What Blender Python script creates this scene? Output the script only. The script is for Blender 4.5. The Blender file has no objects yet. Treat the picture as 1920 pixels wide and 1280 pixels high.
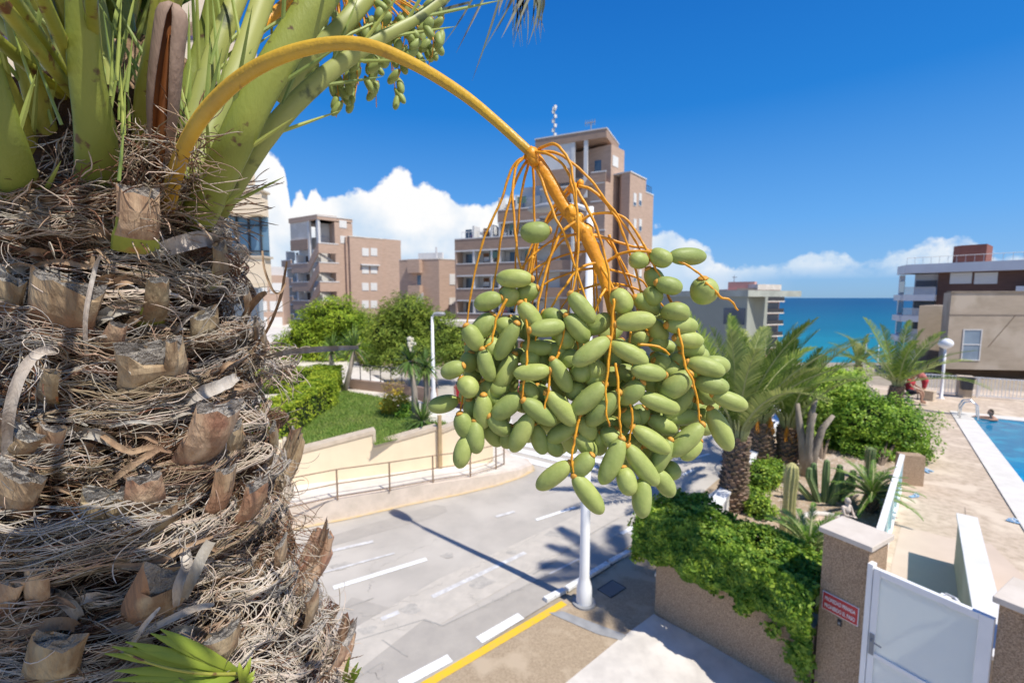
import bpy, math, random
import numpy as np
from mathutils import Vector, Matrix, noise as mnoise
random.seed(7); rng = np.random.default_rng(7)
C = bpy.context.scene.collection
R_ = math.radians
# ------------------------------------------------------------------ camera frame
CAM = Vector((0, 0, 5.0)); PITCH = R_(5.45); FP = 860.0
FWD = Vector((0, math.cos(PITCH), -math.sin(PITCH))); UP = Vector((0, math.sin(PITCH), math.cos(PITCH)))
def ray(px, py):
    return FWD + Vector((1, 0, 0))*((px-960)/FP) + UP*((640-py)/FP)
def G(px, py, z=0.0):
    d = ray(px, py); t = (z-CAM.z)/d.z; p = CAM+d*t; return Vector((p.x, p.y, z))
def D(px, py, Y):
    d = ray(px, py); return CAM+d*(Y/d.y)
# ------------------------------------------------------------------ materials
def nt(m):
    m.use_nodes = True; t = m.node_tree; t.nodes.clear(); return t
def mat(name, c1, c2=None, rough=.8, scale=4.0, stretch=(1,1,1), bump=0.0, bscale=None, spec=.3, trans=0.0, island=0.0,
        metal=0.0, detail=6, c3=None, s3=1.0, contrast=(.35,.65), objrand=0.0, transmission=0.0, rot=(0,0,0), cw=(.52,.62)):
    m = bpy.data.materials.new(name); t = nt(m); N = t.nodes; L = t.links
    out = N.new('ShaderNodeOutputMaterial'); b = N.new('ShaderNodeBsdfPrincipled')
    b.inputs['Roughness'].default_value = rough; b.inputs['Metallic'].default_value = metal
    b.inputs['Specular IOR Level'].default_value = spec
    b.inputs['Transmission Weight'].default_value = transmission
    if c2 is None: c2 = tuple(x*.75 for x in c1)
    tc = N.new('ShaderNodeTexCoord'); mp = N.new('ShaderNodeMapping'); mp.inputs['Scale'].default_value = stretch
    mp.inputs['Rotation'].default_value = rot
    L.new(tc.outputs['Object'], mp.inputs[0])
    n1 = N.new('ShaderNodeTexNoise'); n1.inputs['Scale'].default_value = scale; n1.inputs['Detail'].default_value = detail
    n1.inputs['Roughness'].default_value = .6
    L.new(mp.outputs[0], n1.inputs['Vector'])
    r = N.new('ShaderNodeMapRange'); r.inputs[1].default_value = contrast[0]; r.inputs[2].default_value = contrast[1]
    L.new(n1.outputs[0], r.inputs[0])
    mx = N.new('ShaderNodeMix'); mx.data_type = 'RGBA'; mx.inputs[6].default_value = (*c1, 1); mx.inputs[7].default_value = (*c2, 1)
    L.new(r.outputs[0], mx.inputs[0]); col = mx.outputs[2]
    if c3 is not None:
        n3 = N.new('ShaderNodeTexNoise'); n3.inputs['Scale'].default_value = s3; n3.inputs['Detail'].default_value = 5
        L.new(tc.outputs['Object'], n3.inputs['Vector'])
        r3 = N.new('ShaderNodeMapRange'); r3.inputs[1].default_value = cw[0]; r3.inputs[2].default_value = cw[1]
        L.new(n3.outputs[0], r3.inputs[0])
        m3 = N.new('ShaderNodeMix'); m3.data_type = 'RGBA'; m3.inputs[7].default_value = (*c3, 1)
        L.new(r3.outputs[0], m3.inputs[0]); L.new(col, m3.inputs[6]); col = m3.outputs[2]
    if island or objrand:
        hs = N.new('ShaderNodeHueSaturation')
        if island:
            g = N.new('ShaderNodeNewGeometry'); src = g.outputs['Random Per Island']; amt = island
        else:
            g = N.new('ShaderNodeObjectInfo'); src = g.outputs['Random']; amt = objrand
        v = N.new('ShaderNodeMapRange'); v.inputs[3].default_value = 1-amt; v.inputs[4].default_value = 1+amt
        L.new(src, v.inputs[0]); L.new(v.outputs[0], hs.inputs['Value'])
        h = N.new('ShaderNodeMapRange'); h.inputs[3].default_value = .5+amt*.06; h.inputs[4].default_value = .5-amt*.06
        L.new(src, h.inputs[0]); L.new(h.outputs[0], hs.inputs['Hue'])
        L.new(col, hs.inputs['Color']); col = hs.outputs[0]
    L.new(col, b.inputs['Base Color'])
    if bump:
        n2 = N.new('ShaderNodeTexNoise'); n2.inputs['Scale'].default_value = bscale or scale*6; n2.inputs['Detail'].default_value = 5
        L.new(mp.outputs[0], n2.inputs['Vector'])
        bp = N.new('ShaderNodeBump'); bp.inputs['Strength'].default_value = bump; bp.inputs['Distance'].default_value = .02
        L.new(n2.outputs[0], bp.inputs['Height']); L.new(bp.outputs[0], b.inputs['Normal'])
    sh = b.outputs[0]
    if trans:
        tr = N.new('ShaderNodeBsdfTranslucent'); L.new(col, tr.inputs[0])
        ms = N.new('ShaderNodeMixShader'); ms.inputs[0].default_value = trans
        L.new(sh, ms.inputs[1]); L.new(tr.outputs[0], ms.inputs[2]); sh = ms.outputs[0]
    L.new(sh, out.inputs[0]); return m
# ------------------------------------------------------------------ mesh builder
class MB:
    def __init__(s): s.v = []; s.f = []; s.m = []
    def add(s, vs, fs, mi=0):
        o = len(s.v); s.v += [tuple(v) for v in vs]; s.f += [tuple(i+o for i in f) for f in fs]; s.m += [mi]*len(fs); return s
    def box(s, c, size, rz=0, mi=0, M=None):
        x, y, z = [a/2 for a in size]
        vs = [Vector((i*x, j*y, k*z)) for i in (-1,1) for j in (-1,1) for k in (-1,1)]
        if M is None: M = Matrix.Translation(Vector(c)) @ Matrix.Rotation(rz, 4, 'Z')
        vs = [M @ v for v in vs]
        return s.add(vs, [(0,1,3,2),(4,6,7,5),(0,4,5,1),(2,3,7,6),(0,2,6,4),(1,5,7,3)], mi)
    def prism(s, pts, z0, z1, mi=0, side=None):
        n = len(pts); z0s = z0 if hasattr(z0, '__len__') else [z0]*n; z1s = z1 if hasattr(z1, '__len__') else [z1]*n
        vs = [(p[0], p[1], z) for p, z in zip(pts, z0s)] + [(p[0], p[1], z) for p, z in zip(pts, z1s)]
        s.add(vs, [tuple(range(n, 2*n)), tuple(range(n-1, -1, -1))], mi)
        o = len(s.v)-2*n
        for i in range(n):
            j = (i+1) % n; s.f.append((o+i, o+j, o+n+j, o+n+i)); s.m.append(mi if side is None else side)
        return s
    def sheet(s, pts, z=None, mi=0):
        return s.add([(p[0], p[1], p[2] if z is None else z) for p in pts], [tuple(range(len(pts)))], mi)
    def tube(s, pts, rad, n=6, mi=0, flat=1.0, upv=None, cap=True, prof=None):
        pts = [Vector(p) for p in pts]; m = len(pts); base = len(s.v)
        if not hasattr(rad, '__len__'): rad = [rad]*m
        prev = None
        for i, p in enumerate(pts):
            t = (pts[min(i+1, m-1)]-pts[max(i-1, 0)])
            if t.length < 1e-9: t = Vector((0,0,1))
            t.normalize()
            if upv is not None: a = Vector(upv)-t*t.dot(Vector(upv))
            elif prev is not None: a = prev-t*t.dot(prev)
            else:
                q = Vector((0,0,1)) if abs(t.z) < .9 else Vector((1,0,0)); a = q-t*t.dot(q)
            if a.length < 1e-6: a = Vector((1,0,0))
            a.normalize(); prev = a; b = t.cross(a)
            for k in range(n):
                if prof: ca, sa = prof[k]
                else: ang = 2*math.pi*k/n; ca, sa = math.cos(ang), math.sin(ang)
                s.v.append(tuple(p + a*(ca*rad[i]*flat) + b*(sa*rad[i])))
        for i in range(m-1):
            for k in range(n):
                k2 = (k+1) % n
                s.f.append((base+i*n+k, base+i*n+k2, base+(i+1)*n+k2, base+(i+1)*n+k)); s.m.append(mi)
        if cap:
            s.f.append(tuple(base+k for k in range(n-1, -1, -1))); s.m.append(mi)
            s.f.append(tuple(base+(m-1)*n+k for k in range(n))); s.m.append(mi)
        return s
    def lathe(s, c, prof, n=16, mi=0, M=None):
        vs = []; c = Vector(c)
        for r, z in prof:
            for k in range(n):
                a = 2*math.pi*k/n; v = Vector((r*math.cos(a), r*math.sin(a), z))
                vs.append((M @ v if M is not None else v)+c)
        fs = [(i*n+k, i*n+(k+1) % n, (i+1)*n+(k+1) % n, (i+1)*n+k) for i in range(len(prof)-1) for k in range(n)]
        fs += [tuple(range(n-1, -1, -1)), tuple((len(prof)-1)*n+k for k in range(n))]
        return s.add(vs, fs, mi)
    def ball(s, c, r, n=14, mi=0, nz=.0, ns=2.0):
        rr = r if hasattr(r, '__len__') else (r, r, r); vs = []; m = n//2+1; c = Vector(c)
        for i in range(m):
            ph = math.pi*(i+.02)/(m-1+.04)
            for k in range(n):
                a = 2*math.pi*k/n; d = Vector((math.sin(ph)*math.cos(a), math.sin(ph)*math.sin(a), math.cos(ph)))
                q = 1+nz*mnoise.noise(d*ns+c) if nz else 1
                vs.append(c+Vector((d.x*rr[0], d.y*rr[1], d.z*rr[2]))*q)
        fs = [(i*n+k, (i+1)*n+k, (i+1)*n+(k+1) % n, i*n+(k+1) % n) for i in range(m-1) for k in range(n)]
        return s.add(vs, fs, mi)
    def build(s, name, mats, parent=None, smooth=False, bevel=0.0):
        if not isinstance(mats, (list, tuple)): mats = [mats]
        me = bpy.data.meshes.new(name); me.from_pydata(s.v, [], s.f)
        for m in mats: me.materials.append(m)
        me.polygons.foreach_set('material_index', s.m)
        if smooth: me.polygons.foreach_set('use_smooth', [True]*len(me.polygons))
        me.update(); return link(name, me, parent, bevel)
def link(name, me, parent=None, bevel=0.0):
    o = bpy.data.objects.new(name, me); C.objects.link(o)
    if parent is not None:
        o.parent = parent
        w = Matrix.Translation(parent.location) if parent.parent is None else Matrix.Identity(4)
        if parent.parent is not None: w = Matrix.Identity(4)
        o.matrix_parent_inverse = w.inverted()
    if bevel:
        b = o.modifiers.new('bevel', 'BEVEL'); b.width = bevel; b.segments = 2; b.limit_method = 'ANGLE'
    return o
def tag(o, label, cat, group=None, kind=None):
    o['label'] = label; o['category'] = cat
    if group: o['group'] = group
    if kind: o['kind'] = kind
    return o
def struct(o, label=None):
    o['kind'] = 'structure'
    if label: o['label'] = label
    return o
def thing(name, label, cat, loc=(0,0,0), group=None):
    o = bpy.data.objects.new(name, None); o.empty_display_size = .2; C.objects.link(o); o.location = loc
    return tag(o, label, cat, group)
def npmesh(name, V, F, mats, parent=None, mi=None, smooth=False):
    """V (n,3), F (m,k) arrays, all faces k-gons"""
    me = bpy.data.meshes.new(name); V = np.asarray(V, dtype=np.float32); F = np.asarray(F, dtype=np.int32)
    me.vertices.add(len(V)); me.vertices.foreach_set('co', V.ravel())
    me.loops.add(F.size); me.loops.foreach_set('vertex_index', F.ravel())
    me.polygons.add(len(F)); me.polygons.foreach_set('loop_start', np.arange(0, F.size, F.shape[1], dtype=np.int32))
    if not isinstance(mats, (list, tuple)): mats = [mats]
    for m in mats: me.materials.append(m)
    if mi is not None: me.polygons.foreach_set('material_index', np.asarray(mi, dtype=np.int32))
    if smooth: me.polygons.foreach_set('use_smooth', np.ones(len(F), dtype=bool))
    me.update(calc_edges=True); me.validate(); return link(name, me, parent)
def leaves(P, size, aspect=.5, up=.3, outn=None, jitter=.35):
    """rhombic folded leaves at points P -> V,F ; oriented randomly, biased by outn"""
    n = len(P); d = rng.normal(size=(n,3))
    nrm = rng.normal(size=(n,3))*.7 + np.array([0,0,up*2])
    if outn is not None: nrm += outn*1.1
    nrm /= np.linalg.norm(nrm, axis=1)[:,None]+1e-9
    d -= nrm*(d*nrm).sum(1)[:,None]; d /= np.linalg.norm(d, axis=1)[:,None]+1e-9
    s = np.cross(nrm, d); L = size*(1+rng.uniform(-jitter, jitter, n))[:,None]
    a = P-d*L*.5; b = P+d*L*.5-nrm*L*.12; c = P+s*L*aspect*.5+nrm*L*.06; e = P-s*L*aspect*.5+nrm*L*.06
    V = np.stack([a, c, b, e], 1).reshape(-1, 3); F = np.arange(4*n).reshape(n, 4); return V, F
def blobpts(blobs, n, shell=.55, rough=.22, freq=2.2):
    """points spread in lumpy ellipsoids; returns P, outward normals"""
    vol = np.array([b[1][0]*b[1][1]*b[1][2] for b in blobs])**.67; w = vol/vol.sum(); P = []; O = []
    for (c, r), k in zip(blobs, (w*n).astype(int)):
        d = rng.normal(size=(k,3)); d /= np.linalg.norm(d, axis=1)[:,None]
        rad = shell+(1-shell)*rng.uniform(0, 1, k)**.6
        lump = np.array([mnoise.noise(Vector(x)*freq+Vector(c)*1.7)+.5*mnoise.noise(Vector(x)*freq*2.6+Vector(c)) for x in d])
        rad = rad*(1+rough*2*lump); P.append(np.array(c)+d*rad[:,None]*np.array(r)); O.append(d)
    return np.concatenate(P), np.concatenate(O)
def foliage(name, blobs, n, size, m, parent, aspect=.5, shell=.55, rough=.22, core=None, zmin=None, up=.3, freq=2.2):
    P, O = blobpts(blobs, n, shell, rough, freq)
    if zmin is not None: k = P[:,2] > zmin; P = P[k]; O = O[k]
    V, F = leaves(P, size, aspect, up, O)
    if core is not None:
        mb = MB()
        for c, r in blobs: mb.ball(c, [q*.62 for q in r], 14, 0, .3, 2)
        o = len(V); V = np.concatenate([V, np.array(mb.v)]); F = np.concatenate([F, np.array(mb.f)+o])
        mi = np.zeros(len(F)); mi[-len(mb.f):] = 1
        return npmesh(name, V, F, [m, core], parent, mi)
    return npmesh(name, V, F, m, parent)
# face frame for walls
class Face:
    def __init__(s, a, b):
        s.a = Vector((a[0], a[1], 0)); e = Vector((b[0], b[1], 0)); s.len = (e-s.a).length; s.u = (e-s.a).normalized()
        s.n = Vector((s.u.y, -s.u.x, 0))
    def hit(s, px, py):
        d = ray(px, py); t = (s.a-CAM).dot(s.n)/d.dot(s.n); p = CAM+d*t; return ((p-s.a).dot(s.u), p.z)
    def P(s, u, z, d=0): q = s.a+s.u*u+s.n*d; return Vector((q.x, q.y, z))
    def box(s, mb, u0, u1, z0, z1, d0=0, d1=.1, mi=0):
        vs = [s.P(u, z, d) for u in (u0,u1) for d in (d0,d1) for z in (z0,z1)]
        return mb.add(vs, [(0,1,3,2),(4,6,7,5),(0,4,5,1),(2,3,7,6),(0,2,6,4),(1,5,7,3)], mi)
    def poly(s, mb, pts, d0, d1, mi=0):
        n = len(pts); vs = [s.P(u, z, d0) for u, z in pts]+[s.P(u, z, d1) for u, z in pts]
        return mb.add(vs, [tuple(range(n)), tuple(range(2*n-1, n-1, -1))]+[(i, i+n, (i+1) % n+n, (i+1) % n) for i in range(n)], mi)
# ------------------------------------------------------------------ world, sun, camera
sc = bpy.context.scene
cd = bpy.data.cameras.new('camera'); cam = bpy.data.objects.new('camera', cd); C.objects.link(cam); sc.camera = cam
cam.location = CAM; cam.rotation_euler = (R_(90)-PITCH, 0, 0); cd.sensor_width = 36; cd.lens = FP/1920*36
cd.clip_start = .02; cd.clip_end = 60000
cd.dof.use_dof = True; cd.dof.focus_distance = .60; cd.dof.aperture_fstop = 7.0
SD = Vector((.413, -.334, .848)).normalized(); ELEV = math.asin(SD.z); AZ = math.atan2(SD.x, SD.y)
sl = bpy.data.lights.new('sun', 'SUN'); so = bpy.data.objects.new('sun', sl); C.objects.link(so)
sl.energy = 5.0; sl.angle = R_(.53); sl.color = (1, .95, .86); so.rotation_euler = SD.to_track_quat('Z', 'Y').to_euler()
w = bpy.data.worlds.new('World'); sc.world = w; w.use_nodes = True; T = w.node_tree; T.nodes.clear(); N = T.nodes; L = T.links
def nd(t, **k):
    n = N.new(t)
    for a, b in k.items(): setattr(n, a, b)
    return n
def mth(op, a, b=None, c=None, clamp=False):
    n = nd('ShaderNodeMath', operation=op, use_clamp=clamp)
    for i, x in enumerate((a, b, c)):
        if x is None: continue
        if isinstance(x, (int, float)): n.inputs[i].default_value = x
        else: L.new(x, n.inputs[i])
    return n.outputs[0]
sky = nd('ShaderNodeTexSky', sky_type='NISHITA', sun_disc=False, sun_elevation=ELEV, sun_rotation=AZ, altitude=10, air_density=1.0, dust_density=.25, ozone_density=2.5)
hs = nd('ShaderNodeHueSaturation'); hs.inputs['Saturation'].default_value = SKY_SAT = 1.22; hs.inputs['Hue'].default_value = .5
L.new(sky.outputs[0], hs.inputs['Color'])
gm = nd('ShaderNodeMix', data_type='RGBA', blend_type='MULTIPLY'); gm.inputs[0].default_value = 1; gm.inputs[7].default_value = (.72, 1.0, 1.12, 1)
L.new(hs.outputs[0], gm.inputs[6])
bg = nd('ShaderNodeBackground'); bg.inputs['Strength'].default_value = .15
tc = nd('ShaderNodeTexCoord'); sp = nd('ShaderNodeSeparateXYZ'); L.new(tc.outputs['Generated'], sp.inputs[0])
az = mth('ARCTAN2', sp.outputs[0], sp.outputs[1]); el = mth('ARCSINE', sp.outputs[2])
grad = nd('ShaderNodeValToRGB'); ge = grad.color_ramp.elements; L.new(mth('MULTIPLY', el, 1/1.2, clamp=True), grad.inputs[0])
ge[0].position = 0; ge[0].color = (1.6,2.9,4.7,1); ge[1].position = 1; ge[1].color = (.015,.40,2.3,1)
for po, co in ((.03,(1.5,3.0,5.4,1)),(.12,(.85,2.6,5.7,1)),(.30,(.09,1.42,4.6,1)),(.55,(.015,.78,3.4,1))):
    q = ge.new(po); q.color = co
gx = nd('ShaderNodeMix', data_type='RGBA'); gx.inputs[0].default_value = .88; L.new(gm.outputs[2], gx.inputs[6]); L.new(grad.outputs[0], gx.inputs[7]); L.new(gx.outputs[2], bg.inputs[0])
def azel(px, py):
    d = ray(px, py).normalized(); return math.atan2(d.x, d.y), math.asin(d.z)
outline = [(300,150),(440,165),(490,250),(530,300),(585,315),(560,345),(548,372),(580,378),(600,366),(640,355),(690,350),(720,320),(752,309),(785,340),(830,352),(865,372),(900,372),
 (960,362),(1000,380),(1100,400),(1200,415),(1270,432),(1330,468),(1345,492),(1400,495),(1450,483),(1490,476),(1530,466),(1575,463),(1605,480),(1640,468),(1700,462),(1760,448),(1810,448),(1860,470),(1950,470)]
fc = nd('ShaderNodeFloatCurve'); cu = fc.mapping.curves[0]
pts = [((azel(*p)[0]+1.2)/2.4, azel(*p)[1]/.6) for p in outline]; pts = [(0, .15)]+pts+[(1, .2)]; pts.sort()
cl = []
for p in pts:
    if not cl or p[0]-cl[-1][0] > .002: cl.append(p)
cu.points[0].location = cl[0]; cu.points[1].location = cl[-1]
for p in cl[1:-1]: cu.points.new(*p)
fc.mapping.update()
L.new(mth('MULTIPLY_ADD', az, 1/2.4, .5), fc.inputs['Value'])
htop = mth('MULTIPLY', fc.outputs[0], .6)
def cn(scale, detail, rough=.55, off=0):
    mp = nd('ShaderNodeMapping'); mp.inputs['Location'].default_value = (off, off, 0); L.new(tc.outputs['Generated'], mp.inputs[0])
    n = nd('ShaderNodeTexNoise'); n.inputs['Scale'].default_value = scale; n.inputs['Detail'].default_value = detail; n.inputs['Roughness'].default_value = rough
    L.new(mp.outputs[0], n.inputs['Vector']); return n.outputs[0]
n1 = cn(26, 9); n2 = cn(9, 6, .5, 3.3)
edge = mth('ADD', htop, mth('MULTIPLY', mth('SUBTRACT', n1, .5), .07))
edge = mth('SUBTRACT', edge, .004)
msk = mth('DIVIDE', mth('SUBTRACT', edge, el), .010, clamp=True)
# thinner veil on the right, haze towards the horizon
az1 = mth('MULTIPLY', mth('SUBTRACT', az, .30), 4.0, clamp=True)
thin = mth('MULTIPLY', mth('SUBTRACT', cn(16, 9, .62, 8.1), .30), 4.5, clamp=True)
low = mth('MULTIPLY', mth('SUBTRACT', el, .032), 40, clamp=True)
rgt = mth('MULTIPLY', mth('MULTIPLY', thin, low), 1.0)
dens = mth('ADD', mth('MULTIPLY', mth('SUBTRACT', 1.0, az1), 1.0), mth('MULTIPLY', az1, rgt))
cover = mth('MULTIPLY', msk, dens, clamp=True)
sh1 = nd('ShaderNodeMix', data_type='RGBA'); sh1.inputs[6].default_value = (.62, .76, .92, 1); sh1.inputs[7].default_value = (1.0, 1.0, 1.0, 1)
bri = mth('ADD', mth('MULTIPLY', mth('SUBTRACT', n2, .42), 4.0), mth('MULTIPLY', mth('SUBTRACT', el, .08), 5.0), clamp=True)
L.new(bri, sh1.inputs[0])
bc = nd('ShaderNodeBackground'); bc.inputs['Strength'].default_value = 1.0; L.new(sh1.outputs[2], bc.inputs[0])
ms = nd('ShaderNodeMixShader'); L.new(cover, ms.inputs[0]); L.new(bg.outputs[0], ms.inputs[1]); L.new(bc.outputs[0], ms.inputs[2])
wo = nd('ShaderNodeOutputWorld'); L.new(ms.outputs[0], wo.inputs[0])
sc.view_settings.view_transform = 'Standard'; sc.view_settings.look = 'None'; sc.view_settings.exposure = 0
sc.cycles.use_denoising = True
# ================================================================== shared materials
m_ground = mat('ground_soil', (.42,.36,.28), (.30,.25,.19), .95, 1.5, bump=.3, bscale=20)
m_asph = mat('asphalt', (.52,.475,.415), (.44,.405,.355), .9, 1.1, bump=.25, bscale=120, c3=(.56,.515,.45), s3=.45, cw=(.48,.6))
m_asph_new = mat('asphalt_patch_dark', (.46,.42,.365), (.405,.37,.325), .92, 3, bump=.3, bscale=120)
m_asph_old = mat('asphalt_patch_pale', (.60,.545,.47), (.52,.475,.41), .92, 4, bump=.4, bscale=90)
m_crack = mat('tar_line', (.33,.31,.28), (.42,.40,.36), .8, 14)
m_white_worn = mat('worn_white_paint', (.86,.86,.84), (.55,.54,.52), .8, 14, contrast=(.44,.72))
m_white_faint = mat('faded_white_paint', (.74,.73,.71), (.55,.53,.51), .8, 9, contrast=(.35,.6))
m_white_paint = mat('white_road_paint', (.88,.88,.86), (.72,.72,.70), .7, 12, contrast=(.45,.75))
m_yellow = mat('yellow_road_paint', (.82,.52,.03), (.66,.45,.10), .7, 10, contrast=(.45,.75))
m_yellow_pale = mat('faded_yellow_paint', (.62,.46,.24), (.55,.46,.34), .8, 6)
m_aggr = mat('brown_aggregate', (.49,.38,.26), (.35,.265,.175), .95, 40, bump=.5, bscale=90, c3=(.53,.42,.295), s3=1.6)
m_conc = mat('pale_concrete', (.72,.665,.59), (.59,.545,.485), .9, 3, bump=.2, bscale=60, c3=(.77,.715,.64), s3=1.2)
m_conc_grey = mat('grey_concrete', (.36,.36,.36), (.29,.29,.29), .9, 6, bump=.2)
m_pave = mat('cream_pavement', (.72,.66,.58), (.62,.57,.50), .9, 5, bump=.15, c3=(.77,.71,.63), s3=.8)
m_kerb = mat('pink_kerb_stone', (.74,.63,.53), (.62,.53,.44), .85, 4, bump=.2)
m_wallcream = mat('cream_render', (.88,.73,.52), (.81,.67,.475), .9, 1.8, bump=.12, bscale=40)
m_cap = mat('stone_cap', (.66,.55,.42), (.55,.45,.34), .85, 5, bump=.2)
m_pebble = mat('brown_pebbledash', (.66,.48,.325), (.35,.235,.15), .95, 70, bump=1.0, bscale=110, contrast=(.38,.62), detail=3)
m_capwhite = mat('limestone_cap', (.72,.64,.55), (.64,.56,.47), .8, 4, bump=.15)
m_rust = mat('rusty_rail_metal', (.30,.20,.13), (.22,.15,.10), .7, 9)
m_white = mat('white_paint', (.90,.90,.89), (.85,.85,.84), .45, 3, spec=.4)
m_whitewall = mat('whitewash', (.78,.77,.75), (.68,.67,.65), .85, 3)
m_grass = mat('lawn_grass', (.17,.27,.05), (.12,.20,.04), .95, 9, bump=.6, bscale=40, c3=(.25,.25,.10), s3=.7, cw=(.5,.7))
m_blade = mat('grass_blade', (.20,.33,.06), (.3,.38,.10), .8, 4, trans=.35, island=.35)
m_soil = mat('garden_soil', (.50,.38,.27), (.36,.265,.18), .95, 4, bump=.6, bscale=30, c3=(.56,.46,.36), s3=1.5)
m_brick = mat('red_brick', (.55,.395,.305), (.47,.335,.255), .9, 1.2, bump=.1, bscale=30, stretch=(1,1,5))
m_brick2 = mat('brown_shade_brick', (.42,.295,.225), (.35,.245,.185), .9, 1.2, bump=.1, bscale=30, stretch=(1,1,5))  # brown brick, darkened; the tower's left face has its shade in this colour
m_bwhite = mat('balcony_white', (.72,.71,.69), (.64,.63,.61), .8, .5)
m_glassdark = mat('window_glass', (.06,.09,.13), (.10,.13,.17), .12, .4, spec=.8)
m_shut = mat('white_shutter', (.76,.75,.72), (.68,.67,.64), .7, 1, stretch=(1,1,14))
m_darkmetal = mat('dark_metal', (.05,.05,.055), (.08,.08,.085), .5, 5, metal=.3)
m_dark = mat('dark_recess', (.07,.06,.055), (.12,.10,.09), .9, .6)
m_door = mat('brown_door', (.30,.15,.07), (.24,.12,.06), .7, 2)
m_chrome = mat('chrome', (.75,.75,.76), (.7,.7,.71), .18, 2, metal=1)
m_plain_cream = mat('cream_cladding', (.88,.73,.54), (.80,.65,.47), .85, 2, stretch=(1,1,9), bump=.1, bscale=10)
# ================================================================== ground, sea, beach
def th(x, y):
    t = max(0, min(1, (y-29)/75.0)); t = t*t*(3-2*t)
    return -.03-14.9*t
xs = list(np.linspace(-400,-60,8))+list(np.linspace(-50,110,54))+list(np.linspace(130,600,8)); ys = [-60,-20,0,8,16,22]+list(np.linspace(26,140,46))
V = [(x, y, th(x, y)) for y in ys for x in xs]; nx = len(xs)
F = [(j*nx+i, j*nx+i+1, (j+1)*nx+i+1, (j+1)*nx+i) for j in range(len(ys)-1) for i in range(nx-1)]
V += [(x, 170, -17) for x in xs]; j = len(ys)-1; F += [(j*nx+i, j*nx+i+1, (j+1)*nx+i+1, (j+1)*nx+i) for i in range(nx-1)]
struct(npmesh('ground', V, F, m_ground, smooth=True))
m_sea = bpy.data.materials.new('sea_water'); t = nt(m_sea); N = t.nodes; L = t.links
o_ = N.new('ShaderNodeOutputMaterial'); b_ = N.new('ShaderNodeBsdfPrincipled'); L.new(b_.outputs[0], o_.inputs[0])
b_.inputs['Roughness'].default_value = .35; b_.inputs['Specular IOR Level'].default_value = .05
tcx = N.new('ShaderNodeTexCoord'); sx = N.new('ShaderNodeSeparateXYZ'); L.new(tcx.outputs['Object'], sx.inputs[0])
mr = N.new('ShaderNodeMapRange'); mr.inputs[1].default_value = 130; mr.inputs[2].default_value = 1500; L.new(sx.outputs[1], mr.inputs[0])
cr = N.new('ShaderNodeValToRGB'); L.new(mr.outputs[0], cr.inputs[0]); e = cr.color_ramp.elements
e[0].position = 0; e[0].color = (.006,.24,.30,1); e[1].position = 1; e[1].color = (.0005,.06,.15,1)
q = e.new(.12); q.color = (.001,.13,.215,1); q = e.new(.4); q.color = (.0008,.085,.175,1)
nn = N.new('ShaderNodeTexNoise'); mpp = N.new('ShaderNodeMapping'); mpp.inputs['Scale'].default_value = (.012,.06,1); L.new(tcx.outputs['Object'], mpp.inputs[0]); L.new(mpp.outputs[0], nn.inputs['Vector'])
nn.inputs['Scale'].default_value = 3; nn.inputs['Detail'].default_value = 8
hh = N.new('ShaderNodeHueSaturation'); mv = N.new('ShaderNodeMapRange'); mv.inputs[1].default_value = .3; mv.inputs[2].default_value = .7; mv.inputs[3].default_value = .85; mv.inputs[4].default_value = 1.15
L.new(nn.outputs[0], mv.inputs[0]); L.new(mv.outputs[0], hh.inputs['Value']); L.new(cr.outputs[0], hh.inputs['Color']); L.new(hh.outputs[0], b_.inputs['Base Color'])
nb = N.new('ShaderNodeTexNoise'); mb2 = N.new('ShaderNodeMapping'); mb2.inputs['Scale'].default_value = (.25,.8,1); L.new(tcx.outputs['Object'], mb2.inputs[0]); L.new(mb2.outputs[0], nb.inputs['Vector']); nb.inputs['Scale'].default_value = 1; nb.inputs['Detail'].default_value = 5
bb = N.new('ShaderNodeBump'); bb.inputs['Strength'].default_value = .5; bb.inputs['Distance'].default_value = .5; L.new(nb.outputs[0], bb.inputs['Height']); L.new(bb.outputs[0], b_.inputs['Normal'])
struct(MB().sheet([(-9000,128,0),(16000,128,0),(30000,30000,0),(-30000,30000,0)], -15).build('sea', m_sea))
m_sand = mat('beach_sand', (.62,.56,.46), (.5,.45,.37), .9, .3)
struct(MB().sheet([(40,105,th(0,105)+.15),(260,105,th(0,105)+.15),(260,132,-14.9),(40,132,-14.9)]).build('beach', m_sand))
# ================================================================== road
rd = Vector((.72,.69,0)).normalized(); rn = Vector((-rd.y, rd.x, 0)); K0 = G(800,1280)
def RW(s, t, z=0): p = K0+rd*s+rn*t; return Vector((p.x, p.y, z))
struct(MB().sheet([RW(-30,0), RW(27,0), RW(27,30), RW(-30,30)], -.012).build('road', m_asph))
def marks(name, quads, m, z=-.002, label=None, w=None):
    mb = MB()
    for q in quads: mb.sheet([G(*p) for p in q], z)
    o = struct(mb.build(name, m)); return o
def line(p0, p1, w):
    a = G(*p0); b = G(*p1); n = (b-a).normalized().cross(Vector((0,0,1)))*w/2
    return [a-n, b-n, b+n, a+n]
def lines(name, ls, m, z):
    mb = MB()
    for a, b, w in ls: mb.sheet(line(a, b, w), z)
    return struct(mb.build(name, m))
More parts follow.
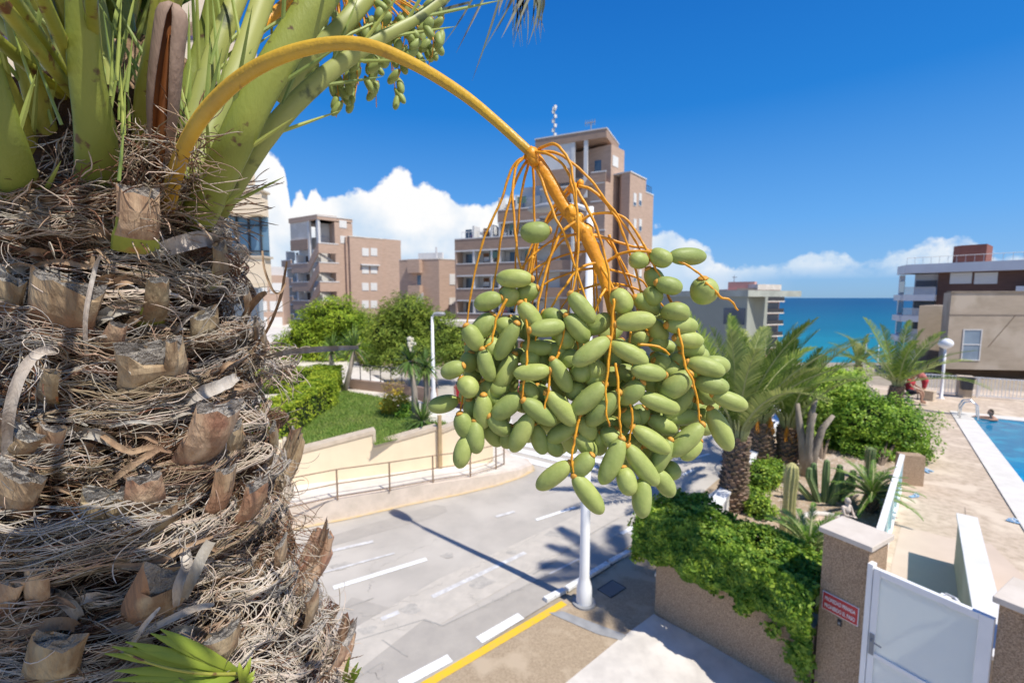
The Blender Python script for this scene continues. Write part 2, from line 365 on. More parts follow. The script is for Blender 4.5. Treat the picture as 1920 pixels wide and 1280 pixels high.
# repaired strips
struct(MB().sheet([G(*p) for p in [(560,1215),(660,1118),(800,1158),(830,1170),(1060,1060),(1200,975),(1225,985),(1060,1110),(830,1250),(640,1420),(430,1420)]], -.008).build('road', m_asph_new))
struct(MB().sheet([G(*p) for p in [(640,1190),(820,1085),(1060,975),(1190,905),(1230,930),(1090,1010),(1040,1045),(820,1172),(795,1160),(640,1280)]], -.006).build('road', m_asph_old))
struct(MB().sheet([G(*p) for p in [(520,1035),(680,985),(815,945),(835,948),(838,958),(815,968),(700,1000),(520,1052)]], -.008).build('road', m_asph_new))
lines('crack', [((795,1160),(830,1172),.03),((830,1172),(1060,1062),.02),((640,1208),(795,1160),.02),((716,1198),(765,1230),.018),((1090,1010),(1160,970),.02),((640,1288),(716,1240),.02),((1000,1075),(1045,1048),.03),((560,1170),(700,1120),.02)], m_crack, -.0035)
lines('lane_marking', [((625,1101),(800,1047),.12),((1005,974),(1079,950),.10),((898,1199),(977,1153),.16),((750,1282),(844,1232),.16),((640,1345),(700,1312),.16)], m_white_paint, -.0015)
lines('lane_marking', [((598,1037),(700,1014),.10),((560,1085),(740,1036),.06),((810,1118),(985,1035),.10),((930,968),(965,958),.10),((715,1160),(748,1146),.10),((1180,1000),(1240,965),.12),((1030,1075),(1100,1040),.05)], m_white_faint, -.001)
def wiggle(p0, p1, n, amp, w, mb, seed):
    rs = random.Random(seed); a = G(*p0); b = G(*p1); d = (b-a).normalized(); s = Vector((-d.y,d.x,0)); P_ = [a+(b-a)*k/n+s*(rs.gauss(0,amp) if 0 < k < n else 0) for k in range(n+1)]
    for q, r in zip(P_, P_[1:]):
        ww = w*.5*rs.uniform(.3,1.2); mb.sheet([q-s*ww, r-s*ww, r+s*ww, q+s*ww], -.003)
mb = MB()
for i, (p0, p1) in enumerate([((620,1130),(760,1180)),((700,1050),(690,1110)),((640,1180),(830,1090)),((860,1080),(1010,1000)),((720,1240),(690,1290)),((980,1070),(1100,1010)),((900,1140),(1030,1075)),((560,1060),(640,1040)),((1010,930),(1130,900)),((820,1010),(700,1070)),((880,1110),(905,1140)),((640,1240),(760,1290)),((1100,975),(1160,1000))]): wiggle(p0, p1, 26, .035, .008, mb, i)
struct(mb.build('crack', m_crack))
mb = MB(); rs = random.Random(8)
for (px, py, r_) in ((900,1090,.22),(770,1140,.16),(1040,1000,.2),(690,1180,.13),(960,1035,.1),(640,1060,.18),(1150,930,.25),(840,1040,.12)):
    c = G(px, py); mb.sheet([c+Vector((math.cos(a)*r_*(1+.3*math.sin(a*3+px)), math.sin(a)*r_*.7*(1+.25*math.cos(a*2+py)), 0)) for a in np.linspace(0,6.1,18)], -.0045)
struct(mb.build('oil_stain', mat('oil_stain', (.42,.39,.345), (.52,.48,.42), .7, 9, contrast=(.4,.6))))
# zebra crossing
za, zb = G(948,838), G(1066,866); zd = (zb-za).normalized(); zn = Vector((-zd.y, zd.x, 0)); mb = MB()
for k in range(-1, 8):
    o = zn*(-.15+.62*k) + rd*0
    mb.sheet([za+o-zd*.2, zb+o+zd*.9, zb+o+zd*.9+zn*.34, za+o-zd*.2+zn*.34], -.001)
struct(mb.build('zebra_crossing', m_white_paint))
lines('lane_marking', [((1290,862),(1330,850),.10),((1165,1000),(1190,985),.10),((1405,800),(1425,790),.12),((1280,890),(1300,880),.10)], m_white_paint, -.0015)
# near pavement
struct(MB().sheet([G(*p) for p in [(795,1284),(1052,1130),(1210,1018),(1345,900),(1470,820),(1600,770),(1640,800),(1400,930),(1225,1160),(1300,1300),(1050,1600),(500,1600),(640,1380)]], .012).build('pavement', m_aggr))
struct(MB().sheet([G(*p) for p in [(1226,1152),(1160,1200),(1050,1290),(900,1500),(1100,1700),(2100,1700),(1900,1420),(1480,1290)]], .017).build('driveway', m_conc))
struct(MB().sheet([G(*p) for p in [(1028,1150),(1055,1147),(1175,1192),(1165,1202),(1120,1190)]], .020).build('pavement', m_conc_grey))
struct(MB().sheet(line((792,1288),(1058,1131),.13), .018).build('yellow_line', m_yellow))
mb = MB()
for a, b in [((1022,1126),(1058,1108)),((1062,1106),(1098,1084)),((1102,1081),(1140,1058)),((1144,1055),(1178,1036)),((1182,1033),(1214,1015)),((1218,1012),(1300,955)),((1304,952),(1380,898)),((1384,895),(1500,830))]:
    q = line(a, b, .10); mb.prism([(p.x, p.y) for p in q], -.01, .055)
struct(mb.build('kerb', m_white_worn, bevel=.008))
g = thing('drain_cover', 'dark square drain grate set in the brown pavement beside the lamp post', 'drain cover', G(1147,1103))
MB().box(G(1147,1103,.016), (.42,.3,.012), .7).build('frame', m_darkmetal, g)
mb = MB(); c = G(1147,1103,.026)
for k in range(8): mb.box(c+Matrix.Rotation(.7,3,'Z')@Vector((-.175+.05*k,0,0)), (.018,.26,.01), .7)
mb.build('grating', m_conc_grey, g)
# ================================================================== raised left pavement with kerb wall
kp = [((455,1030),.56),((540,992),.50),((660,968),.46),((760,945),.42),((860,925),.36),((930,908),.28),((975,893),.20),((998,880),.15),((990,868),.14),((960,862),.14),((948,850),.14),((935,835),.14),((900,800),.14)]
base = [G(*p) for p, _ in kp]; top = [h for _, h in kp]; n = len(kp)
back = [Vector((b.x-7, b.y+9, 0)) for b in base]
wallA = Vector((G(824,877,.36).x, G(824,877,.36).y, 0)); wallB = Vector((G(523,916,.5).x, G(523,916,.5).y, 0))
wd = (wallA-wallB).normalized(); wn = Vector((wd.y, -wd.x, 0))
mb = MB(); inner = []
for b in base:
    t_ = (b-wallB).dot(wd); inner.append(wallB+wd*t_-wn*.3)
vs = []; fs = []
for i in range(n):
    b = base[i]; dirn = (inner[i]-b).normalized() if i < 8 else Vector((-.9,.1,0))
    inn = inner[i] if i < 7 else Vector((base[i].x-3.2, base[i].y+.6, 0))
    e = b+dirn*.16
    vs += [(b.x,b.y,-.02),(b.x,b.y,top[i]),(e.x,e.y,top[i]+.003),(inn.x,inn.y,top[i]+.02)]
for i in range(n-1):
    for k in range(3): fs.append((i*4+k,(i+1)*4+k,(i+1)*4+k+1,i*4+k+1))
me = MB().add(vs, fs); me.m = [0 if (i % 3) < 2 else 1 for i in range(len(fs))]
o = struct(me.build('pavement', [m_kerb, m_pave]))
mb = MB()
for i in range(8):
    a, b = base[i], base[i+1]; nn_ = (b-a).normalized().cross(Vector((0,0,1)))
    mb.sheet([a, a+nn_*.10, b+nn_*.10, b], .0)
struct(mb.build('yellow_line', m_yellow_pale))
# railing
post_px = [(372,1000),(502,966),(633,936),(731,920),(812,905),(882,894),(930,880),(945,873)]
zt = [.58,.52,.47,.43,.38,.33,.26,.2]
rl = thing('railing', 'thin rusty pedestrian railing along the raised pavement kerb', 'railing', G(633,936,.45))
pp = []
for (px, py), z in zip(post_px, zt):
    p = G(px, py, z); pp.append(p)
    MB().tube([p, p+Vector((0,0,.70))], .02, 6).build('post', m_rust, rl)
for hgt in (.70,.37,.07): MB().tube([p+Vector((0,0,hgt)) for p in pp], .014, 6).build('rail', m_rust, rl)
# stepped cream retaining wall
wl = thing('retaining_wall', 'long cream retaining wall with stepped sloping top below the lawn', 'wall', wallB)
Wf = Face((wallB.x-wd.x*8, wallB.y-wd.y*8), (wallA.x+wd.x*1.6, wallA.y+wd.y*1.6))
def wz(px, py): return Wf.hit(px, py)
pts = [wz(536,848), wz(691,808), wz(701,806), wz(701,831), wz(820,798), wz(826,806), wz(880,785)]
u0 = pts[0][0]; u1 = pts[1][0]; u2 = pts[4][0]
Wf.poly(mb := MB(), [(u0-.02,-.1),(u1+.12,-.1),(u1+.12,pts[2][1]-.1),(u0-.02,pts[0][1]-.1)], 0, -.25)
Wf.poly(mb, [(u1+.121,-.1),(u2,-.1),(u2,pts[4][1]-.1),(u1+.121,pts[3][1]-.1)], -.002, -.25)
Wf.poly(mb, [(u2+.001,-.1),(Wf.len,-.1),(Wf.len,1.75),(u2+.001,pts[5][1]-.1)], -.004, -.25)
Wf.poly(mb, [(-1,-.1),(u0-.021,-.1),(u0-.021,1.62),(-1,1.3)], -.003, -.25)
mb.build('wall', m_wallcream, wl)
mb = MB()
Wf.poly(mb, [(u0+.02,pts[0][1]-.1),(u1+.10,pts[2][1]-.1),(u1+.10,pts[2][1]),(u0+.02,pts[0][1])], .03, -.28)
Wf.poly(mb, [(u1+.10,pts[3][1]-.1),(u1+.17,pts[3][1]-.1),(u1+.17,pts[2][1]+.002),(u1+.10,pts[2][1]+.002)], .032, -.282)
Wf.poly(mb, [(u1+.17,pts[3][1]-.1),(u2,pts[4][1]-.1),(u2,pts[4][1]),(u1+.17,pts[3][1])], .03, -.28)
Wf.poly(mb, [(u2+.05,pts[5][1]-.1),(Wf.len,1.75),(Wf.len,1.85),(u2+.05,pts[5][1])], .028, -.28)
Wf.poly(mb, [(u0-.05,pts[0][1]-.12),(u0+.02,pts[0][1]-.12),(u0+.02,1.66),(u0-.05,1.66)], .034, -.284)
mb.build('coping', m_cap, wl)
mb = MB(); a = wz(824,877)
p = tag(Wf_o := (Wf.box(mb, a[0]-.045, a[0]+.045, .3, wz(824,777)[1], .03, .12) or mb).build('post', mat('painted_wood', (.50,.36,.2), (.42,.3,.17), .8, 5)), 'slim ochre post standing against the stepped cream wall', 'post')
# ================================================================== lawn plateau
LZ = 1.28
lw = [wallB-wd*9-wn*.2, wallA+wd*1.0-wn*.2, wallA-wd*.2-wn*12, wallA+wd*1-wn*60, wallB-wd*60-wn*60, wallB-wd*40-wn*.2]
struct(MB().prism([(p.x, p.y) for p in lw], [-.1]*6, [LZ-.05,1.29,LZ,LZ,LZ,LZ]).build('terrace_ground', [m_pave]))
ga = [G(*p, LZ) for p in [(536,852),(692,818),(704,838),(822,806),(862,800),(790,790),(745,780),(735,752),(690,742),(645,735),(560,760),(430,840)]]
for p in ga: p.z = LZ+.05
o = struct(MB().sheet(ga).build('lawn', m_grass))
# grass blades over the lawn
def inpoly(x, y, P):
    c = False; j = len(P)-1
    for i in range(len(P)):
        if (P[i][1] > y) != (P[j][1] > y) and x < (P[j][0]-P[i][0])*(y-P[i][1])/(P[j][1]-P[i][1])+P[i][0]: c = not c
        j = i
    return c
def blades(name, poly, n, z, h, m, w=.012, label=None):
    X = [p.x for p in poly]; Y = [p.y for p in poly]; V = []; k = 0
    while k < n:
        x = random.uniform(min(X), max(X)); y = random.uniform(min(Y), max(Y))
        if not inpoly(x, y, poly): continue
        k += 1; a = random.uniform(0, 6.28); hh = h*random.uniform(.5,1.3); dx, dy = math.cos(a)*w, math.sin(a)*w; lx, ly = random.gauss(0,.4)*hh, random.gauss(0,.4)*hh
        V += [(x-dx,y-dy,z),(x+dx,y+dy,z),(x+lx,y+ly,z+hh)]
    o = npmesh(name, V, np.arange(len(V)).reshape(-1,3), m); return tag(o, label, 'grass', None, 'stuff')
blades('grass', ga, 18000, LZ+.045, .085, m_blade, .014, 'short green lawn grass behind the stepped cream wall')
# ================================================================== foliage materials and hedges
m_leaf_hedge = mat('hedge_leaf', (.46,.54,.045), (.20,.33,.03), .6, 2.5, trans=.3, island=.35, spec=.25)
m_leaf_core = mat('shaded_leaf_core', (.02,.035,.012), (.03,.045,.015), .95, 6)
m_leaf_ivy = mat('ivy_leaf', (.35,.50,.06), (.12,.25,.028), .5, 3, trans=.25, island=.45, spec=.3)
m_leaf_shrub = mat('shrub_leaf', (.32,.50,.05), (.13,.28,.03), .5, 1.5, trans=.25, island=.4, spec=.3)
m_leaf_lite = mat('light_shrub_leaf', (.58,.74,.13), (.32,.50,.07), .55, 1.5, trans=.35, island=.35)
m_leaf_pine = mat('pine_leaf', (.42,.56,.05), (.20,.33,.03), .7, .6, trans=.3, island=.35)
m_leaf_pine2 = mat('olive_pine_leaf', (.33,.43,.06), (.15,.23,.035), .7, .6, trans=.25, island=.35)
m_bark = mat('bark', (.24,.18,.13), (.15,.11,.08), .95, 8, stretch=(1,1,.3), bump=.6, bscale=30)
m_barkgrey = mat('grey_bark', (.40,.34,.28), (.26,.22,.18), .95, 8, stretch=(1,1,.3), bump=.6, bscale=30)
def hedge_box(name, path, w, h, z, n, size, m, label, core=m_leaf_core, rough=.10):
    """leafy hedge along a path; width w, height h"""
    root = thing(name, label, 'hedge', path[0]); P = []; O = []
    seg = [(path[i+1]-path[i]).length for i in range(len(path)-1)]; tot = sum(seg)
    mbc = MB()
    for i in range(len(path)-1):
        a, b = path[i], path[i+1]; d = (b-a).normalized(); s = Vector((d.y, -d.x, 0))
        k = int(n*seg[i]/tot)
        for _ in range(k):
            t = random.uniform(-w/2, seg[i]+w/2); f = random.random(); 
            if f < .45: lat = random.uniform(-w/2, w/2); zz = h; nn_ = Vector((0,0,1))
            elif f < .8: lat = w/2; zz = random.uniform(0, h); nn_ = s
            elif f < .93: lat = -w/2; zz = random.uniform(0, h); nn_ = -s
            else: lat = random.uniform(-w/2, w/2); zz = random.uniform(0, h); nn_ = d*random.choice((-1,1)); t = random.choice((-w/2, seg[i]+w/2))
            q = a+d*t+s*lat+Vector((0,0,zz)); lump = mnoise.noise(q*2.2)*rough+mnoise.noise(q*6)*rough*.6
            q = q+nn_*(lump-random.random()**2*.14); P.append((q.x, q.y, q.z+z)); O.append(nn_)
        mbc.box((a+b)/2+Vector((0,0,z+h/2-.05)), (seg[i]+w*.8, w*.8, h-.1), math.atan2(d.y, d.x))
    mbc.build('dark_core', core, root)  # plain dark filler box, the hedge's inner shade put into its colour
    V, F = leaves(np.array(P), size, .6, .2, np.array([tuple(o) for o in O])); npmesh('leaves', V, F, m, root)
    return root
def gv(px, py, z): p = G(px, py, z); return Vector((p.x, p.y, 0))
hedge_box('hedge', [gv(505,735,LZ), gv(618,728,LZ), gv(600,765,LZ), gv(500,835,LZ)], .95, .92, LZ, 26000, .075, m_leaf_hedge, 'clipped yellow green hedge bending around the lawn above the cream wall')
# ================================================================== trees
def tree(name, label, base, top, blobs, n, size, m, core=None, rad=.12, cat='tree', group=None, aspect=.35, bark=m_bark, **kw):
    root = thing(name, label, cat, base, group); base = Vector(base); top = Vector(top); mb = MB()
    mid = (base+top)/2+Vector((.08,.05,0))
    mb.tube([base-Vector((0,0,.3)), mid, top], [rad*1.2, rad*.9, rad*.6], 8)
    for c, r in blobs:
        c = Vector(c); k = top if c.z > top.z else mid
        mb.tube([k, (k+c)/2+Vector((0,0,-.1)), c], [rad*.5, rad*.35, rad*.15], 6)
    mb.build('trunk', bark, root, True)
    foliage('crown', blobs, n, size, m, root, aspect=aspect, core=core, **kw); return root
def B(px, py, Y, r): p = D(px, py, Y); return (tuple(p), r)
tree('pine_tree', 'bushy bright green pine tree nearest the hedge, in front of the brick flats', (-9.3,28,LZ), (-9.4,28,3.2),
     [B(625,598,28,(2.0,1.4,1.4)), B(580,630,28,(1.7,1.3,1.2)), B(668,620,28.5,(1.6,1.3,1.3)), B(625,660,27.5,(2.3,1.4,.9)), B(545,668,27.5,(1.3,1.1,.8)), B(695,665,28,(1.1,1,.9))], 34000, .17, m_leaf_pine, core=m_leaf_core, rough=.3, shell=.45)
tree('pine_tree', 'tall open pine tree behind the left street lamp and the yuccas', (-5.4,25,LZ), (-5.5,25,2.9),
     [B(765,584,25,(1.3,1.2,1.0)), B(728,625,25,(1.4,1.2,1.2)), B(805,620,25.5,(1.6,1.3,1.3)), B(768,665,24.5,(2.1,1.4,1.0)), B(850,655,26,(1.3,1.1,1.0)), B(735,605,25.6,(1.0,.9,.8))], 34000, .15, m_leaf_pine2, core=m_leaf_core, rough=.32, shell=.42)
tree('pine_tree', 'low olive green bush tree growing beside the far end of the hedge', (-14.2,30,LZ), (-14.2,30,2.1),
     [B(540,660,29,(1.1,1,1.0)), B(520,690,29,(1.2,1,.9))], 7000, .16, m_leaf_pine, core=m_leaf_core, rough=.3)
m_yucca = mat('yucca_leaf', (.16,.26,.06), (.09,.16,.035), .5, 5, trans=.2, island=.3)
m_dead = mat('dead_leaf', (.42,.33,.23), (.30,.23,.16), .9, 5, island=.25)
def spiky(root, c, n, L, w, m, name='leaves', up=.3, droop=.5, lo=-.5):
    V = []; F = []
    for i in range(n):
        a = random.uniform(0, 6.283); e = random.uniform(lo, 1.0); d = Vector((math.cos(a)*math.cos(e*1.4), math.sin(a)*math.cos(e*1.4), math.sin(e*1.4)))
        s = d.cross(Vector((0,0,1))).normalized() if abs(d.z) < .98 else Vector((1,0,0)); l = L*random.uniform(.7,1.1); o = len(V)
        for k in range(4):
            t_ = k/3; p = Vector(c)+d*l*t_+Vector((0,0,-droop*l*t_*t_*(1-abs(d.z)))); ww = w*(.6,1,.75,.06)[k]
            V += [tuple(p-s*ww), tuple(p+s*ww)]
        for k in range(3): F.append((o+2*k, o+2*k+1, o+2*k+3, o+2*k+2))
    return npmesh(name, V, F, m, root)
def yucca(label, base, h, L=.75, n=70, lean=(0,0), flower=False):
    root = thing('yucca_plant', label, 'yucca', base); b = Vector(base); t_ = b+Vector((lean[0], lean[1], h))
    MB().tube([b-Vector((0,0,.1)), (b+t_)/2+Vector((.05,0,0)), t_], [.12,.09,.08], 7).build('trunk', m_barkgrey, root, True)
    spiky(root, t_, n, L, .03, m_yucca)
    spiky(root, t_-Vector((0,0,.12)), 28, L*.7, .025, m_dead, 'dead_leaves', lo=-1.0, droop=.9).location = (0,0,0)
    if flower:
        mb = MB(); 
        for k in range(26): mb.ball(t_+Vector((random.gauss(0,.05), random.gauss(0,.05), .25+random.random()*.45)), .055, 6)
        mb.build('flower_spike', mat('cream_petals', (.72,.68,.56), (.6,.56,.44), .8, 20), root)
    return root
yucca('yucca with drooping leaves and a bent grey stem beyond the hedge corner', G(645,735,LZ), 1.75, .95, 80, (.35,.3))
yucca('dark yucca head crowded against the bright pine tree', G(615,728,LZ), 1.6, .8, 70, (.1,.3))
yucca('tall yucca topped with a cream flower spike by the lawn', G(779,790,LZ), 1.85, .7, 90, (-.12,0), True)
yucca('twin yucca right of the flowering one, beside the lamp', G(797,782,LZ), 1.6, .65, 80, (.05,0))
yucca('short stemless yucca clump at the corner of the lawn', G(792,805,LZ), .25, .75, 80)
r_ = thing('yellow_shrub', 'small yellow flowering shrub at the edge of the lawn', 'shrub', G(745,775,LZ))
foliage('leaves', [(tuple(G(745,776,LZ)+Vector((0,0,.3))), (.5,.4,.4))], 2600, .08, mat('yellow_leaf', (.80,.62,.05), (.45,.42,.05), .6, 6, trans=.3, island=.3), r_, rough=.3)
r_ = thing('shrub', 'low dark green shrub between the yellow shrub and the yuccas', 'shrub', G(765,780,LZ))
foliage('leaves', [(tuple(G(766,786,LZ)+Vector((0,0,.22))), (.38,.35,.3))], 1600, .07, m_leaf_shrub, r_, rough=.3)
r_ = thing('shrub', 'sparse dry orange shrub under the open pine tree', 'shrub', G(735,745,LZ))
foliage('leaves', [(tuple(G(740,740,LZ)+Vector((0,0,.3))), (.5,.4,.35))], 500, .07, mat('orange_leaf', (.5,.33,.08), (.3,.25,.08), .6, 6, trans=.3, island=.3), r_, rough=.3)
# low brick wall with rail, pale court and entrance behind
lb = thing('low_brick_wall', 'low brown brick wall with a thin railing behind the lawn', 'wall', G(700,735,LZ))
f = Face(G(655,728,LZ), G(815,748,LZ)); mb = MB(); f.box(mb, 0, f.len, LZ-.3, LZ+.38, -.2, 0); mb.build('wall', m_brick2, lb)
mb = MB()
for k in range(9): mb.tube([f.P(k*f.len/8, LZ+.38, -.1), f.P(k*f.len/8, LZ+1.0, -.1)], .02, 5)
mb.tube([f.P(0, LZ+1.0, -.1), f.P(f.len, LZ+1.0, -.1)], .02, 5); mb.build('rail', m_darkmetal, lb)
pv = thing('entrance_porch', 'pale brick entrance porch seen through the trees', 'porch', (-8,34,LZ))
f = Face((-14,34), (0,33)); mb = MB()
for u in (2.2,4.4,8.6,11.5): f.box(mb, u, u+.5, -1, 2.9, -.3, 0)
mb.build('pillar', m_brick, pv); mb = MB(); f.box(mb, 0, f.len, 2.9, 3.3, -3, .1); f.box(mb, 0, f.len, -1, LZ+.6, -3, -.4); mb.build('canopy', m_pave, pv)
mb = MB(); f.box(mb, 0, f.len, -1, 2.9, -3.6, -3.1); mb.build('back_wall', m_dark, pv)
# white sloping wall beyond the crossing, parked red car
f = Face(G(815,800,.9), G(960,815,.2)); mb = MB(); f.poly(mb, [(-.5,-.1),(f.len,-.1),(f.len,.75),(-.5,1.75)], 0, -.25)
tag(mb.build('low_wall', m_whitewall), 'low white sloping wall beyond the crossing, half hidden by the dates', 'wall')
def car(name, label, loc, rz, paint):
    root = thing(name, label, 'car', (0,0,0)); m = mat(name+'_paint', paint, tuple(x*.9 for x in paint), .25, 2, spec=.6)
    sec = [(-2.05,.45,.80,.70),(-1.95,.28,.95,.82),(-1.2,.22,1.0,.86),(.6,.22,.98,.87),(1.6,.25,.86,.82),(2.0,.35,.68,.72)]
    mb = MB(); vs = []; 
    for x, z0, z1, hw in sec: vs += [(x,-hw,z0),(x,-hw*1.02,(z0+z1)/2),(x,-hw*.93,z1),(x,hw*.93,z1),(x,hw*1.02,(z0+z1)/2),(x,hw,z0)]
    fs = [(i*6+k,(i+1)*6+k,(i+1)*6+(k+1)%6,i*6+(k+1)%6) for i in range(5) for k in range(6)]+[tuple(range(5,-1,-1)), tuple(range(30,36))]
    mb.add(vs, fs); o = mb.build('body', m, root, True); md = o.modifiers.new('s','BEVEL'); md.width=.04; md.segments=2
    mb = MB(); vs = []
    for x, z, hw in [(-1.95,.97,.76),(-1.5,1.40,.60),(.15,1.44,.60),(1.0,.97,.74)]: vs += [(x,-hw,z),(x,hw,z)]
    mb.add(vs, [(0,1,3,2),(2,3,5,4),(4,5,7,6),(0,2,4,6),(1,7,5,3),(0,6,7,1)]); mb.m = [1,0,1,1,1,0]; mb.build('cabin', [m, m_glassdark], root)
    for x in (-1.25,1.25):
        for s in (-1,1):
            w_ = MB().lathe((x, s*.78, .31), [(.31,-.1),(.31,.1)], 20, M=Matrix.Rotation(R_(90),4,'X')).build('wheel', m_darkmetal, root)
            MB().lathe((x, s*.86, .31), [(.19,-.03),(.17,.03)], 14, M=Matrix.Rotation(R_(90),4,'X')).build('rim', m_chrome, w_)
    for s in (-1,1):
        MB().box((-2.02, s*.6, .74), (.08,.24,.14)).build('tail_light', mat('tail_lens', (.5,.02,.02), None, .3), root)
        MB().box((1.94, s*.58, .6), (.12,.26,.12)).build('headlight', m_white, root)
    root.location = loc; root.rotation_euler = (0,0,rz); return root
car('parked_car', 'red hatchback parked beyond the crossing, mostly hidden by the green dates', (-.62,21.3,.0), R_(12), (.42,.02,.03))
# street lamps
def street_lamp(label, base, h, dirv, r=.085, headlen=.75, arm=.5):
    root = thing('street_lamp', label, 'street lamp', base); b = Vector(base); d = Vector(dirv).normalized()
    MB().lathe(b, [(r*1.55,0),(r*1.6,.02),(r*1.5,.28),(r*1.05,.42),(r,.46),(r*.62,h)], 18).build('pole', m_white, root, True)
    MB().lathe(b, [(r*2.3,0),(r*2.3,.03),(r*1.7,.035)], 18).build('base_plate', m_conc_grey, root)
    t_ = b+Vector((0,0,h)); MB().tube([t_-Vector((0,0,.05)), t_+d*arm*.5+Vector((0,0,.06)), t_+d*arm+Vector((0,0,.09))], .035, 8).build('arm', m_white, root, True)
    mb = MB(); c = t_+d*(arm+headlen*.42)+Vector((0,0,.10)); M = Matrix.Translation(c) @ Matrix.Rotation(math.atan2(d.y, d.x),4,'Z')
    sec = [(-.5,.06,.04),(-.3,.11,.07),(.1,.14,.075),(.42,.12,.055),(.5,.07,.03)]; vs = []
    for x, hw, hz in sec:
        for k in range(10): a = 2*math.pi*k/10; vs.append(M @ Vector((x*headlen, hw*math.cos(a), hz*math.sin(a))))
    fs = [(i*10+k,(i+1)*10+k,(i+1)*10+(k+1)%10,i*10+(k+1)%10) for i in range(4) for k in range(10)]+[tuple(range(9,-1,-1)), tuple(range(40,50))]
    mb.add(vs, fs).build('lamp_head', mat('grey_lamp', (.42,.43,.44), None, .4, 3), root, True)
    return root
street_lamp('tall white street lamp standing on the brown pavement beside the ivy wall', G(1095,1130,.012), 6.35, (-.74,.67,0), .083)
street_lamp('slim white street lamp at the corner of the lawn by the yuccas', G(813,753,LZ), 3.05, (1,-.1,0), .07, .42, .08)
# ================================================================== brick apartment buildings
m_awn = mat('green_awning', (.16,.26,.20), (.12,.2,.16), .8, 3); m_cloth = mat('blue_cloth', (.15,.25,.45), (.4,.12,.1), .8, 1)
def block(mb, pts, z0, z1, mi=0): mb.prism([(p[0], p[1]) for p in pts], z0, z1, mi)
def off(p, f, u, d): q = Vector((p[0], p[1], 0))+f.u*u+f.n*d; return (q.x, q.y)
def window(root, f, u, z, w=1.1, h=1.25, d=.0, shutter=1.0, name='window', dark=False):
    mb = MB(); f.box(mb, u-w/2-.06, u+w/2+.06, z-.06, z+h+.06, d-.02, d+.05, 0)
    if dark or shutter < 1: f.box(mb, u-w/2, u+w/2, z, z+h, d-.05, d+.055, 2)
    if not dark:
        f.box(mb, u-w/2, u+w/2, z+h*(1-shutter), z+h, d-.05, d+.07, 1)
    return mb.build(name, [m_bwhite, m_shut, m_glassdark], root)
def balcony_floor(root, f, u0, u1, z, hpar=1.45, depth=1.5, hop=1.4, brick=None, fins=(), doors=(), seed=0):
    """recess is drawn by leaving the wall back: parapet top at z"""
    mb = MB(); f.box(mb, u0, u1, z-hpar, z, -.15, 0.02, 0); f.box(mb, u0-.02, u1+.02, z-.10, z+.03, -.17, .06, 1)
    f.box(mb, u0, u1, z-hpar-.14, z-hpar+.03, -depth, .04, 1)
    mb.build('balcony', [brick or m_brick2, m_bwhite], root)
    rnd = random.Random(seed+int(z*10))
    for u in fins: mb = MB(); f.box(mb, u-.12, u+.12, z+.03, z+hop+.05, -depth, -.05, 0); mb.build('divider', m_bwhite, root)
    uu = u0+.5
    while uu < u1-.6:
        kind = rnd.random()
        if kind < .16: mb = MB(); f.box(mb, uu, uu+.8, z+.25, z+.8, -depth+.05, -depth+.4, 0); mb.build('air_conditioner', m_bwhite, root)
        elif kind < .30: mb = MB(); f.poly(mb, [(uu,z+.55),(uu+1.3,z+.55),(uu+1.3,z+1.3),(uu,z+1.3)], -.14, -.10); mb.build('awning', rnd.choice((m_awn, m_pave)), root)
        elif kind < .42: mb = MB(); f.box(mb, uu, uu+.5, z+.02, z+.45, -.6, -.4, 0); mb.build('laundry', rnd.choice((m_cloth, m_bwhite)), root)
        uu += rnd.uniform(1.0,1.9)
    for u, w_, k in doors:
        mb = MB(); f.box(mb, u-w_/2, u+w_/2, z-.9, z+1.3, -depth-.03, -depth+.03, 0); mb.build('door' if k else 'window', m_door if k else m_glassdark, root)
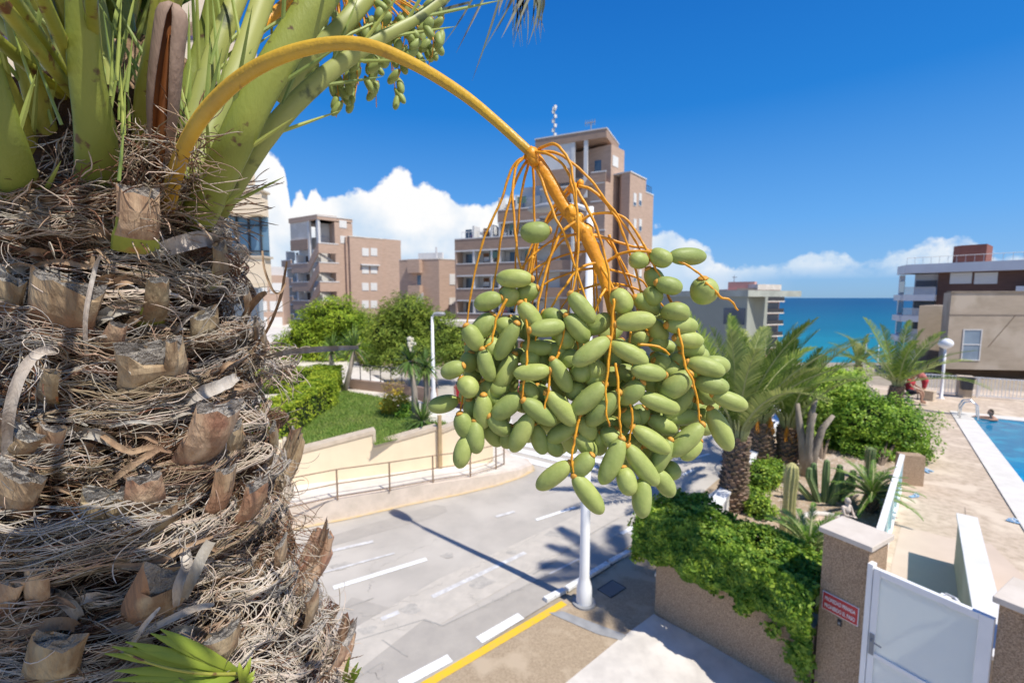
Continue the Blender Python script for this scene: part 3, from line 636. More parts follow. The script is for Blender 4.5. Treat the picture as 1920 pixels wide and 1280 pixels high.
def big_tower():
    A = D(857,560,58); Cn = D(1131,560,50); f = Face((A.x, A.y), (Cn.x, Cn.y)); root = thing('apartment_tower', 'tall stepped brown brick apartment tower behind the hanging dates', 'apartment building', (A.x, A.y, -6))
    tops = [12.25,15.3,18.35]; u2 = f.hit(933,400)[0]; u3 = f.hit(1004,300)[0]; ue = f.len; uc = f.hit(1076,350)[0]; ZT = f.hit(1129,243)[1]
    mb = MB(); D0 = 1.5
    # body behind the balconies: white back walls and side walls
    f.box(mb, .0, u2, -7, tops[0]-1.0, -14, -D0, 0); f.box(mb, u2+.001, u3, -7, tops[1]-1.0, -13.9, -D0-.002, 0); f.box(mb, u3+.002, ue-.2, -7, 18.3, -10, -D0-.004, 0)
    mb.build('wall', m_bwhite, root)
    mb = MB(); f.box(mb, -.25, 0, -7, tops[0]-1.1, -14, -.001, 0); mb.build('side_wall', m_brick, root)
    for k in range(7):
        z = tops[0]-3.05*k
        if z < -6: break
        balcony_floor(root, f, -.25 if k == 0 else .0, u2, z, fins=(2.4,4.9), doors=((.9,.9,0),(3.4,.8,1),(5.3,.9,0)), seed=k)
    for k in range(8):
        z = tops[1]-3.05*k
        balcony_floor(root, f, u2+.01, u3+.5, z, fins=(u2+.2,(u2+u3)/2), doors=((u2+1.6,1.4,0),(u3-1.2,1.4,0)), seed=k+9)
    # stair bay at the corner with slanting parapets
    for k in range(8):
        z = tops[2]-3.05*k; mb = MB()
        f.poly(mb, [(u3+.5,z-4.15),(uc,z-4.15),(uc+1.9,z-1.1),(ue+.02,z-1.1),(ue+.02,z),(uc+1.9,z),(uc,z-3.05),(u3+.5,z-3.05)], -.15, .04, 0)
        f.box(mb, uc+1.9, ue+.05, z-.09, z+.03, -.17, .07, 1); f.box(mb, u3+.5, ue-.1, z-1.25, z-1.10, -D0, -.02, 1)
        mb.build('stair_parapet', [m_brick2, m_bwhite], root)
        mb = MB(); f.box(mb, ue-1.6, ue-.5, z+.05, z+1.6, -D0, -D0+.05); mb.build('window', m_glassdark, root)
    # belvedere on top
    mb = MB(); f.box(mb, u3, ue+.05, ZT-.85, ZT, -5.6, .1, 0); f.box(mb, u3-.05, ue+.1, ZT, ZT+.12, -5.65, .15, 1); f.box(mb, u3, uc-.3, ZT-5.0, ZT-3.5, -.2, 0, 0)
    mb.build('roof', [m_brick2, m_bwhite], root)
    mb = MB(); f.box(mb, u3, uc-.3, ZT-3.5, ZT-.85, -.12, -.03, 0); f.box(mb, u3, ue-1.2, 17.5, ZT-.85, -5.5, -3.4, 0); f.poly(mb, [(uc+.4,17.3),(ue-.1,17.3),(ue-.1,ZT-.85),(uc+.4,ZT-.85)], -3.4, -3.3, 0)
    mb.build('panel', m_bwhite, root)
    for u in (uc-.15, ue-2.2): mb = MB(); f.box(mb, u-.2, u+.2, ZT-6.8, ZT-.85, -.35, 0.02); mb.build('column', m_bwhite, root)
    mb = MB(); f.box(mb, uc-.15, uc+.15, -6, 16, .05, .3); mb.build('column', m_bwhite, root)
    # right faces
    e = Vector((f.P(ue, 0).x, f.P(ue, 0).y, 0)); g1 = D(1165,560,53.2); fr = Face((e.x, e.y), (g1.x, g1.y)); fr.n = Vector((fr.u.y, -fr.u.x, 0))
    mb = MB(); fr.box(mb, .02, fr.len, -7, 17.3, -6, -.02, 0); fr.box(mb, fr.len*.28, fr.len, 17.3, fr.hit(1152,262)[1]-.6, -6, -.02, 0); mb.build('corner_wall', m_brick, root)
    mb = MB(); fr.box(mb, fr.len*.35, fr.len*.65, 19.2, 20.3, -.05, .03); mb.build('window', m_shut, root)
    s0 = D(1160,560,51.0); s1 = D(1176,560,50.2); s2 = D(1222,560,55.5)
    fl = Face((s0.x, s0.y), (s1.x, s1.y)); fr2 = Face((s1.x, s1.y), (s2.x, s2.y)); H = fl.hit(1176,324)[1]; um = fr2.len*.62
    mb = MB(); a = s1; b = fr2.P(um, 0); c = b-fr2.n*4; d_ = s0; block(mb, [(d_.x, d_.y), (a.x, a.y), (b.x, b.y), (c.x, c.y)], -7, H)
    mb.build('side_wall', m_brick, root)
    mb = MB(); q = [fr2.P(um, 0, -.15), fr2.P(fr2.len, 0, -.15), fr2.P(fr2.len, 0, -5), fr2.P(um, 0, -5)]; block(mb, [(p.x, p.y) for p in q], -7, H-1.3); mb.build('side_wall', m_brick, root)
    mb = MB(); q = [d_, a, b]; fr2.box(mb, -.05, um+.05, H, H+.12, -3.5, .08); fr2.box(mb, um+.06, fr2.len, H-1.3, H-1.18, -3.5, -.1); mb.build('coping', m_bwhite, root)
    for py in (373,421,468,515,560):
        for px, s in ((1190,.75),(1200,.6)):
            u, z = fr2.hit(px, py); window(root, fr2, u, z-.7, .62, 1.25, 0, s)
    mb = MB()
    for u in np.linspace(um+.2, fr2.len-.1, 6): mb.tube([fr2.P(u, H-1.2, -.4), fr2.P(u, H-.3, -.4)], .03, 4)
    mb.tube([fr2.P(um, H-.3, -.4), fr2.P(fr2.len, H-.3, -.4)], .03, 4); mb.build('railing', m_darkmetal, root)
    # roof terraces of the lower wings
    mb = MB(); u, z = f.hit(880,440)
    f.box(mb, u2-3.9, u2-.8, tops[0]-.9, tops[0]+.9, -5, -3.2, 0); f.box(mb, u2-4.5, u2-1.8, tops[0]+.9, tops[0]+1.1, -5.2, -2.9, 0); f.box(mb, u3-3, u3+.2, tops[1]-.5, tops[1]+2.9, -6, -2.6, 0); f.box(mb, u3-1.8, u3+.1, tops[1]-.5, tops[1]+1.5, -2.6, -1.2, 0)
    mb.build('roof_terrace', m_bwhite, root)
    mb = MB()
    for k in range(11): mb.tube([f.P(.3+k*.5, tops[0], -.8), f.P(.3+k*.5, tops[0]+.9, -.8)], .025, 4)
    mb.tube([f.P(.3, tops[0]+.9, -.8), f.P(5.3, tops[0]+.9, -.8)], .03, 4)
    for k in range(8): mb.tube([f.P(u2+.4+k*.5, tops[1]-3.05, -.1), f.P(u2+.4+k*.5, tops[1]-2.2, -.1)], .03, 4)
    mb.build('railing', m_bwhite, root)
    return f, ue, ZT
fT, ueT, ZT = big_tower()
an = thing('roof_antenna', 'tall thin mast antenna on the left edge of the tower roof', 'antenna', tuple(fT.P(fT.hit(1031,260)[0], ZT, -1)))
u = fT.hit(1033,260)[0]; zt_ = fT.hit(1031,200)[1]
MB().tube([fT.P(u, ZT, -1), fT.P(u, zt_, -1)], .07, 6).build('mast', m_conc_grey, an)
mb = MB()
for k in range(7): mb.box(fT.P(u+.12*(-1)**k, ZT+.6+k*.5, -1), (.3,.16,.34), .4)
mb.box(fT.P(u, zt_+.1, -1), (.4,.2,.3)); mb.box(fT.P(u, ZT+.15, -1), (.8,.5,.45)); mb.build('aerial_unit', m_bwhite, an)
an = thing('roof_antenna', 'small television aerial near the corner of the tower roof', 'antenna', tuple(fT.P(ueT-2, ZT, -1)))
u = fT.hit(1103,250)[0]; zt_ = fT.hit(1103,222)[1]
MB().tube([fT.P(u, ZT, -1), fT.P(u, zt_, -1)], .05, 5).build('mast', m_conc_grey, an)
mb = MB(); mb.tube([fT.P(u-.7, zt_-.1, -1), fT.P(u+.5, zt_-.1, -1)], .04, 4)
for k in range(5): mb.tube([fT.P(u-.6+k*.25, zt_-.4, -1), fT.P(u-.6+k*.25, zt_+.2, -1)], .03, 4)
mb.build('aerial', m_conc_grey, an)
# --- stair block building (left)
def stair_block():
    A = D(549,560,78); Cn = D(601,560,74); f = Face((A.x, A.y), (Cn.x, Cn.y)); root = thing('apartment_building', 'red brick flats with zigzag white stair balconies and a projecting corner roof', 'apartment building', (A.x, A.y, -6))
    ZT = f.hit(601,401)[1]; ue = f.len; um = f.hit(583,450)[0]; uv = f.hit(577,450)[0]
    g = D(665,560,77.5); fr = Face((Cn.x, Cn.y), (g.x, g.y)); us = fr.hit(628,450)[0]
    zc = fr.hit(601,455)[1]; pitch = 3.05
    mb = MB(); f.box(mb, 0, ue-1.6, -7, ZT-3.2, -7, -1.5, 0); mb.build('wall', m_bwhite, root)
    mb = MB(); fr.box(mb, us, fr.len, -7, ZT-.9, -6, 0, 0); mb.build('side_wall', m_brick, root)
    mb = MB(); fr.box(mb, us-2.0, us-.01, -7, ZT-.9, -3.4, -2.6, 0); mb.build('inner_wall', m_bwhite, root)
    mb = MB(); fr.box(mb, -.02, us+.4, ZT-.75, ZT, -4, .06, 0); f.box(mb, -.1, ue+.03, ZT-.75, ZT+.002, -5, .08, 0); fr.box(mb, us+.4, fr.len+.03, ZT-.75, ZT-.3, -6, .03, 0); fr.box(mb, -.06, fr.len+.08, ZT-.25, ZT-.1, -5.9, .11, 1)
    mb.build('roof', [m_brick, m_bwhite], root)
    mb = MB(); f.box(mb, 0, um-.9, ZT-3.6, ZT-.75, -.3, -.1, 0); mb.build('panel', m_pave, root)
    mb = MB(); f.box(mb, 0, um-.9, ZT-5.3, ZT-3.6, -.3, 0, 0); mb.build('panel', m_brick2, root)
    for u_ in (um-.7, ue-.25): mb = MB(); f.box(mb, u_-.25, u_+.25, zc-3.2 if u_ < um else zc-.5, ZT-.75, -.45, -.05); mb.build('column', m_bwhite, root)
    for k in range(8):
        z = zc-pitch*k; mb = MB()
        f.poly(mb, [(-.0,z-4.6),(um-1.0,z-4.6),(ue-.1,z-1.6),(ue+.02,z-1.6),(ue+.02,z),(ue-.1,z),(um-1.0,z-3.05),(0,z-3.05)], -.2, .03, 0)
        fr.box(mb, .03, us+.3, z-1.6, z, -.2, .03, 0); fr.box(mb, .0, us+.5, z-.12, z+.04, -.25, .08, 1); f.box(mb, 0, um-1.0, z-3.15, z-3.0, -.25, .08, 1)
        mb.build('stair_parapet', [m_brick, m_bwhite], root)
        mb = MB(); fr.poly(mb, [(.1,z-1.6),(us,z-3.0),(us,z-2.6),(.1,z-1.2)], -1.4, -1.2, 0); mb.build('stair_flight', m_bwhite, root)
        for ua_, zb_ in ((um+.1,-1.0),(1.2,-1.6)): mb = MB(); f.box(mb, ua_, ua_+.3, z-3.0, z+zb_, -1.3, -.1, 0); mb.build('column', m_bwhite, root)
        mb = MB(); f.box(mb, 1.9, 2.8, z-3.5, z-1.75, -1.53, -1.45); mb.build('door', m_dark, root)
    # low wing to the left
    B0 = D(531,560,80.5); fl = Face((B0.x, B0.y), (A.x, A.y)); zl = fl.hit(540,487)[1]
    mb = MB(); fl.box(mb, 0, fl.len, -7, zl-1.2, -6, -1.4, 0); mb.build('wall', m_bwhite, root)
    for k in range(6):
        z = zl-.0-pitch*k; balcony_floor(root, fl, 0, fl.len-.02, z if k == 0 else z-.0, hpar=1.4, fins=(fl.len*.5,), doors=((fl.len*.25,.9,0),(fl.len*.75,.8,0)), brick=m_brick)
    # right block
    h0 = D(659,560,76); h1 = D(755,560,82); fb = Face((h0.x, h0.y), (h1.x, h1.y)); hz = fb.hit(661,444)[1]
    mb = MB(); fb.box(mb, .0, fb.len*.62, -7, hz, -7, 0, 0); fb.box(mb, fb.len*.62+.01, fb.len, -7, hz+.15, -7, -.3, 0); fb.box(mb, -.4, -.01, -7, hz, -5, -.6, 0); mb.build('wall', m_brick, root)
    mb = MB(); fb.box(mb, -.1, fb.len*.62+.05, hz, hz+.14, -6, .06, 0); mb.build('coping', m_pave, root)
    for py in (472,505,537,570,602):
        for px in (685,701): u, z = fb.hit(px, py); window(root, fb, u, z-.65, 1.05, 1.2, 0)
    u, z = fb.hit(693,497); mb = MB(); fb.box(mb, u-1.6, u+1.6, z-.1, z+.12, 0, .5); mb.build('awning_ledge', m_bwhite, root)
    for px, py, k in ((643,420,0),(645,449,1)):
        u, z = fr.hit(px, py); window(root, fr, u, z-.6, 1.1, 1.1, 0, 1 if not k else 1)
    # skyline of the roof: little structures
    mb = MB(); fb.box(mb, fb.len*.65, fb.len+3, hz+.1, hz+.9, -6, -5.9); 
    mb.build('roof_rail', mat('thin_mesh_rail', (.7,.72,.75), None, .8), root)
stair_block()
# --- middle brick building
def mid_block():
    A = D(750,560,66); Cn = D(824,560,64); g = D(868,560,66.5); f = Face((A.x, A.y), (Cn.x, Cn.y)); fr = Face((Cn.x, Cn.y), (g.x, g.y))
    root = thing('apartment_building', 'lower red brick block with small shuttered windows between the stair flats and the tower', 'apartment building', (A.x, A.y, -6)); zt_ = f.hit(824,486)[1]
    mb = MB(); block(mb, [(A.x, A.y), (Cn.x, Cn.y), (g.x, g.y), (g.x+1, g.y+8), (A.x+2, A.y+8)], -7, zt_); mb.build('wall', m_brick, root)
    mb = MB(); f.box(mb, 0, f.len, zt_, zt_+.12, -5, .05); fr.box(mb, .06, fr.len, zt_, zt_+.118, -3, .05); mb.build('coping', m_pave, root)
    mb = MB(); f.box(mb, f.hit(770,500)[0], f.hit(792,500)[0], f.hit(780,512)[1], f.hit(780,487)[1], 0, .9, 0); mb.build('balcony', m_brick, root); mb = MB(); f.box(mb, f.hit(770,500)[0], f.hit(792,500)[0], f.hit(780,555)[1], f.hit(780,535)[1], 0, .9, 0); mb.build('balcony', m_brick, root)
    for px, py in ((849,524),(850,580),(852,612)): u, z = fr.hit(px, py); window(root, fr, u, z-.7, 1.0, 1.4, 0)
    mb = MB(); u, z = fr.hit(852,565); 
    fr.poly(mb, [(u-.9,z-.5),(u+.9,z-.5),(u+.9,z+.55),(u-.9,z+.55)], 0.03, .08); fr.box(mb, u-1, u+1, z-.5, z-.4, 0, .9); mb.build('awning', m_conc, root)
    mb = MB(); u, z = f.hit(786,560); f.poly(mb, [(u-1.3,z-.7),(u+1.2,z+.9),(u+1.2,z-.7)], .9, .96); f.box(mb, u-1.5, u+1.2, z-.85, z-.7, 0, 1.0); mb.build('awning', m_conc, root)
    mb = MB(); u, z = f.hit(786,528); f.box(mb, u-.3, u+.3, z-.7, z+.9, -.02, .03); mb.build('window', m_glassdark, root)
    mb = MB(); f.box(mb, 1, 5, zt_+.1, zt_+1.3, -4, -3.6); f.box(mb, 4.3, 4.5, zt_+.1, zt_+2, -3, -2.8); mb.build('roof_hut', m_bwhite, root)
mid_block()
# --- far left pink brick slice + white building above
A = D(480,560,60); Cn = D(531,560,62); f = Face((A.x-6, A.y-1), (Cn.x, Cn.y))
root = thing('apartment_building', 'pinkish brick block just right of the palm trunk with white shutters', 'apartment building', (A.x, A.y, -6)); zt_ = f.hit(520,516)[1]
mb = MB(); f.box(mb, 0, f.len, -7, zt_, -7, 0); mb.build('wall', m_brick, root)
for px in (489,518):
    for py in (541,575,605): u, z = f.hit(px, py); window(root, f, u, z-.6, 1.4, 1.3)
mb = MB(); f.box(mb, f.len-4, f.len-.2, zt_, zt_+1.3, -6, -3); mb.build('penthouse', m_bwhite, root)
# --- grey green low building
A = D(1222,560,44); Cn = D(1402,560,36); g = D(1440,560,44); f = Face((A.x, A.y), (Cn.x, Cn.y)); fr = Face((Cn.x, Cn.y), (g.x, g.y))
root = thing('low_building', 'plain flat roofed grey green building behind the palm fronds', 'building', (A.x, A.y, -6)); zt_ = f.hit(1400,556)[1]
m_gg = mat('grey_green_render', (.40,.42,.36), (.35,.37,.32), .9, .4)
mb = MB(); block(mb, [(A.x, A.y), (Cn.x, Cn.y), (g.x, g.y), (g.x-6, g.y+6), (A.x, A.y+10)], -7, zt_); mb.build('wall', m_gg, root)
mb = MB(); f.box(mb, -.1, f.len+.1, zt_, zt_+.5, -8, .15); mb.build('roof', mat('pale_roof_edge', (.52,.54,.47), None, .9, 1), root)
u, z = f.hit(1375,580); mb = MB(); f.box(mb, u-.8, u+1.0, z-1.2, z+.1, -.02, .05); mb.build('window', m_glassdark, root)
# --- pink building by the sea
A = D(1362,560,122); Cn = D(1418,560,118); g = D(1462,560,121); f = Face((A.x, A.y), (Cn.x, Cn.y)); fr = Face((Cn.x, Cn.y), (g.x, g.y))
m_pink = mat('pink_render', (.62,.36,.31), (.55,.32,.28), .9, .3)
root = thing('apartment_building', 'small pink seafront block with dark balconies, left of the open sea', 'apartment building', (A.x, A.y, -15)); zt_ = f.hit(1400,542)[1]; z2 = f.hit(1380,528)[1]
mb = MB(); block(mb, [(A.x, A.y), (Cn.x, Cn.y), (g.x, g.y), (g.x-2, g.y+9), (A.x, A.y+12)], -16, zt_); f.box(mb, 0, f.len*.9, zt_, z2, -6, -1.5); mb.build('wall', m_pink, root)
mb = MB(); f.box(mb, f.len*.35, f.len+.1, -16, zt_+.3, -.02, .04); mb.build('panel', mat('beige_render', (.62,.48,.36), None, .9, .4), root)
mb = MB(); fr.box(mb, 0, fr.len, zt_-.2, zt_+1.2, -3, .3); mb.build('roof_edge', m_pave, root)
for k in range(5):
    z = zt_-3-k*3.0; mb = MB(); fr.box(mb, 0, fr.len+.5, z-.3, z, -2, 1.1, 0); fr.box(mb, 0.1, fr.len+.4, z, z+1.0, 1.0, 1.05, 1); mb.build('balcony', [m_pave, m_darkmetal], root)
    mb = MB(); fr.box(mb, .5, fr.len-.3, z+.1, z+2.5, 0, .05, 0); mb.build('window', m_glassdark, root)
mb = MB().tube([f.P(1.2, z2, -3), f.P(1.2, z2+1.8, -3)], .08, 4); f.box(mb, .7, 1.9, z2+1.2, z2+1.35, -3.1, -2.9); mb.build('aerial', m_conc_grey, root)
# --- brown flats with white balconies at right
A = D(1683,560,70); Cn = D(1697,560,66); g = D(1748,560,66.5)
f = Face((A.x, A.y), (Cn.x, Cn.y)); fr = Face((Cn.x, Cn.y), (g.x, g.y)); dd = Vector((.61,-.79,0)).normalized(); e2 = Vector((Cn.x, Cn.y, 0))+dd*34; g = Vector((Cn.x, Cn.y, 0))+dd*3.3; fr = Face((Cn.x, Cn.y), (g.x, g.y))
m_brown = mat('dark_brown_cladding', (.155,.085,.065), (.125,.07,.055), .8, .8, stretch=(1,1,4)); m_greywhite = mat('blue_white_render', (.82,.82,.82), (.74,.74,.75), .8, .5)
root = thing('apartment_building', 'dark brown seafront flats with white balconies and a brown rooftop box', 'apartment building', (Cn.x, Cn.y, -8)); zt_ = fr.hit(1700,497)[1]
ff = Face((Cn.x, Cn.y), (e2.x, e2.y)); 
mb = MB(); ff.box(mb, fr.len, ff.len, -10, zt_-.3, -14, -.2); mb.build('wall', m_brown, root)
mb = MB(); ff.box(mb, 0, ff.len, zt_-1.2, zt_, -14, .9); f.box(mb, 0, f.len+.2, zt_-1.2, zt_+.01, -2, .3); mb.build('roof', m_greywhite, root)
mb = MB(); ff.box(mb, .5, fr.len-.01, -10, zt_-1.3, -12, -2); f.box(mb, 0, .6, -10, zt_-1.3, -.6, 0); mb.build('balcony_wall', m_greywhite, root)
for k in range(5):
    z = zt_-1.2-2.95*(k+1); mb = MB(); ff.box(mb, -.1, fr.len, z-.9, z-.05, -2, .9, 0); f.box(mb, 0, f.len, z-.9, z-.051, -2, .5, 0); mb.build('balcony', m_greywhite, root)
    mb = MB(); mb2_ = MB()
    for i in range(22): ff.box(mb, .1+i*fr.len/22, .18+i*fr.len/22, z-.05, z+.95, .84, .88, 0)
    ff.box(mb, -.05, fr.len, z+.95, z+1.02, .8, .92, 0); mb.build('railing', m_bwhite, root)
    mb = MB(); ff.box(mb, .7, fr.len-.4, z+.95, z+1.95, -1.95, -1.7); f.box(mb, .8, f.len-.8, z+.3, z+1.9, -.02, .03); mb.build('window', m_glassdark, root)
for px, dark in ((1801,0),(1848,0)): u, z = ff.hit(px, 521); window(root, ff, u, z-.7, 2.0, 1.35, -.2, 1)
mb = MB(); q = ff.hit(1778,480)[0]; r0 = ff.hit(1844,480)[0]; ztb = ff.hit(1800,458)[1]
block(mb, [(ff.P(q,0,-3).x, ff.P(q,0,-3).y), (ff.P(q+.8,0,-2).x, ff.P(q+.8,0,-2).y), (ff.P(r0,0,-2).x, ff.P(r0,0,-2).y), (ff.P(r0,0,-7).x, ff.P(r0,0,-7).y), (ff.P(q,0,-7).x, ff.P(q,0,-7).y)], zt_-.2, ztb); mb.build('rooftop_box', mat('rust_brown_render', (.26,.10,.075), (.22,.085,.065), .85, .8), root)
mb = MB()
for i in range(40): mb.tube([ff.P(i*ff.len/40, zt_, .5), ff.P(i*ff.len/40, zt_+.95, .5)], .03, 4)
mb.tube([ff.P(0, zt_+.95, .5), ff.P(ff.len, zt_+.95, .5)], .035, 4); mb.build('roof_railing', m_bwhite, root)
q = ff.hit(1908,530)[0]; mb = MB()
for k in range(3): ff.box(mb, q, ff.len, zt_-4.2-2.95*k, zt_-3.2-2.95*k, -.1, 1.2)
mb.build('end_balcony', m_greywhite, root)
# --- beige overhanging building
A = D(1768,640,31.5); Cn = D(1776,640,28.3); e2 = D(2250,640,26.5); f = Face((Cn.x, Cn.y), (e2.x, e2.y)); A = D(1762,640,32)
m_bstone = mat('beige_stucco', (.47,.385,.30), (.40,.33,.25), .95, .9, stretch=(1,1,3), bump=.4, bscale=12, c3=(.52,.44,.35), s3=.5)
root = thing('stucco_building', 'beige stucco building overhanging the pool railing with one tall window', 'building', (Cn.x, Cn.y, 0)); zt_ = f.hit(1800,548)[1]; zb_ = f.hit(1800,692)[1]
mb = MB(); block(mb, [(Cn.x,Cn.y),(e2.x,e2.y),(e2.x+1,e2.y+5),(A.x,A.y)], zb_, zt_); mb.build('wall', m_bstone, root)
mb = MB(); f.box(mb, -.05, f.len, zt_, zt_+.08, -.3, .06); u, z = f.hit(1800,590); f.box(mb, 0, f.len, z-.03, z+.03, 0, .02); mb.build('trim', mat('dark_trim', (.3,.25,.2), None, .9), root)
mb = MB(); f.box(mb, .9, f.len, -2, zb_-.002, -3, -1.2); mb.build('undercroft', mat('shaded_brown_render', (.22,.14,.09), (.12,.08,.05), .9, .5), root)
B2 = D(1745,640,37); mb = MB(); block(mb, [(A.x-.3,A.y+1.5),(A.x+6,A.y+1.5),(B2.x+8,B2.y+1),(B2.x,B2.y)], -3, zt_-.9); mb.build('rear_wing', m_bstone, root)
(u0_, z1_), (u1_, z0_) = f.hit(1806,617), f.hit(1836,676)
wmb = MB(); f.box(wmb, u0_, u1_, z0_, z1_, -.1, .01, 1); 
for uu in (u0_, u1_-.06): f.box(wmb, uu, uu+.06, z0_, z1_, 0, .04, 0)
for zz in (z0_, (z0_+z1_)/2, z1_-.06): f.box(wmb, u0_+.061, u1_-.061, zz, zz+.06, .0, .038, 0)
wmb.build('window', [m_bwhite, mat('pale_glass', (.30,.38,.46), (.2,.27,.35), .15, .8, spec=.7)], root)
mb = MB(); (ua, za_), (ub, zb2) = f.hit(1904,590), f.hit(1852,650); f.poly(mb, [(ua,za_),(ua+.04,za_),(ub+.04,zb2),(ub,zb2)], .0, .02); mb.build('cable', m_bark, root)
# --- cream balcony building left behind the palm
root = thing('apartment_building', 'cream apartment building with glazed balconies directly behind the palm trunk', 'apartment building', (-9,14,LZ))
E = D(497,560,16); X0 = E.x; YF = 16
def cbox(mb, x0, x1, y0, y1, z0, z1, mi=0): mb.box(((x0+x1)/2,(y0+y1)/2,(z0+z1)/2), (x1-x0,y1-y0,z1-z0), 0, mi)
def zy(py, Y=YF): return D(0, py, Y).z
mb = MB(); 
cbox(mb, -28, X0*1.36, YF+1.6, YF+6, zy(532)-.0, zy(352), 0)
mb.build('wall', m_plain_cream, root)
for a_, b_ in ((402,358),(532,483)):
    mb = MB(); cbox(mb, -22, X0, YF, YF+.12, zy(a_), zy(b_)); cbox(mb, X0-.55, X0-.05, YF+.121, YF+.6, zy(a_), zy(b_)); cbox(mb, -22, X0-1.3, YF+.121, YF+1.6, zy(a_)+.02, zy(a_)+.15); mb.build('balcony', m_plain_cream, root)
mb = MB(); cbox(mb, -22, X0+.04, YF-.05, YF+.62, zy(358), zy(358)+.07); cbox(mb, -22, X0+.04, YF-.05, YF+.62, zy(483), zy(483)+.07); mb.build('coping', m_cap, root)
mb = MB(); cbox(mb, -22, X0-.03, YF+.5, YF+.53, zy(483), zy(402)); cbox(mb, -22, X0-1.3, YF+.12, YF+1.6, zy(402), zy(402)+.1); mb.build('glazing', mat('balcony_glass', (.20,.32,.42), (.10,.18,.26), .12, .5, spec=.8), root)
mb = MB()
for x in np.arange(X0-12, X0+.01, .42): cbox(mb, x-.07, x-.02, YF+.44, YF+.49, zy(483), zy(402))
for py in (420,470): cbox(mb, X0-12, X0-.02, YF+.42, YF+.47, zy(py), zy(py)+.05)
mb.build('window_frame', m_darkmetal, root)
mb = MB(); 
for py in (340,348): cbox(mb, X0-12, X0-.02, YF+.05, YF+.08, zy(py), zy(py)+.03)
for x in np.arange(X0-11, X0, .8): cbox(mb, x-.03, x, YF+.05, YF+.08, zy(358), zy(340)+.03)
mb.build('railing', m_darkmetal, root)
# set back upper storeys rising out of the frame
for k, (x1, py0, py1) in enumerate(((D(455,0,17.5).x,345,285),(D(478,0,17.5).x,235,205),(D(440,0,17.5).x,150,100),(D(470,0,17.5).x,130,75),(D(430,0,17.5).x,40,-20))):
    mb = MB(); cbox(mb, -24, x1, 17.5+.01*k, 17.7+.01*k, zy(py0,17.5), zy(py1,17.5)); cbox(mb, -24, x1-.9, 17.75, 19.2, zy(py0,17.5)+.02, zy(py0,17.5)+.2); mb.build('balcony', m_plain_cream, root)
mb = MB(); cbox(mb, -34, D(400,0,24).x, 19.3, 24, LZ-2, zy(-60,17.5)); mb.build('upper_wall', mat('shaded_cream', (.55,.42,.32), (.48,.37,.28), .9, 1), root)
mb = MB(); cbox(mb, -30, X0*1.45, YF+3, YF+7, -1, zy(532)); mb.build('ground_floor', mat('greyblue_render', (.40,.44,.47), (.32,.36,.4), .9, .8), root)
mb = MB(); 
for py in (205,75): cbox(mb, -24, D(470,0,17.5).x, 17.5, 17.9, zy(py,17.5)+.01, zy(py,17.5)+.14)
mb.build('flower_trough', mat('purple_petals', (.16,.07,.30), (.08,.12,.05), .8, 9), root)
# ================================================================== seafront bits
struct(MB().sheet([(50,104,th(50,104)+.3),(180,104,th(180,104)+.3),(180,112,th(100,112)+.35),(50,112,th(50,112)+.35)]).build('promenade', m_pave))
for i, (px, py, Y, w_, h, col) in enumerate([(1640,716,62,3.4,1.6,'white_van_paint'),(1625,724,50,2.6,1.2,'silver_paint')]):
    p = D(px, py, Y); root = car('parked_car', ['white van parked near the beach below the far palm','pale silver car parked below the hedge, nearer than the white van'][i], (p.x, p.y, p.z-.6), R_(30), [(.75,.75,.74),(.5,.52,.55)][i])
for i, (px, py, Y) in enumerate([(1625,640,95),(1648,650,100)]):
    b = D(px, py, Y); z = th(b.x, b.y); street_lamp(['distant white promenade lamp standing against the sea','thin distant lamp beside the white promenade lamp'][i], (b.x, b.y, z), b.z+1.5-z, (1,0,0), .1, .7, .4)
wh = thing('beach_kiosk', 'white beach kiosk with thatched roof below the sea line', 'kiosk', tuple(D(1640,745,46)))
p = D(1643,735,46); mb = MB().box((p.x,p.y,p.z-1), (4.2,3,2.0), .5); mb.build('wall', m_whitewall, wh)
MB().add([(p.x-2.6,p.y-2,p.z-.1),(p.x+2.6,p.y-2,p.z-.1),(p.x+2.6,p.y+2,p.z-.1),(p.x-2.6,p.y+2,p.z-.1),(p.x-1,p.y,p.z+.75),(p.x+1,p.y,p.z+.75)], [(0,1,5,4),(1,2,5),(2,3,4,5),(3,0,4),(3,2,1,0)]).build('roof', mat('thatch', (.46,.36,.25), (.34,.26,.18), .95, 6, bump=.5), wh)
# ================================================================== pool deck side
m_deck = mat('deck_tiles', (.62,.50,.385), (.43,.335,.24), .9, 6, bump=.5, bscale=40, c3=(.70,.58,.45), s3=1.3, detail=9, contrast=(.42,.72))
m_tile = mat('pale_pink_tiles', (.66,.53,.43), (.60,.48,.385), .8, 1.2, bump=.05)
m_coping = mat('white_pool_coping', (.76,.72,.66), (.68,.64,.58), .8, 3)
gA = Vector((2.27,6.85,0)); gW = Vector((.62,-.785,0)).normalized(); gR = Vector((.66,.75,0)).normalized()
P1 = Vector((3.70,5.20,0)); pW = Vector((.50,-.866,0)).normalized()     # gate pillar, front left corner, direction along the front
fenA = Vector((4.05,5.15,0)); fenB = Vector((9.98,11.4,0)); fenD = (fenB-fenA).normalized(); fenN = Vector((fenD.y,-fenD.x,0))
def hole_deck():
    pc = [Vector((18.5,18.7,0)), Vector((26,15.6,0)), Vector((19.5,5.6,0)), Vector((8.0,5.5,0))]
    return pc
pA = G(1822,781); pB = G(1920,907); pd = (pB-pA).normalized(); pn = Vector((-pd.y, pd.x, 0)); pn = pn if pn.x > 0 else -pn
pn = (pn*.8+(G(1920,789)-pA).normalized()*.5).normalized()
c0 = pA; c1 = pA+pd*16; c2 = c1+pn*9; c3 = pA+pn*9
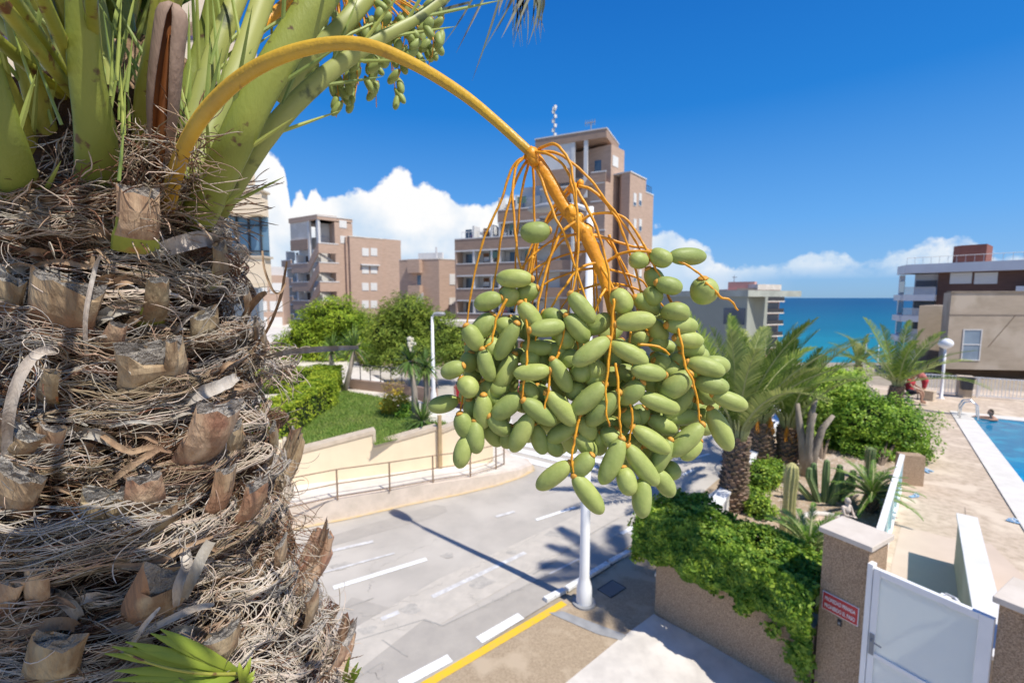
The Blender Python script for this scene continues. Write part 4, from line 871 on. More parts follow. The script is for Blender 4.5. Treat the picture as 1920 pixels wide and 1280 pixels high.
cw = .62; o0 = c0-pd*.75-pn*cw; o1 = c1+pd*.75-pn*cw; o2 = c2+pd*.75+pn*cw; o3 = c3-pd*.75+pn*cw
def ring(outer, inner, z, mi=0, mb=None):
    mb = mb or MB(); n = len(outer); mb.add([(p.x,p.y,z) for p in outer]+[(p.x,p.y,z) for p in inner], [(i,(i+1)%n,n+(i+1)%n,n+i) for i in range(n)], mi); return mb
deckO = [Vector((8.6,25.5,0)), Vector((31,25.5,0)), Vector((31,-10,0)), Vector((3.0,-10,0))]
# deck as four strips round the pool plus the front area
mb = MB(); far = [fenA+fenN*.02, Vector((fenB.x,fenB.y,0)), Vector((16.3,19.0,0)), Vector((20.5,26,0)), Vector((36,22,0)), Vector((36,-12,0)), Vector((5.2,-6,0)), Vector((4.6,3.9,0))]
mb.sheet([o0, o3, Vector((36,14,0)), Vector((36,22,0)), Vector((20.5,26,0)), Vector((16.3,19.0,0)), fenB], .006)
mb.sheet([fenB, fenA, Vector((4.6,3.9,0)), Vector((5.2,-6,0)), o1, o0], .006)
mb.sheet([o1, Vector((5.2,-6,0)), Vector((36,-12,0)), o2], .006)
mb.sheet([o2, Vector((36,-12,0)), Vector((36,14,0)), o3], .006)
for p_ in range(0): pass
struct(mb.build('pool_deck', m_deck))
pool = thing('swimming_pool', 'bright blue swimming pool with wide white coping', 'swimming pool', c0)
mb = MB(); vs = [(p.x,p.y,z) for z in (.035,) for p in (o0,o1,o2,o3)]; ring([o0,o1,o2,o3],[c0,c1,c2,c3], .04, 0, mb)
for a, b in ((o0,o1),(o1,o2),(o2,o3),(o3,o0)): mb.add([(a.x,a.y,-.01),(b.x,b.y,-.01),(b.x,b.y,.04),(a.x,a.y,.04)], [(0,1,2,3)])
for a, b in ((c0,c1),(c1,c2),(c2,c3),(c3,c0)): mb.add([(a.x,a.y,-.2),(b.x,b.y,-.2),(b.x,b.y,.04),(a.x,a.y,.04)], [(0,1,2,3)])
mb.build('coping', m_coping, pool)
m_bas = mat('pool_tile', (.03,.42,.66), (.02,.36,.60), .5, 8)
mb = MB(); mb.sheet([c0,c1,c2,c3], -1.5)
for a, b in ((c0,c1),(c1,c2),(c2,c3),(c3,c0)): mb.add([(a.x,a.y,-1.5),(b.x,b.y,-1.5),(b.x,b.y,-.2),(a.x,a.y,-.2)], [(0,1,2,3)])
mb.build('basin', m_bas, pool)
m_pool = mat('pool_water', (.004,.25,.46), (.003,.20,.40), .06, 1.4, stretch=(1,1,1), bump=.25, bscale=3.5, spec=.5, c3=(.008,.33,.54), s3=2.2)
MB().sheet([c0,c1,c2,c3], -.012).build('water', m_pool, pool)
# pool ladder
ld = thing('pool_ladder', 'chrome pool ladder with two curved handrails at the pool corner', 'ladder', G(1803,784))
e0 = c0+pd*.9
for s in (-.25,.25):
    q = c0+pd*(.55+s)-pn*.0
    path = [q-pn*.45+Vector((0,0,.04)), q-pn*.45+Vector((0,0,.5)), q-pn*.36+Vector((0,0,.72)), q-pn*.15+Vector((0,0,.78)), q+pn*.05+Vector((0,0,.62)), q+pn*.1+Vector((0,0,.1)), q+pn*.12+Vector((0,0,-.9))]
    MB().tube(path, .028, 8).build('handrail', m_chrome, ld, True)
for k in range(3): q = c0+pd*.55+pn*.11+Vector((0,0,-.2-.25*k)); MB().tube([q-pd*.25, q+pd*.25], .02, 6).build('rung', m_chrome, ld)
# deck tile seams
m_seam = mat('tile_seam', (.34,.27,.21), None, .9)
# far railing
f = Face(G(1733,737), G(1925,753)); f2 = Face(f.a, f.a+f.u*16)
rl = thing('railing', 'white metal railing with close upright bars beyond the pool', 'railing', f.a)
H = 1.02; mb = MB()
n_ = int(16/.13)
for k in range(n_): mb.box(f2.P(k*.13, H/2+.05, 0), (.022,.022,H-.12), math.atan2(f2.u.y, f2.u.x))
o = mb.build('bar', m_white, rl); o['kind'] = 'stuff'
for zz in (H, .12): mb = MB(); f2.box(mb, 0, 16, zz-.02, zz+.02, -.03, .03); mb.build('rail', m_white, rl)
for k in range(9): mb = MB(); f2.box(mb, k*2-.03, k*2+.03, 0, H+.0, -.035, .035); mb.build('post', m_white, rl)
gp = thing('brick_pier', 'short beige pier in the middle of the white pool railing', 'pillar', G(1806,748))
u = f2.hit(1806,745)[0]; mb = MB(); f2.box(mb, u-.26, u+.26, 0, 1.0, -.2, .25); mb.build('body', m_bstone, gp)
mb = MB(); f2.box(mb, u-.3, u+.3, 1.0, 1.06, -.24, .29); mb.build('cap', m_cap, gp)
bn = thing('litter_bin', 'dark litter bin hanging on the beige pier of the pool railing', 'bin', f2.P(u, .5, .3))
mb = MB(); f2.poly(mb, [(u-.20,.42),(u+.20,.42),(u+.25,.98),(u-.25,.98)], .27, .55); mb.build('body', m_darkmetal, bn, bevel=.03)
mb = MB(); f2.box(mb, u-.27, u+.27, .98, 1.06, .24, .58); mb.build('lid', m_darkmetal, bn, bevel=.02)
# globe lamp
b = G(1764,747); gl = thing('globe_lamp', 'white globe lamp on a white post beside the pool railing', 'lamp', b); zt_ = D(1764,652,b.y).z
MB().lathe(b, [(.14,0),(.14,.03),(.075,.06),(.06,1.0),(.055,zt_)], 14).build('post', m_white, gl, True)
MB().ball(b+Vector((0,0,zt_+.22)), (.30,.30,.25), 22).build('globe', mat('white_globe', (.86,.86,.86), (.82,.82,.82), .3, 1), gl, True)
MB().lathe(b+Vector((0,0,zt_-.06)), [(.06,0),(.13,.05),(.13,.08)], 14).build('collar', m_white, gl, True)
# ---------------------------------------------------------------- garden: hedge wall, pillars, gate, sign
HW = thing('garden_wall', 'beige pebbledash wall under the ivy hedge beside the driveway', 'wall', gA)
fw = Face(gA, P1+Vector((-.02,.03,0))); mb = MB(); fw.box(mb, 0, fw.len, -.05, .95, -.28, 0); mb.build('wall', m_pebble, HW)
mb = MB(); fw.box(mb, -.02, fw.len, .95, 1.0, -.31, .03); mb.build('coping', m_cap, HW)
lwall = thing('garden_kerb_wall', 'low white painted wall along the street side of the cactus garden', 'wall', gA)
fb_ = Face(gA+Vector((.05,.12,0)), gA+Vector((9.6,12.6,0))); mb = MB(); fb_.box(mb, 0, fb_.len, -.05, .55, 0, .2); mb.build('wall', m_whitewall, lwall)
mb = MB(); fb_.box(mb, 0, fb_.len, .55, .60, -.03, .23); mb.build('coping', m_white, lwall)
fp = Face(P1, P1+pW*.46)
def pillar(label, face, u0, u1, h=2.3, dep=.46):
    r = thing('gate_pillar', label, 'pillar', face.P(u0, 0, 0)); mb = MB(); face.box(mb, u0, u1, -.05, h-.06, -dep, 0); mb.build('shaft', m_pebble, r)
    mb = MB(); face.box(mb, u0-.04, u1+.04, h-.06, h, -dep-.04, .04); mb.build('cap', m_capwhite, r, bevel=.006); return r
gpl = pillar('tall pebbledash gate pillar carrying the red sign, left of the gate', fp, 0, .46)
fg = Face(P1, P1+pW*3); pillar('pebbledash gate pillar at the right edge, without a sign', fg, 1.47, 2.6, 2.3, .5)
# sign on pillar 1
sg = thing('warning_sign', 'red rectangular sign with white lettering on the gate pillar', 'sign', fp.P(.2,1.5,.02))
def quadsign():
    (ua, za_), (ub, zb2) = fp.hit(1560,1110), fp.hit(1624,1180)
    ua, ub = .035, .41; z1 = (fp.hit(1559,1111)[1]+fp.hit(1623,1147)[1])/2; z0 = (fp.hit(1561,1148)[1]+fp.hit(1621,1180)[1])/2
    return ua, ub, z0, z1
ua, ub, z0, z1 = quadsign()
mb = MB(); fp.box(mb, ua, ub, z0, z1, .004, .012); mb.build('border', m_white, sg)
mb = MB(); fp.box(mb, ua+.008, ub-.008, z0+.008, z1-.008, .006, .0145); mb.build('panel', mat('sign_red', (.58,.06,.06), (.52,.05,.05), .5, 3), sg)
def text(s, face, u0, u1, z, hgt, d, m, parent):
    cu_ = bpy.data.curves.new('lettering', 'FONT'); cu_.body = s; cu_.size = 1; cu_.extrude = .002; cu_.offset = .012
    o = bpy.data.objects.new('lettering', cu_); C.objects.link(o); bpy.context.view_layer.update()
    dg = bpy.context.evaluated_depsgraph_get(); me = bpy.data.meshes.new_from_object(o.evaluated_get(dg)); bpy.data.objects.remove(o)
    X = [v.co.x for v in me.vertices]; Yv = [v.co.y for v in me.vertices]; x0, x1, y0, y1 = min(X), max(X), min(Yv), max(Yv)
    for v in me.vertices:
        u_ = u0+(v.co.x-x0)/(x1-x0)*(u1-u0); z_ = z+(v.co.y-y0)/(y1-y0)*hgt; v.co = face.P(u_, z_, d+v.co.z*.5)
    me.materials.clear(); me.materials.append(m); return link('lettering', me, parent)
hh_ = (z1-z0)
text('PROPIEDAD PRIVADA', fp, ua+.03, ub-.03, z0+hh_*.57, hh_*.22, .0175, m_white, sg)
text('PROHIBIDO EL PASO', fp, ua+.03, ub-.03, z0+hh_*.18, hh_*.22, .0175, m_white, sg)
db = thing('doorbell', 'small dark doorbell box under the red sign', 'doorbell', fp.P(.25,1.2,.02))
u, z = fp.hit(1597,1181); u = .23; z = z0-.07; mb = MB(); fp.box(mb, u-.022, u+.022, z-.035, z+.035, 0, .02); mb.build('housing', m_darkmetal, db, bevel=.004)
mb = MB(); fp.box(mb, u-.01, u+.01, z-.012, z+.012, .02, .024); mb.build('button', m_conc_grey, db)
# gate
gt = thing('gate', 'white framed gate with frosted panels between the two pillars', 'gate', fg.P(.5,0,0))
m_frost = mat('frosted_panel', (.94,.97,.95), (.90,.94,.92), .35, .8, spec=.4, trans=.40)
gz = 2.08; U0, U1 = .47, 1.455; FD0, FD1 = -.02, .035
mb = MB(); fg.box(mb, U0, U0+.05, -.02, gz+.03, FD0-.03, FD1+.01); mb.build('jamb', m_white, gt)
mb = MB(); fg.box(mb, U0+.055, U0+.115, .05, gz, FD0, FD1); fg.box(mb, U1-.10, U1, .05, gz, FD0, FD1); fg.box(mb, U0+.115, U1-.10, gz-.07, gz, FD0, FD1); fg.box(mb, U0+.115, U1-.10, 1.08, 1.13, FD0, FD1-.003); fg.box(mb, U0+.115, U1-.10, .05, .12, FD0, FD1)
mb.build('frame', m_white, gt, bevel=.004)
for a_, b_ in ((1.13,gz-.07),(.12,1.08)): mb = MB(); fg.box(mb, U0+.115, U1-.10, a_, b_, 0, .012); mb.build('panel', m_frost, gt)
mb = MB(); mb.tube([fg.P(U0+.09,1.28,FD1), fg.P(U0+.09,1.28,FD1+.05), fg.P(U0+.19,1.27,FD1+.05)], .009, 6); fg.box(mb, U0+.065, U0+.11, 1.1, 1.34, FD1, FD1+.008); mb.build('handle', m_conc_grey, gt)
mb = MB(); mb.tube([fg.P(U1-.22,gz-.06,FD0-.02), fg.P(U1-.30,gz-.02,-.10), fg.P(U1-.42,gz-.10,-.27)], .012, 6); fg.box(mb, U1-.46, U1-.38, gz-.16, gz-.12, -.3, -.24); mb.build('door_closer', m_white, gt)
# glass fence from the gate pillar along the garden
fe = thing('glass_fence', 'low white fence with blue glass panels between garden and pool deck', 'fence', fenA)
ff_ = Face(fenB, fenA); Lf = ff_.len
mb = MB(); ff_.box(mb, 0, Lf, .95, 1.02, -.05, .05); mb.build('rail', m_white, fe)
mb = MB(); ff_.box(mb, 0, Lf, 0, .12, -.05, .05); mb.build('plinth', m_white, fe)
k = 0
while k*1.42 < Lf-.1:
    a_ = k*1.42; mb = MB(); ff_.box(mb, a_, a_+.06, .12, .95, -.035, .035); mb.build('post', m_white, fe)
    mb = MB(); ff_.box(mb, a_+.06, min(a_+1.42, Lf), .12, .95, -.006, .006); mb.build('panel', mat('teal_glass_panel', (.25,.60,.64), (.2,.52,.58), .25, 1, spec=.5), fe) if k == 0 else mb.build('panel', bpy.data.materials['teal_glass_panel'], fe)
    k += 1
bp_ = G(1712,911); r = thing('stone_pier', 'short brown pebbledash pier at the far end of the glass fence', 'pillar', bp_)
fq = Face(bp_-pW*.02, bp_+Vector((.55,-.12,0))); mb = MB(); fq.box(mb, -.28, .25, 0, .82, -.3, 0); mb.build('shaft', m_pebble, r)
# sunken ramp and its wall
rw0, rw1 = Vector((8.32,8.2,0)), Vector((6.15,5.75,0)); fr_ = Face(rw0, rw1); rwt = thing('ramp_wall', 'beige wall with broad white top beside the shaded ramp behind the gate', 'wall', rw0)
mb = MB(); fr_.box(mb, 0, fr_.len+1.2, -.05, .95, -.22, 0); mb.build('wall', m_bstone, rwt)
mb = MB(); fr_.box(mb, -.02, fr_.len+1.22, .95, 1.0, -.25, .03); mb.build('coping', m_whitewall, rwt)
struct(MB().sheet([G(1672,1060), G(1690,985), G(1803,1015), G(1803,1005)+Vector((.3,-.3,0)), Vector((7.4,4.2,0)), Vector((4.7,3.8,0)), Vector((4.2,4.9,0))], .011).build('path', m_tile))
# seams on the deck
mb = MB()
for k in range(1, 9):
    a = G(1790-12*k, 790+4*k); 
for t_ in np.arange(1.2, 5.2, 1.25):
    a = fenB+fenN*t_*1.0; b = a-fenD*9; mb.sheet([a, b, b+fenN*.015, a+fenN*.015], .009)
struct(mb.build('tile_seam', m_seam))
# flip flops and towel
for i, (px, py, lab) in enumerate([(1716,929,'pair of pale blue flip flops lying on the deck near the fence'),(1738,882,'small blue flip flop pair near the short pier, farther away'),(1905,977,'blue flip flops beside the pool coping at the right edge')]):
    r = thing('flip_flops', lab, 'footwear', G(px, py))
    for s in (-1,1):
        c = G(px, py, .02)+Vector((.07*s, .05*s, 0)); M = Matrix.Translation(c) @ Matrix.Rotation(.5+s*.25+i,4,'Z'); pts = []
        mb = MB(); vs = [M @ Vector((x*.14, w_*.05*sg_, zz)) for zz in (0,.018) for x, w_ in ((-1,.7),(-.4,.75),(.5,1),(1,.55)) for sg_ in (-1,1)]
        n8 = 8; o_ = [0,2,4,6,7,5,3,1]; mb.add(vs, [tuple(o_[::-1]), tuple(8+q for q in o_)]+[(o_[q], o_[(q+1)%8], 8+o_[(q+1)%8], 8+o_[q]) for q in range(8)])
        so_ = mb.build('sole', mat('blue_rubber', (.30,.50,.72), (.25,.42,.62), .6, 5) if 'blue_rubber' not in bpy.data.materials else bpy.data.materials['blue_rubber'], r)
        MB().tube([M @ Vector((.0,-.045,.018)), M @ Vector((.05,-.02,.055)), M @ Vector((.09,0,.02)), M @ Vector((.05,.02,.055)), M @ Vector((0,.045,.018))], .007, 5).build('strap', m_white, so_)
# ---------------------------------------------------------------- garden ground
gp_ = [gA+Vector((.2,0,0)), P1+Vector((.1,.1,0)), fenA, fenB, Vector((16.3,19.0,0)), Vector((14.2,21,0)), gA+Vector((9.7,12.7,0))]
struct(MB().prism([(p.x,p.y) for p in gp_], -.02, .10).build('garden_ground', m_soil))
m_peb = mat('pebble', (.62,.55,.46), (.45,.37,.3), .9, 9, island=.35)
V = []; F = []
for _ in range(5200):
    while True:
        x = random.uniform(2.5,12); y = random.uniform(5.2,14)
        if inpoly(x, y, gp_): break
    s = random.uniform(.008,.028); o = len(V); V += [(x-s,y,.10),(x,y-s,.10),(x+s,y,.10),(x,y+s,.10),(x,y,.10+s*.8)]; F += [(o,o+1,o+4),(o+1,o+2,o+4),(o+2,o+3,o+4),(o+3,o,o+4)]
tag(npmesh('gravel', V, F, m_peb), 'pale gravel scattered over the cactus garden soil', 'gravel', None, 'stuff')
# ivy hedge over the wall
def ivy():
    root = thing('ivy_hedge', 'dense ivy hedge spilling over the beige wall left of the red sign', 'hedge', gA); P = []; O = []
    f = fw; L0 = f.len; n = 34000
    for _ in range(n):
        u = random.uniform(-.25, L0+.02); t = u/L0; top = 1.70-.12*t+.08*mnoise.noise(Vector((u*2,0,3))); bot = 1.03-.08*t-(.2*max(0,t-.5) if t > .5 else 0)+.12*mnoise.noise(Vector((u*4,5,1)))
        if t > .86: bot = .92-.28*(t-.86)/.14
        dd = 1.05-.2*t; a = random.random()
        if a < .42: zz = random.uniform(bot, top); d = .20+.12*math.sin((zz-bot)/(top-bot)*math.pi); nn = f.n
        elif a < .8: d = random.uniform(-dd, .22); zz = top; nn = Vector((0,0,1))
        elif a < .9: d = -dd; zz = random.uniform(.4, top); nn = -f.n
        else: u = -.25-.1*random.random(); d = random.uniform(-dd, .2); zz = random.uniform(.8, top); nn = -f.u
        if a < .8 and a >= .42 and d > .05: zz -= (d-.05)*1.2
        q = f.P(u, zz, d); lump = mnoise.noise(q*2.6)*.20+mnoise.noise(q*7)*.07; q = q+nn*(lump-random.random()**2*.16); P.append(tuple(q)); O.append(tuple(nn))
    mb = MB(); f.box(mb, 0, L0-.1, 1.01, 1.5, -.75, -.02); mb.build('dark_core', m_leaf_core, root)  # dark box filling the ivy, inner shade given as colour
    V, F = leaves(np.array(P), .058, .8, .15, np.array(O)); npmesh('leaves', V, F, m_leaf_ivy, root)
    # trailing runners
    P = []; O = []
    for (u0_, z0_, k) in ((L0*.62,.90,3),(L0*.80,.85,4),(L0*.91,.72,6),(L0*.97,.70,9),(L0*.44,.94,2)):
        for i in range(k*26):
            P.append(tuple(f.P(u0_+random.gauss(0,.05), z0_-random.random()*.045*k, .05+random.random()*.06))); O.append(tuple(f.n))
        V, F = leaves(np.array(P), .05, .8, .15, np.array(O)); npmesh('trailing_runner', V, F, m_leaf_ivy, root); P = []; O = []
ivy()
# ---------------------------------------------------------------- palms
m_frond = mat('palm_leaflet', (.27,.36,.07), (.12,.20,.03), .6, 1.2, trans=.3, island=.35, spec=.2)
m_frond2 = mat('pale_palm_leaflet', (.46,.50,.17), (.28,.35,.10), .6, 1.2, trans=.35, island=.3, spec=.2)
m_rachis = mat('palm_rachis', (.42,.44,.20), (.33,.36,.15), .6, 3)
m_ptrunk = mat('palm_bark', (.34,.255,.185), (.19,.135,.095), .95, 16, bump=.8, bscale=40, island=.35)
def frond_mesh(root, base, az_, el0, L, droop, n=52, leafL=.42, w=.016, m=None, twist=0, taper=True, wind=(0,0), t0=.10, rr=.028, rm=None):
    """rachis curve rising then drooping; leaflets in two combs forming a V"""
    m = m or m_frond; pts = []; p = Vector(base); K = 16; e = el0
    h = Vector((math.cos(az_), math.sin(az_), 0))
    for k in range(K+1):
        pts.append(p.copy()); d = h*math.cos(e)+Vector((0,0,1))*math.sin(e); d += Vector((wind[0], wind[1], 0))*(k/K)*.5; p = p+d.normalized()*L/K; e -= droop/K*(.35+1.3*k/K)
    MB().tube(pts, [max(.004, rr*(1-k/K)**1.0+.004) for k in range(K+1)], 5).build('rachis', rm or m_rachis, root, True)
    V = []; F = []
    def at(t): x = t*K; i = min(int(x), K-1); return pts[i].lerp(pts[i+1], x-i), (pts[min(i+1,K)]-pts[i]).normalized()
    for s in (-1,1):
        for j in range(n):
            t = t0+(1-t0)*(j+random.uniform(-.3,.3))/n; t = min(.995, max(.08, t)); q, d = at(t); side = d.cross(Vector((0,0,1))); side = side.normalized() if side.length > .01 else Vector((1,0,0)); upn = side.cross(d).normalized()
            ll = leafL*(math.sin(min(1,t*1.05)*math.pi)**.45*.85+.15)*random.uniform(.85,1.1)
            ang = .95-.45*t; v = (d*math.cos(ang)*(.9+.4*t)+side*s*math.sin(ang)+upn*(.42+random.uniform(-.15,.15))).normalized(); v += Vector((wind[0],wind[1],0))*.35
            wv = v.cross(upn).normalized(); o = len(V)
            for kk in range(4):
                tt = kk/3; pp_ = q+v*ll*tt+Vector((0,0,-.22*ll*tt*tt)); ww = w*(.7,1,.75,.08)[kk]; V += [tuple(pp_-wv*ww), tuple(pp_+wv*ww)]
            for kk in range(3): F.append((o+2*kk, o+2*kk+1, o+2*kk+3, o+2*kk+2))
    return npmesh('frond', V, F, m, root)
def palm_trunk(root, base, top, r0, r1, name='trunk'):
    base = Vector(base); top = Vector(top); mb = MB(); mb.tube([base-Vector((0,0,.1)), base.lerp(top,.5), top], [r0*.92, (r0+r1)*.46, r1*.95], 12)
    Hh = (top-base).length; nlev = max(6, int(Hh/.075)); k = 0
    for i in range(nlev*11):
        t = i/(nlev*11); c = base.lerp(top, t); r = (r0+(r1-r0)*t); a = i*2.39996; d = Vector((math.cos(a), math.sin(a), 0)); s = Vector((-d.y, d.x, 0)); wd_ = r*.26*random.uniform(.8,1.2); ln = .10*random.uniform(.7,1.4); outw = .045*random.uniform(.5,1.6)
        b_ = c+d*r*.86; tp = c+d*(r+outw)+Vector((0,0,ln))
        mb.add([b_-s*wd_, b_+s*wd_, tp+s*wd_*.6, tp-s*wd_*.6, c+d*(r*.8)+Vector((0,0,ln*.9))-s*wd_*.6, c+d*(r*.8)+Vector((0,0,ln*.9))+s*wd_*.6], [(0,1,2,3),(3,2,5,4),(0,3,4),(1,5,2)])
    return mb.build(name, m_ptrunk, root)
def palm(label, base, ztop, r0, r1, nf, L, lean=(0,0), wind=(.4,0), seed=1, leafL=.42, fan=None, group='date palms in the cactus garden', m=None, w=.016, n=52, lo=.38):
    random.seed(seed); b = Vector(base); root = thing('palm_tree', label, 'palm tree', b, group); t_ = Vector((b.x+lean[0], b.y+lean[1], ztop)); palm_trunk(root, b, t_, r0, r1)
    ex = MB()
    for i in range(26):
        a = i*2.4; d = Vector((math.cos(a), math.sin(a), 0)); ex.tube([t_+d*r1*.5-Vector((0,0,.1)), t_+d*r1*.9+Vector((0,0,.28)), t_+d*r1*1.6+Vector((0,0,.55))], [.035,.026,.012], 4)
    ex.build('leaf_base', m_rachis, root)
    for i in range(nf):
        f_ = i/nf; a = i*2.39996+seed; e = 1.42-(1.42-lo)*f_**.9; dr = .45+.75*f_+random.uniform(-.15,.15)
        frond_mesh(root, t_+Vector((math.cos(a),math.sin(a),0))*.06+Vector((0,0,.15)), a, e, L*random.uniform(.85,1.08)*(.9 if i < 4 else 1), dr, n, leafL, w, (m_frond2 if (i*7+seed) % 4 == 0 else m_frond), wind=wind)
    random.seed(seed+100); return root
palm('largest garden palm with bare rough trunk rising from the white kerb wall', G(1371,958), 1.72, .30, .25, 22, 3.3, (.08,.0), (.34,.0), 3, .5, lo=.78, n=64)
palm('middle garden palm with orange fruit stalks, second from the street', G(1432,882), 1.35, .33, .30, 17, 3.1, (-.05,.2), (.18,0), 5, .5, lo=.95)
palm('right hand garden palm close behind the bare grey tree trunk', G(1474,885), 1.25, .28, .26, 13, 2.9, (.05,.1), (.15,0), 8, .5, lo=1.0)
palm('lone palm leaning in the wind beside the far pool deck benches', G(1675,762), .9, .30, .26, 17, 3.5, (.2,.1), (.35,.0), 11, .55, group=None)
palm('small palm peeping out above the light green shrub, nearer the sea', D(1605,745,30)-Vector((0,0,1.5)), .55, .25,.2, 14, 2.2, (0,0), (.4,0), 17, .45, group=None, n=36)
palm('tall date palm standing on the pool deck beside the gate, right of the camera', (7.7,3.5,0), 11.0, .27, .2, 16, 1.8, (.0,.0), (0,0), 23, .45, group=None, lo=-.1, n=40)
random.seed(21)
m_orange = mat('orange_fruit_stalk', (.72,.30,.03), (.62,.24,.02), .6, 5)
for bx, nn_ in ((G(1432,882)+Vector((-.05,.2,1.5)),2),(G(1474,885)+Vector((.05,.1,1.3)),2)):
    for _ in range(nn_):
        mb = MB(); a = random.uniform(3.6,5.2); c = bx+Vector((math.cos(a)*.35, math.sin(a)*.35, .1))
        for k in range(14): mb.tube([bx, c, c+Vector((random.gauss(0,.1), random.gauss(0,.1), -.25-random.random()*.25))], .008, 4)
        tag(mb.build('fruit_stalk', m_orange), 'orange fruit stalks hanging under the crown of a garden palm', 'fruit stalk', 'orange fruit stalks on the garden palms')
# shrubs and trees in the garden
def shrub(label, blobs, n, size, m, base, stems=True, **kw):
    r = thing('shrub', label, 'shrub', base); foliage('leaves', blobs, n, size, m, r, core=m_leaf_core, **kw)
    if stems: 
        mb = MB()
        for k in range(5): a = k*1.3; mb.tube([Vector(base), Vector(blobs[0][0])+Vector((math.cos(a)*.3, math.sin(a)*.3, 0))], [.05,.02], 5)
        mb.build('stem', m_bark, r)
    return r
shrub('tall light green shrub between the garden palms and the lone palm', [B(1572,720,15.6,(.85,.8,.62)), B(1540,760,15.4,(.75,.7,.8)), B(1588,775,15.2,(.7,.6,.8)), B(1545,715,15.8,(.6,.6,.55)), B(1530,820,15,(.5,.5,.6))], 24000, .10, m_leaf_lite, G(1545,840), rough=.3)
shrub('big rounded dark green shrub at the end of the glass fence', [B(1672,800,14.2,(1.15,1.0,1.0)), B(1622,790,14.4,(.95,.9,.95)), B(1690,850,14,(.75,.7,.55)), B(1630,850,14,(.9,.8,.5))], 24000, .085, m_leaf_shrub, G(1650,880), aspect=.6, rough=.28)
shrub('mid green shrub with bright tips left of the rounded dark one', [B(1545,790,15.5,(.75,.7,.85)), B(1560,830,15,(.7,.6,.6)), B(1520,760,16,(.5,.5,.6))], 13000, .085, m_leaf_shrub, G(1540,870), aspect=.6, rough=.3)
shrub('low clipped green bush between the two front palm trunks', [B(1420,895,11.6,(.55,.5,.42)), B(1450,880,12,(.38,.4,.32)), B(1405,935,10.8,(.42,.4,.36)), B(1425,955,10,(.35,.35,.3))], 10000, .065, m_leaf_ivy, G(1420,950), stems=False, aspect=.7, rough=.25)
tr = thing('tree', 'bare grey multi stemmed tree trunk standing among the garden shrubs', 'tree', G(1512,898)); b = G(1512,898)
mb = MB()
for dx, dy, hz in ((-.25,.1,2.1),(.15,.2,2.2),(-.05,-.1,1.9),(.35,0,1.8)): mb.tube([b+Vector((dx*.1,dy*.1,0)), b+Vector((dx*.5,dy*.5,hz*.45)), b+Vector((dx,dy,hz*.8)), b+Vector((dx*1.5+.1,dy*1.5,hz))], [.14,.11,.085,.05], 8)
mb.build('trunk', m_barkgrey, tr, True)
# cacti
m_cact = mat('cactus_skin', (.60,.54,.24), (.42,.42,.17), .8, 4, bump=.3)
m_cact2 = mat('green_cactus_skin', (.16,.25,.10), (.24,.31,.13), .8, 4, bump=.3)
m_spine = mat('cactus_spine', (.62,.52,.34), None, .8)
def ribbed(mb, pts, rad, ribs=11, amp=.13):
    prof = []; n = ribs*2
    for k in range(n): a = 2*math.pi*k/n; q = 1+amp*(1 if k % 2 == 0 else -1); prof.append((math.cos(a)*q, math.sin(a)*q))
    return mb.tube(pts, rad, n, prof=prof)
def column(label, base, h, r, m, lean=(0,0), cat='cactus', spines=True):
    root = thing('columnar_cactus', label, cat, base); b = Vector(base); K = 9; pts = [b+Vector((lean[0]*t*t, lean[1]*t*t, h*t)) for t in np.linspace(0,.96,K)]+[b+Vector((lean[0], lean[1], h))]
    rad = [r*(.92+.1*math.sin(k)) for k in range(K)]+[r*.3]; rad[-2] = r*.8; ribbed(MB(), pts, rad).__class__; mb = MB(); ribbed(mb, pts, rad); mb.build('stem', m, root)
    if spines:
        V = []; 
        for _ in range(1500):
            t = random.random(); a = int(random.random()*11)/11*6.283; c = b+Vector((lean[0]*t*t, lean[1]*t*t, h*t)); d = Vector((math.cos(a), math.sin(a), 0)); s = Vector((-d.y,d.x,0))
            p_ = c+d*r*1.08; V += [tuple(p_-Vector((0,0,.003))), tuple(p_+Vector((0,0,.003))), tuple(p_+d*.03+s*random.gauss(0,.015)+Vector((0,0,random.gauss(0,.015))))]
        npmesh('spines', V, np.arange(len(V)).reshape(-1,3), m_spine, root)
    return root
b = G(1474,1022,.0); zt_ = D(1482,868,b.y).z; column('tall yellowish columnar cactus rising behind the ivy hedge', b, zt_, .125, m_cact, (.03,.0))
b = G(1628,905); column('single dark columnar cactus in front of the rounded shrub', b, D(1628,838,b.y).z, .10, m_cact2)
root = thing('branching_cactus', 'clump of branching green cactus arms beside the garden palm trunks', 'cactus', G(1545,948)); b = G(1545,948)
for dx, dy, h, sp in ((0,0,1.15,0),(-.18,.02,.95,-.12),(.2,.05,.85,.1),(-.32,.1,.75,-.2),(.1,-.12,.6,.05),(.38,.1,.6,.16),(-.1,.2,1.0,-.02),(.28,.22,.95,.06),(.48,.25,.8,.12)):
    mb = MB(); q = b+Vector((dx*.5,dy,0)); ribbed(mb, [q, q+Vector((dx*.7,0,h*.35)), q+Vector((dx+sp,0,h*.75)), q+Vector((dx+sp,0,h*.97)), q+Vector((dx+sp,0,h))], [.06,.07,.072,.055,.02], 7, .16); mb.build('arm', m_cact2, root)
m_cyc = mat('cycad_leaf', (.22,.38,.05), (.10,.22,.03), .4, 4, trans=.2, island=.3, spec=.5)
def cycad(label, base, zc, nf, L, seed, r=.13):
    random.seed(seed); root = thing('cycad', label, 'cycad', base); b = Vector(base); t_ = Vector((b.x, b.y, zc)); palm_trunk(root, b, t_, r, r*.9)
    for i in range(nf): frond_mesh(root, t_, i*2.39996, 1.3-1.25*(i/nf), L*random.uniform(.85,1.1), 1.2, 34, .15, .007, m_cyc)
cycad('cycad with a stubby trunk growing against the glass fence', G(1632,965), .48, 34, .95, 31)
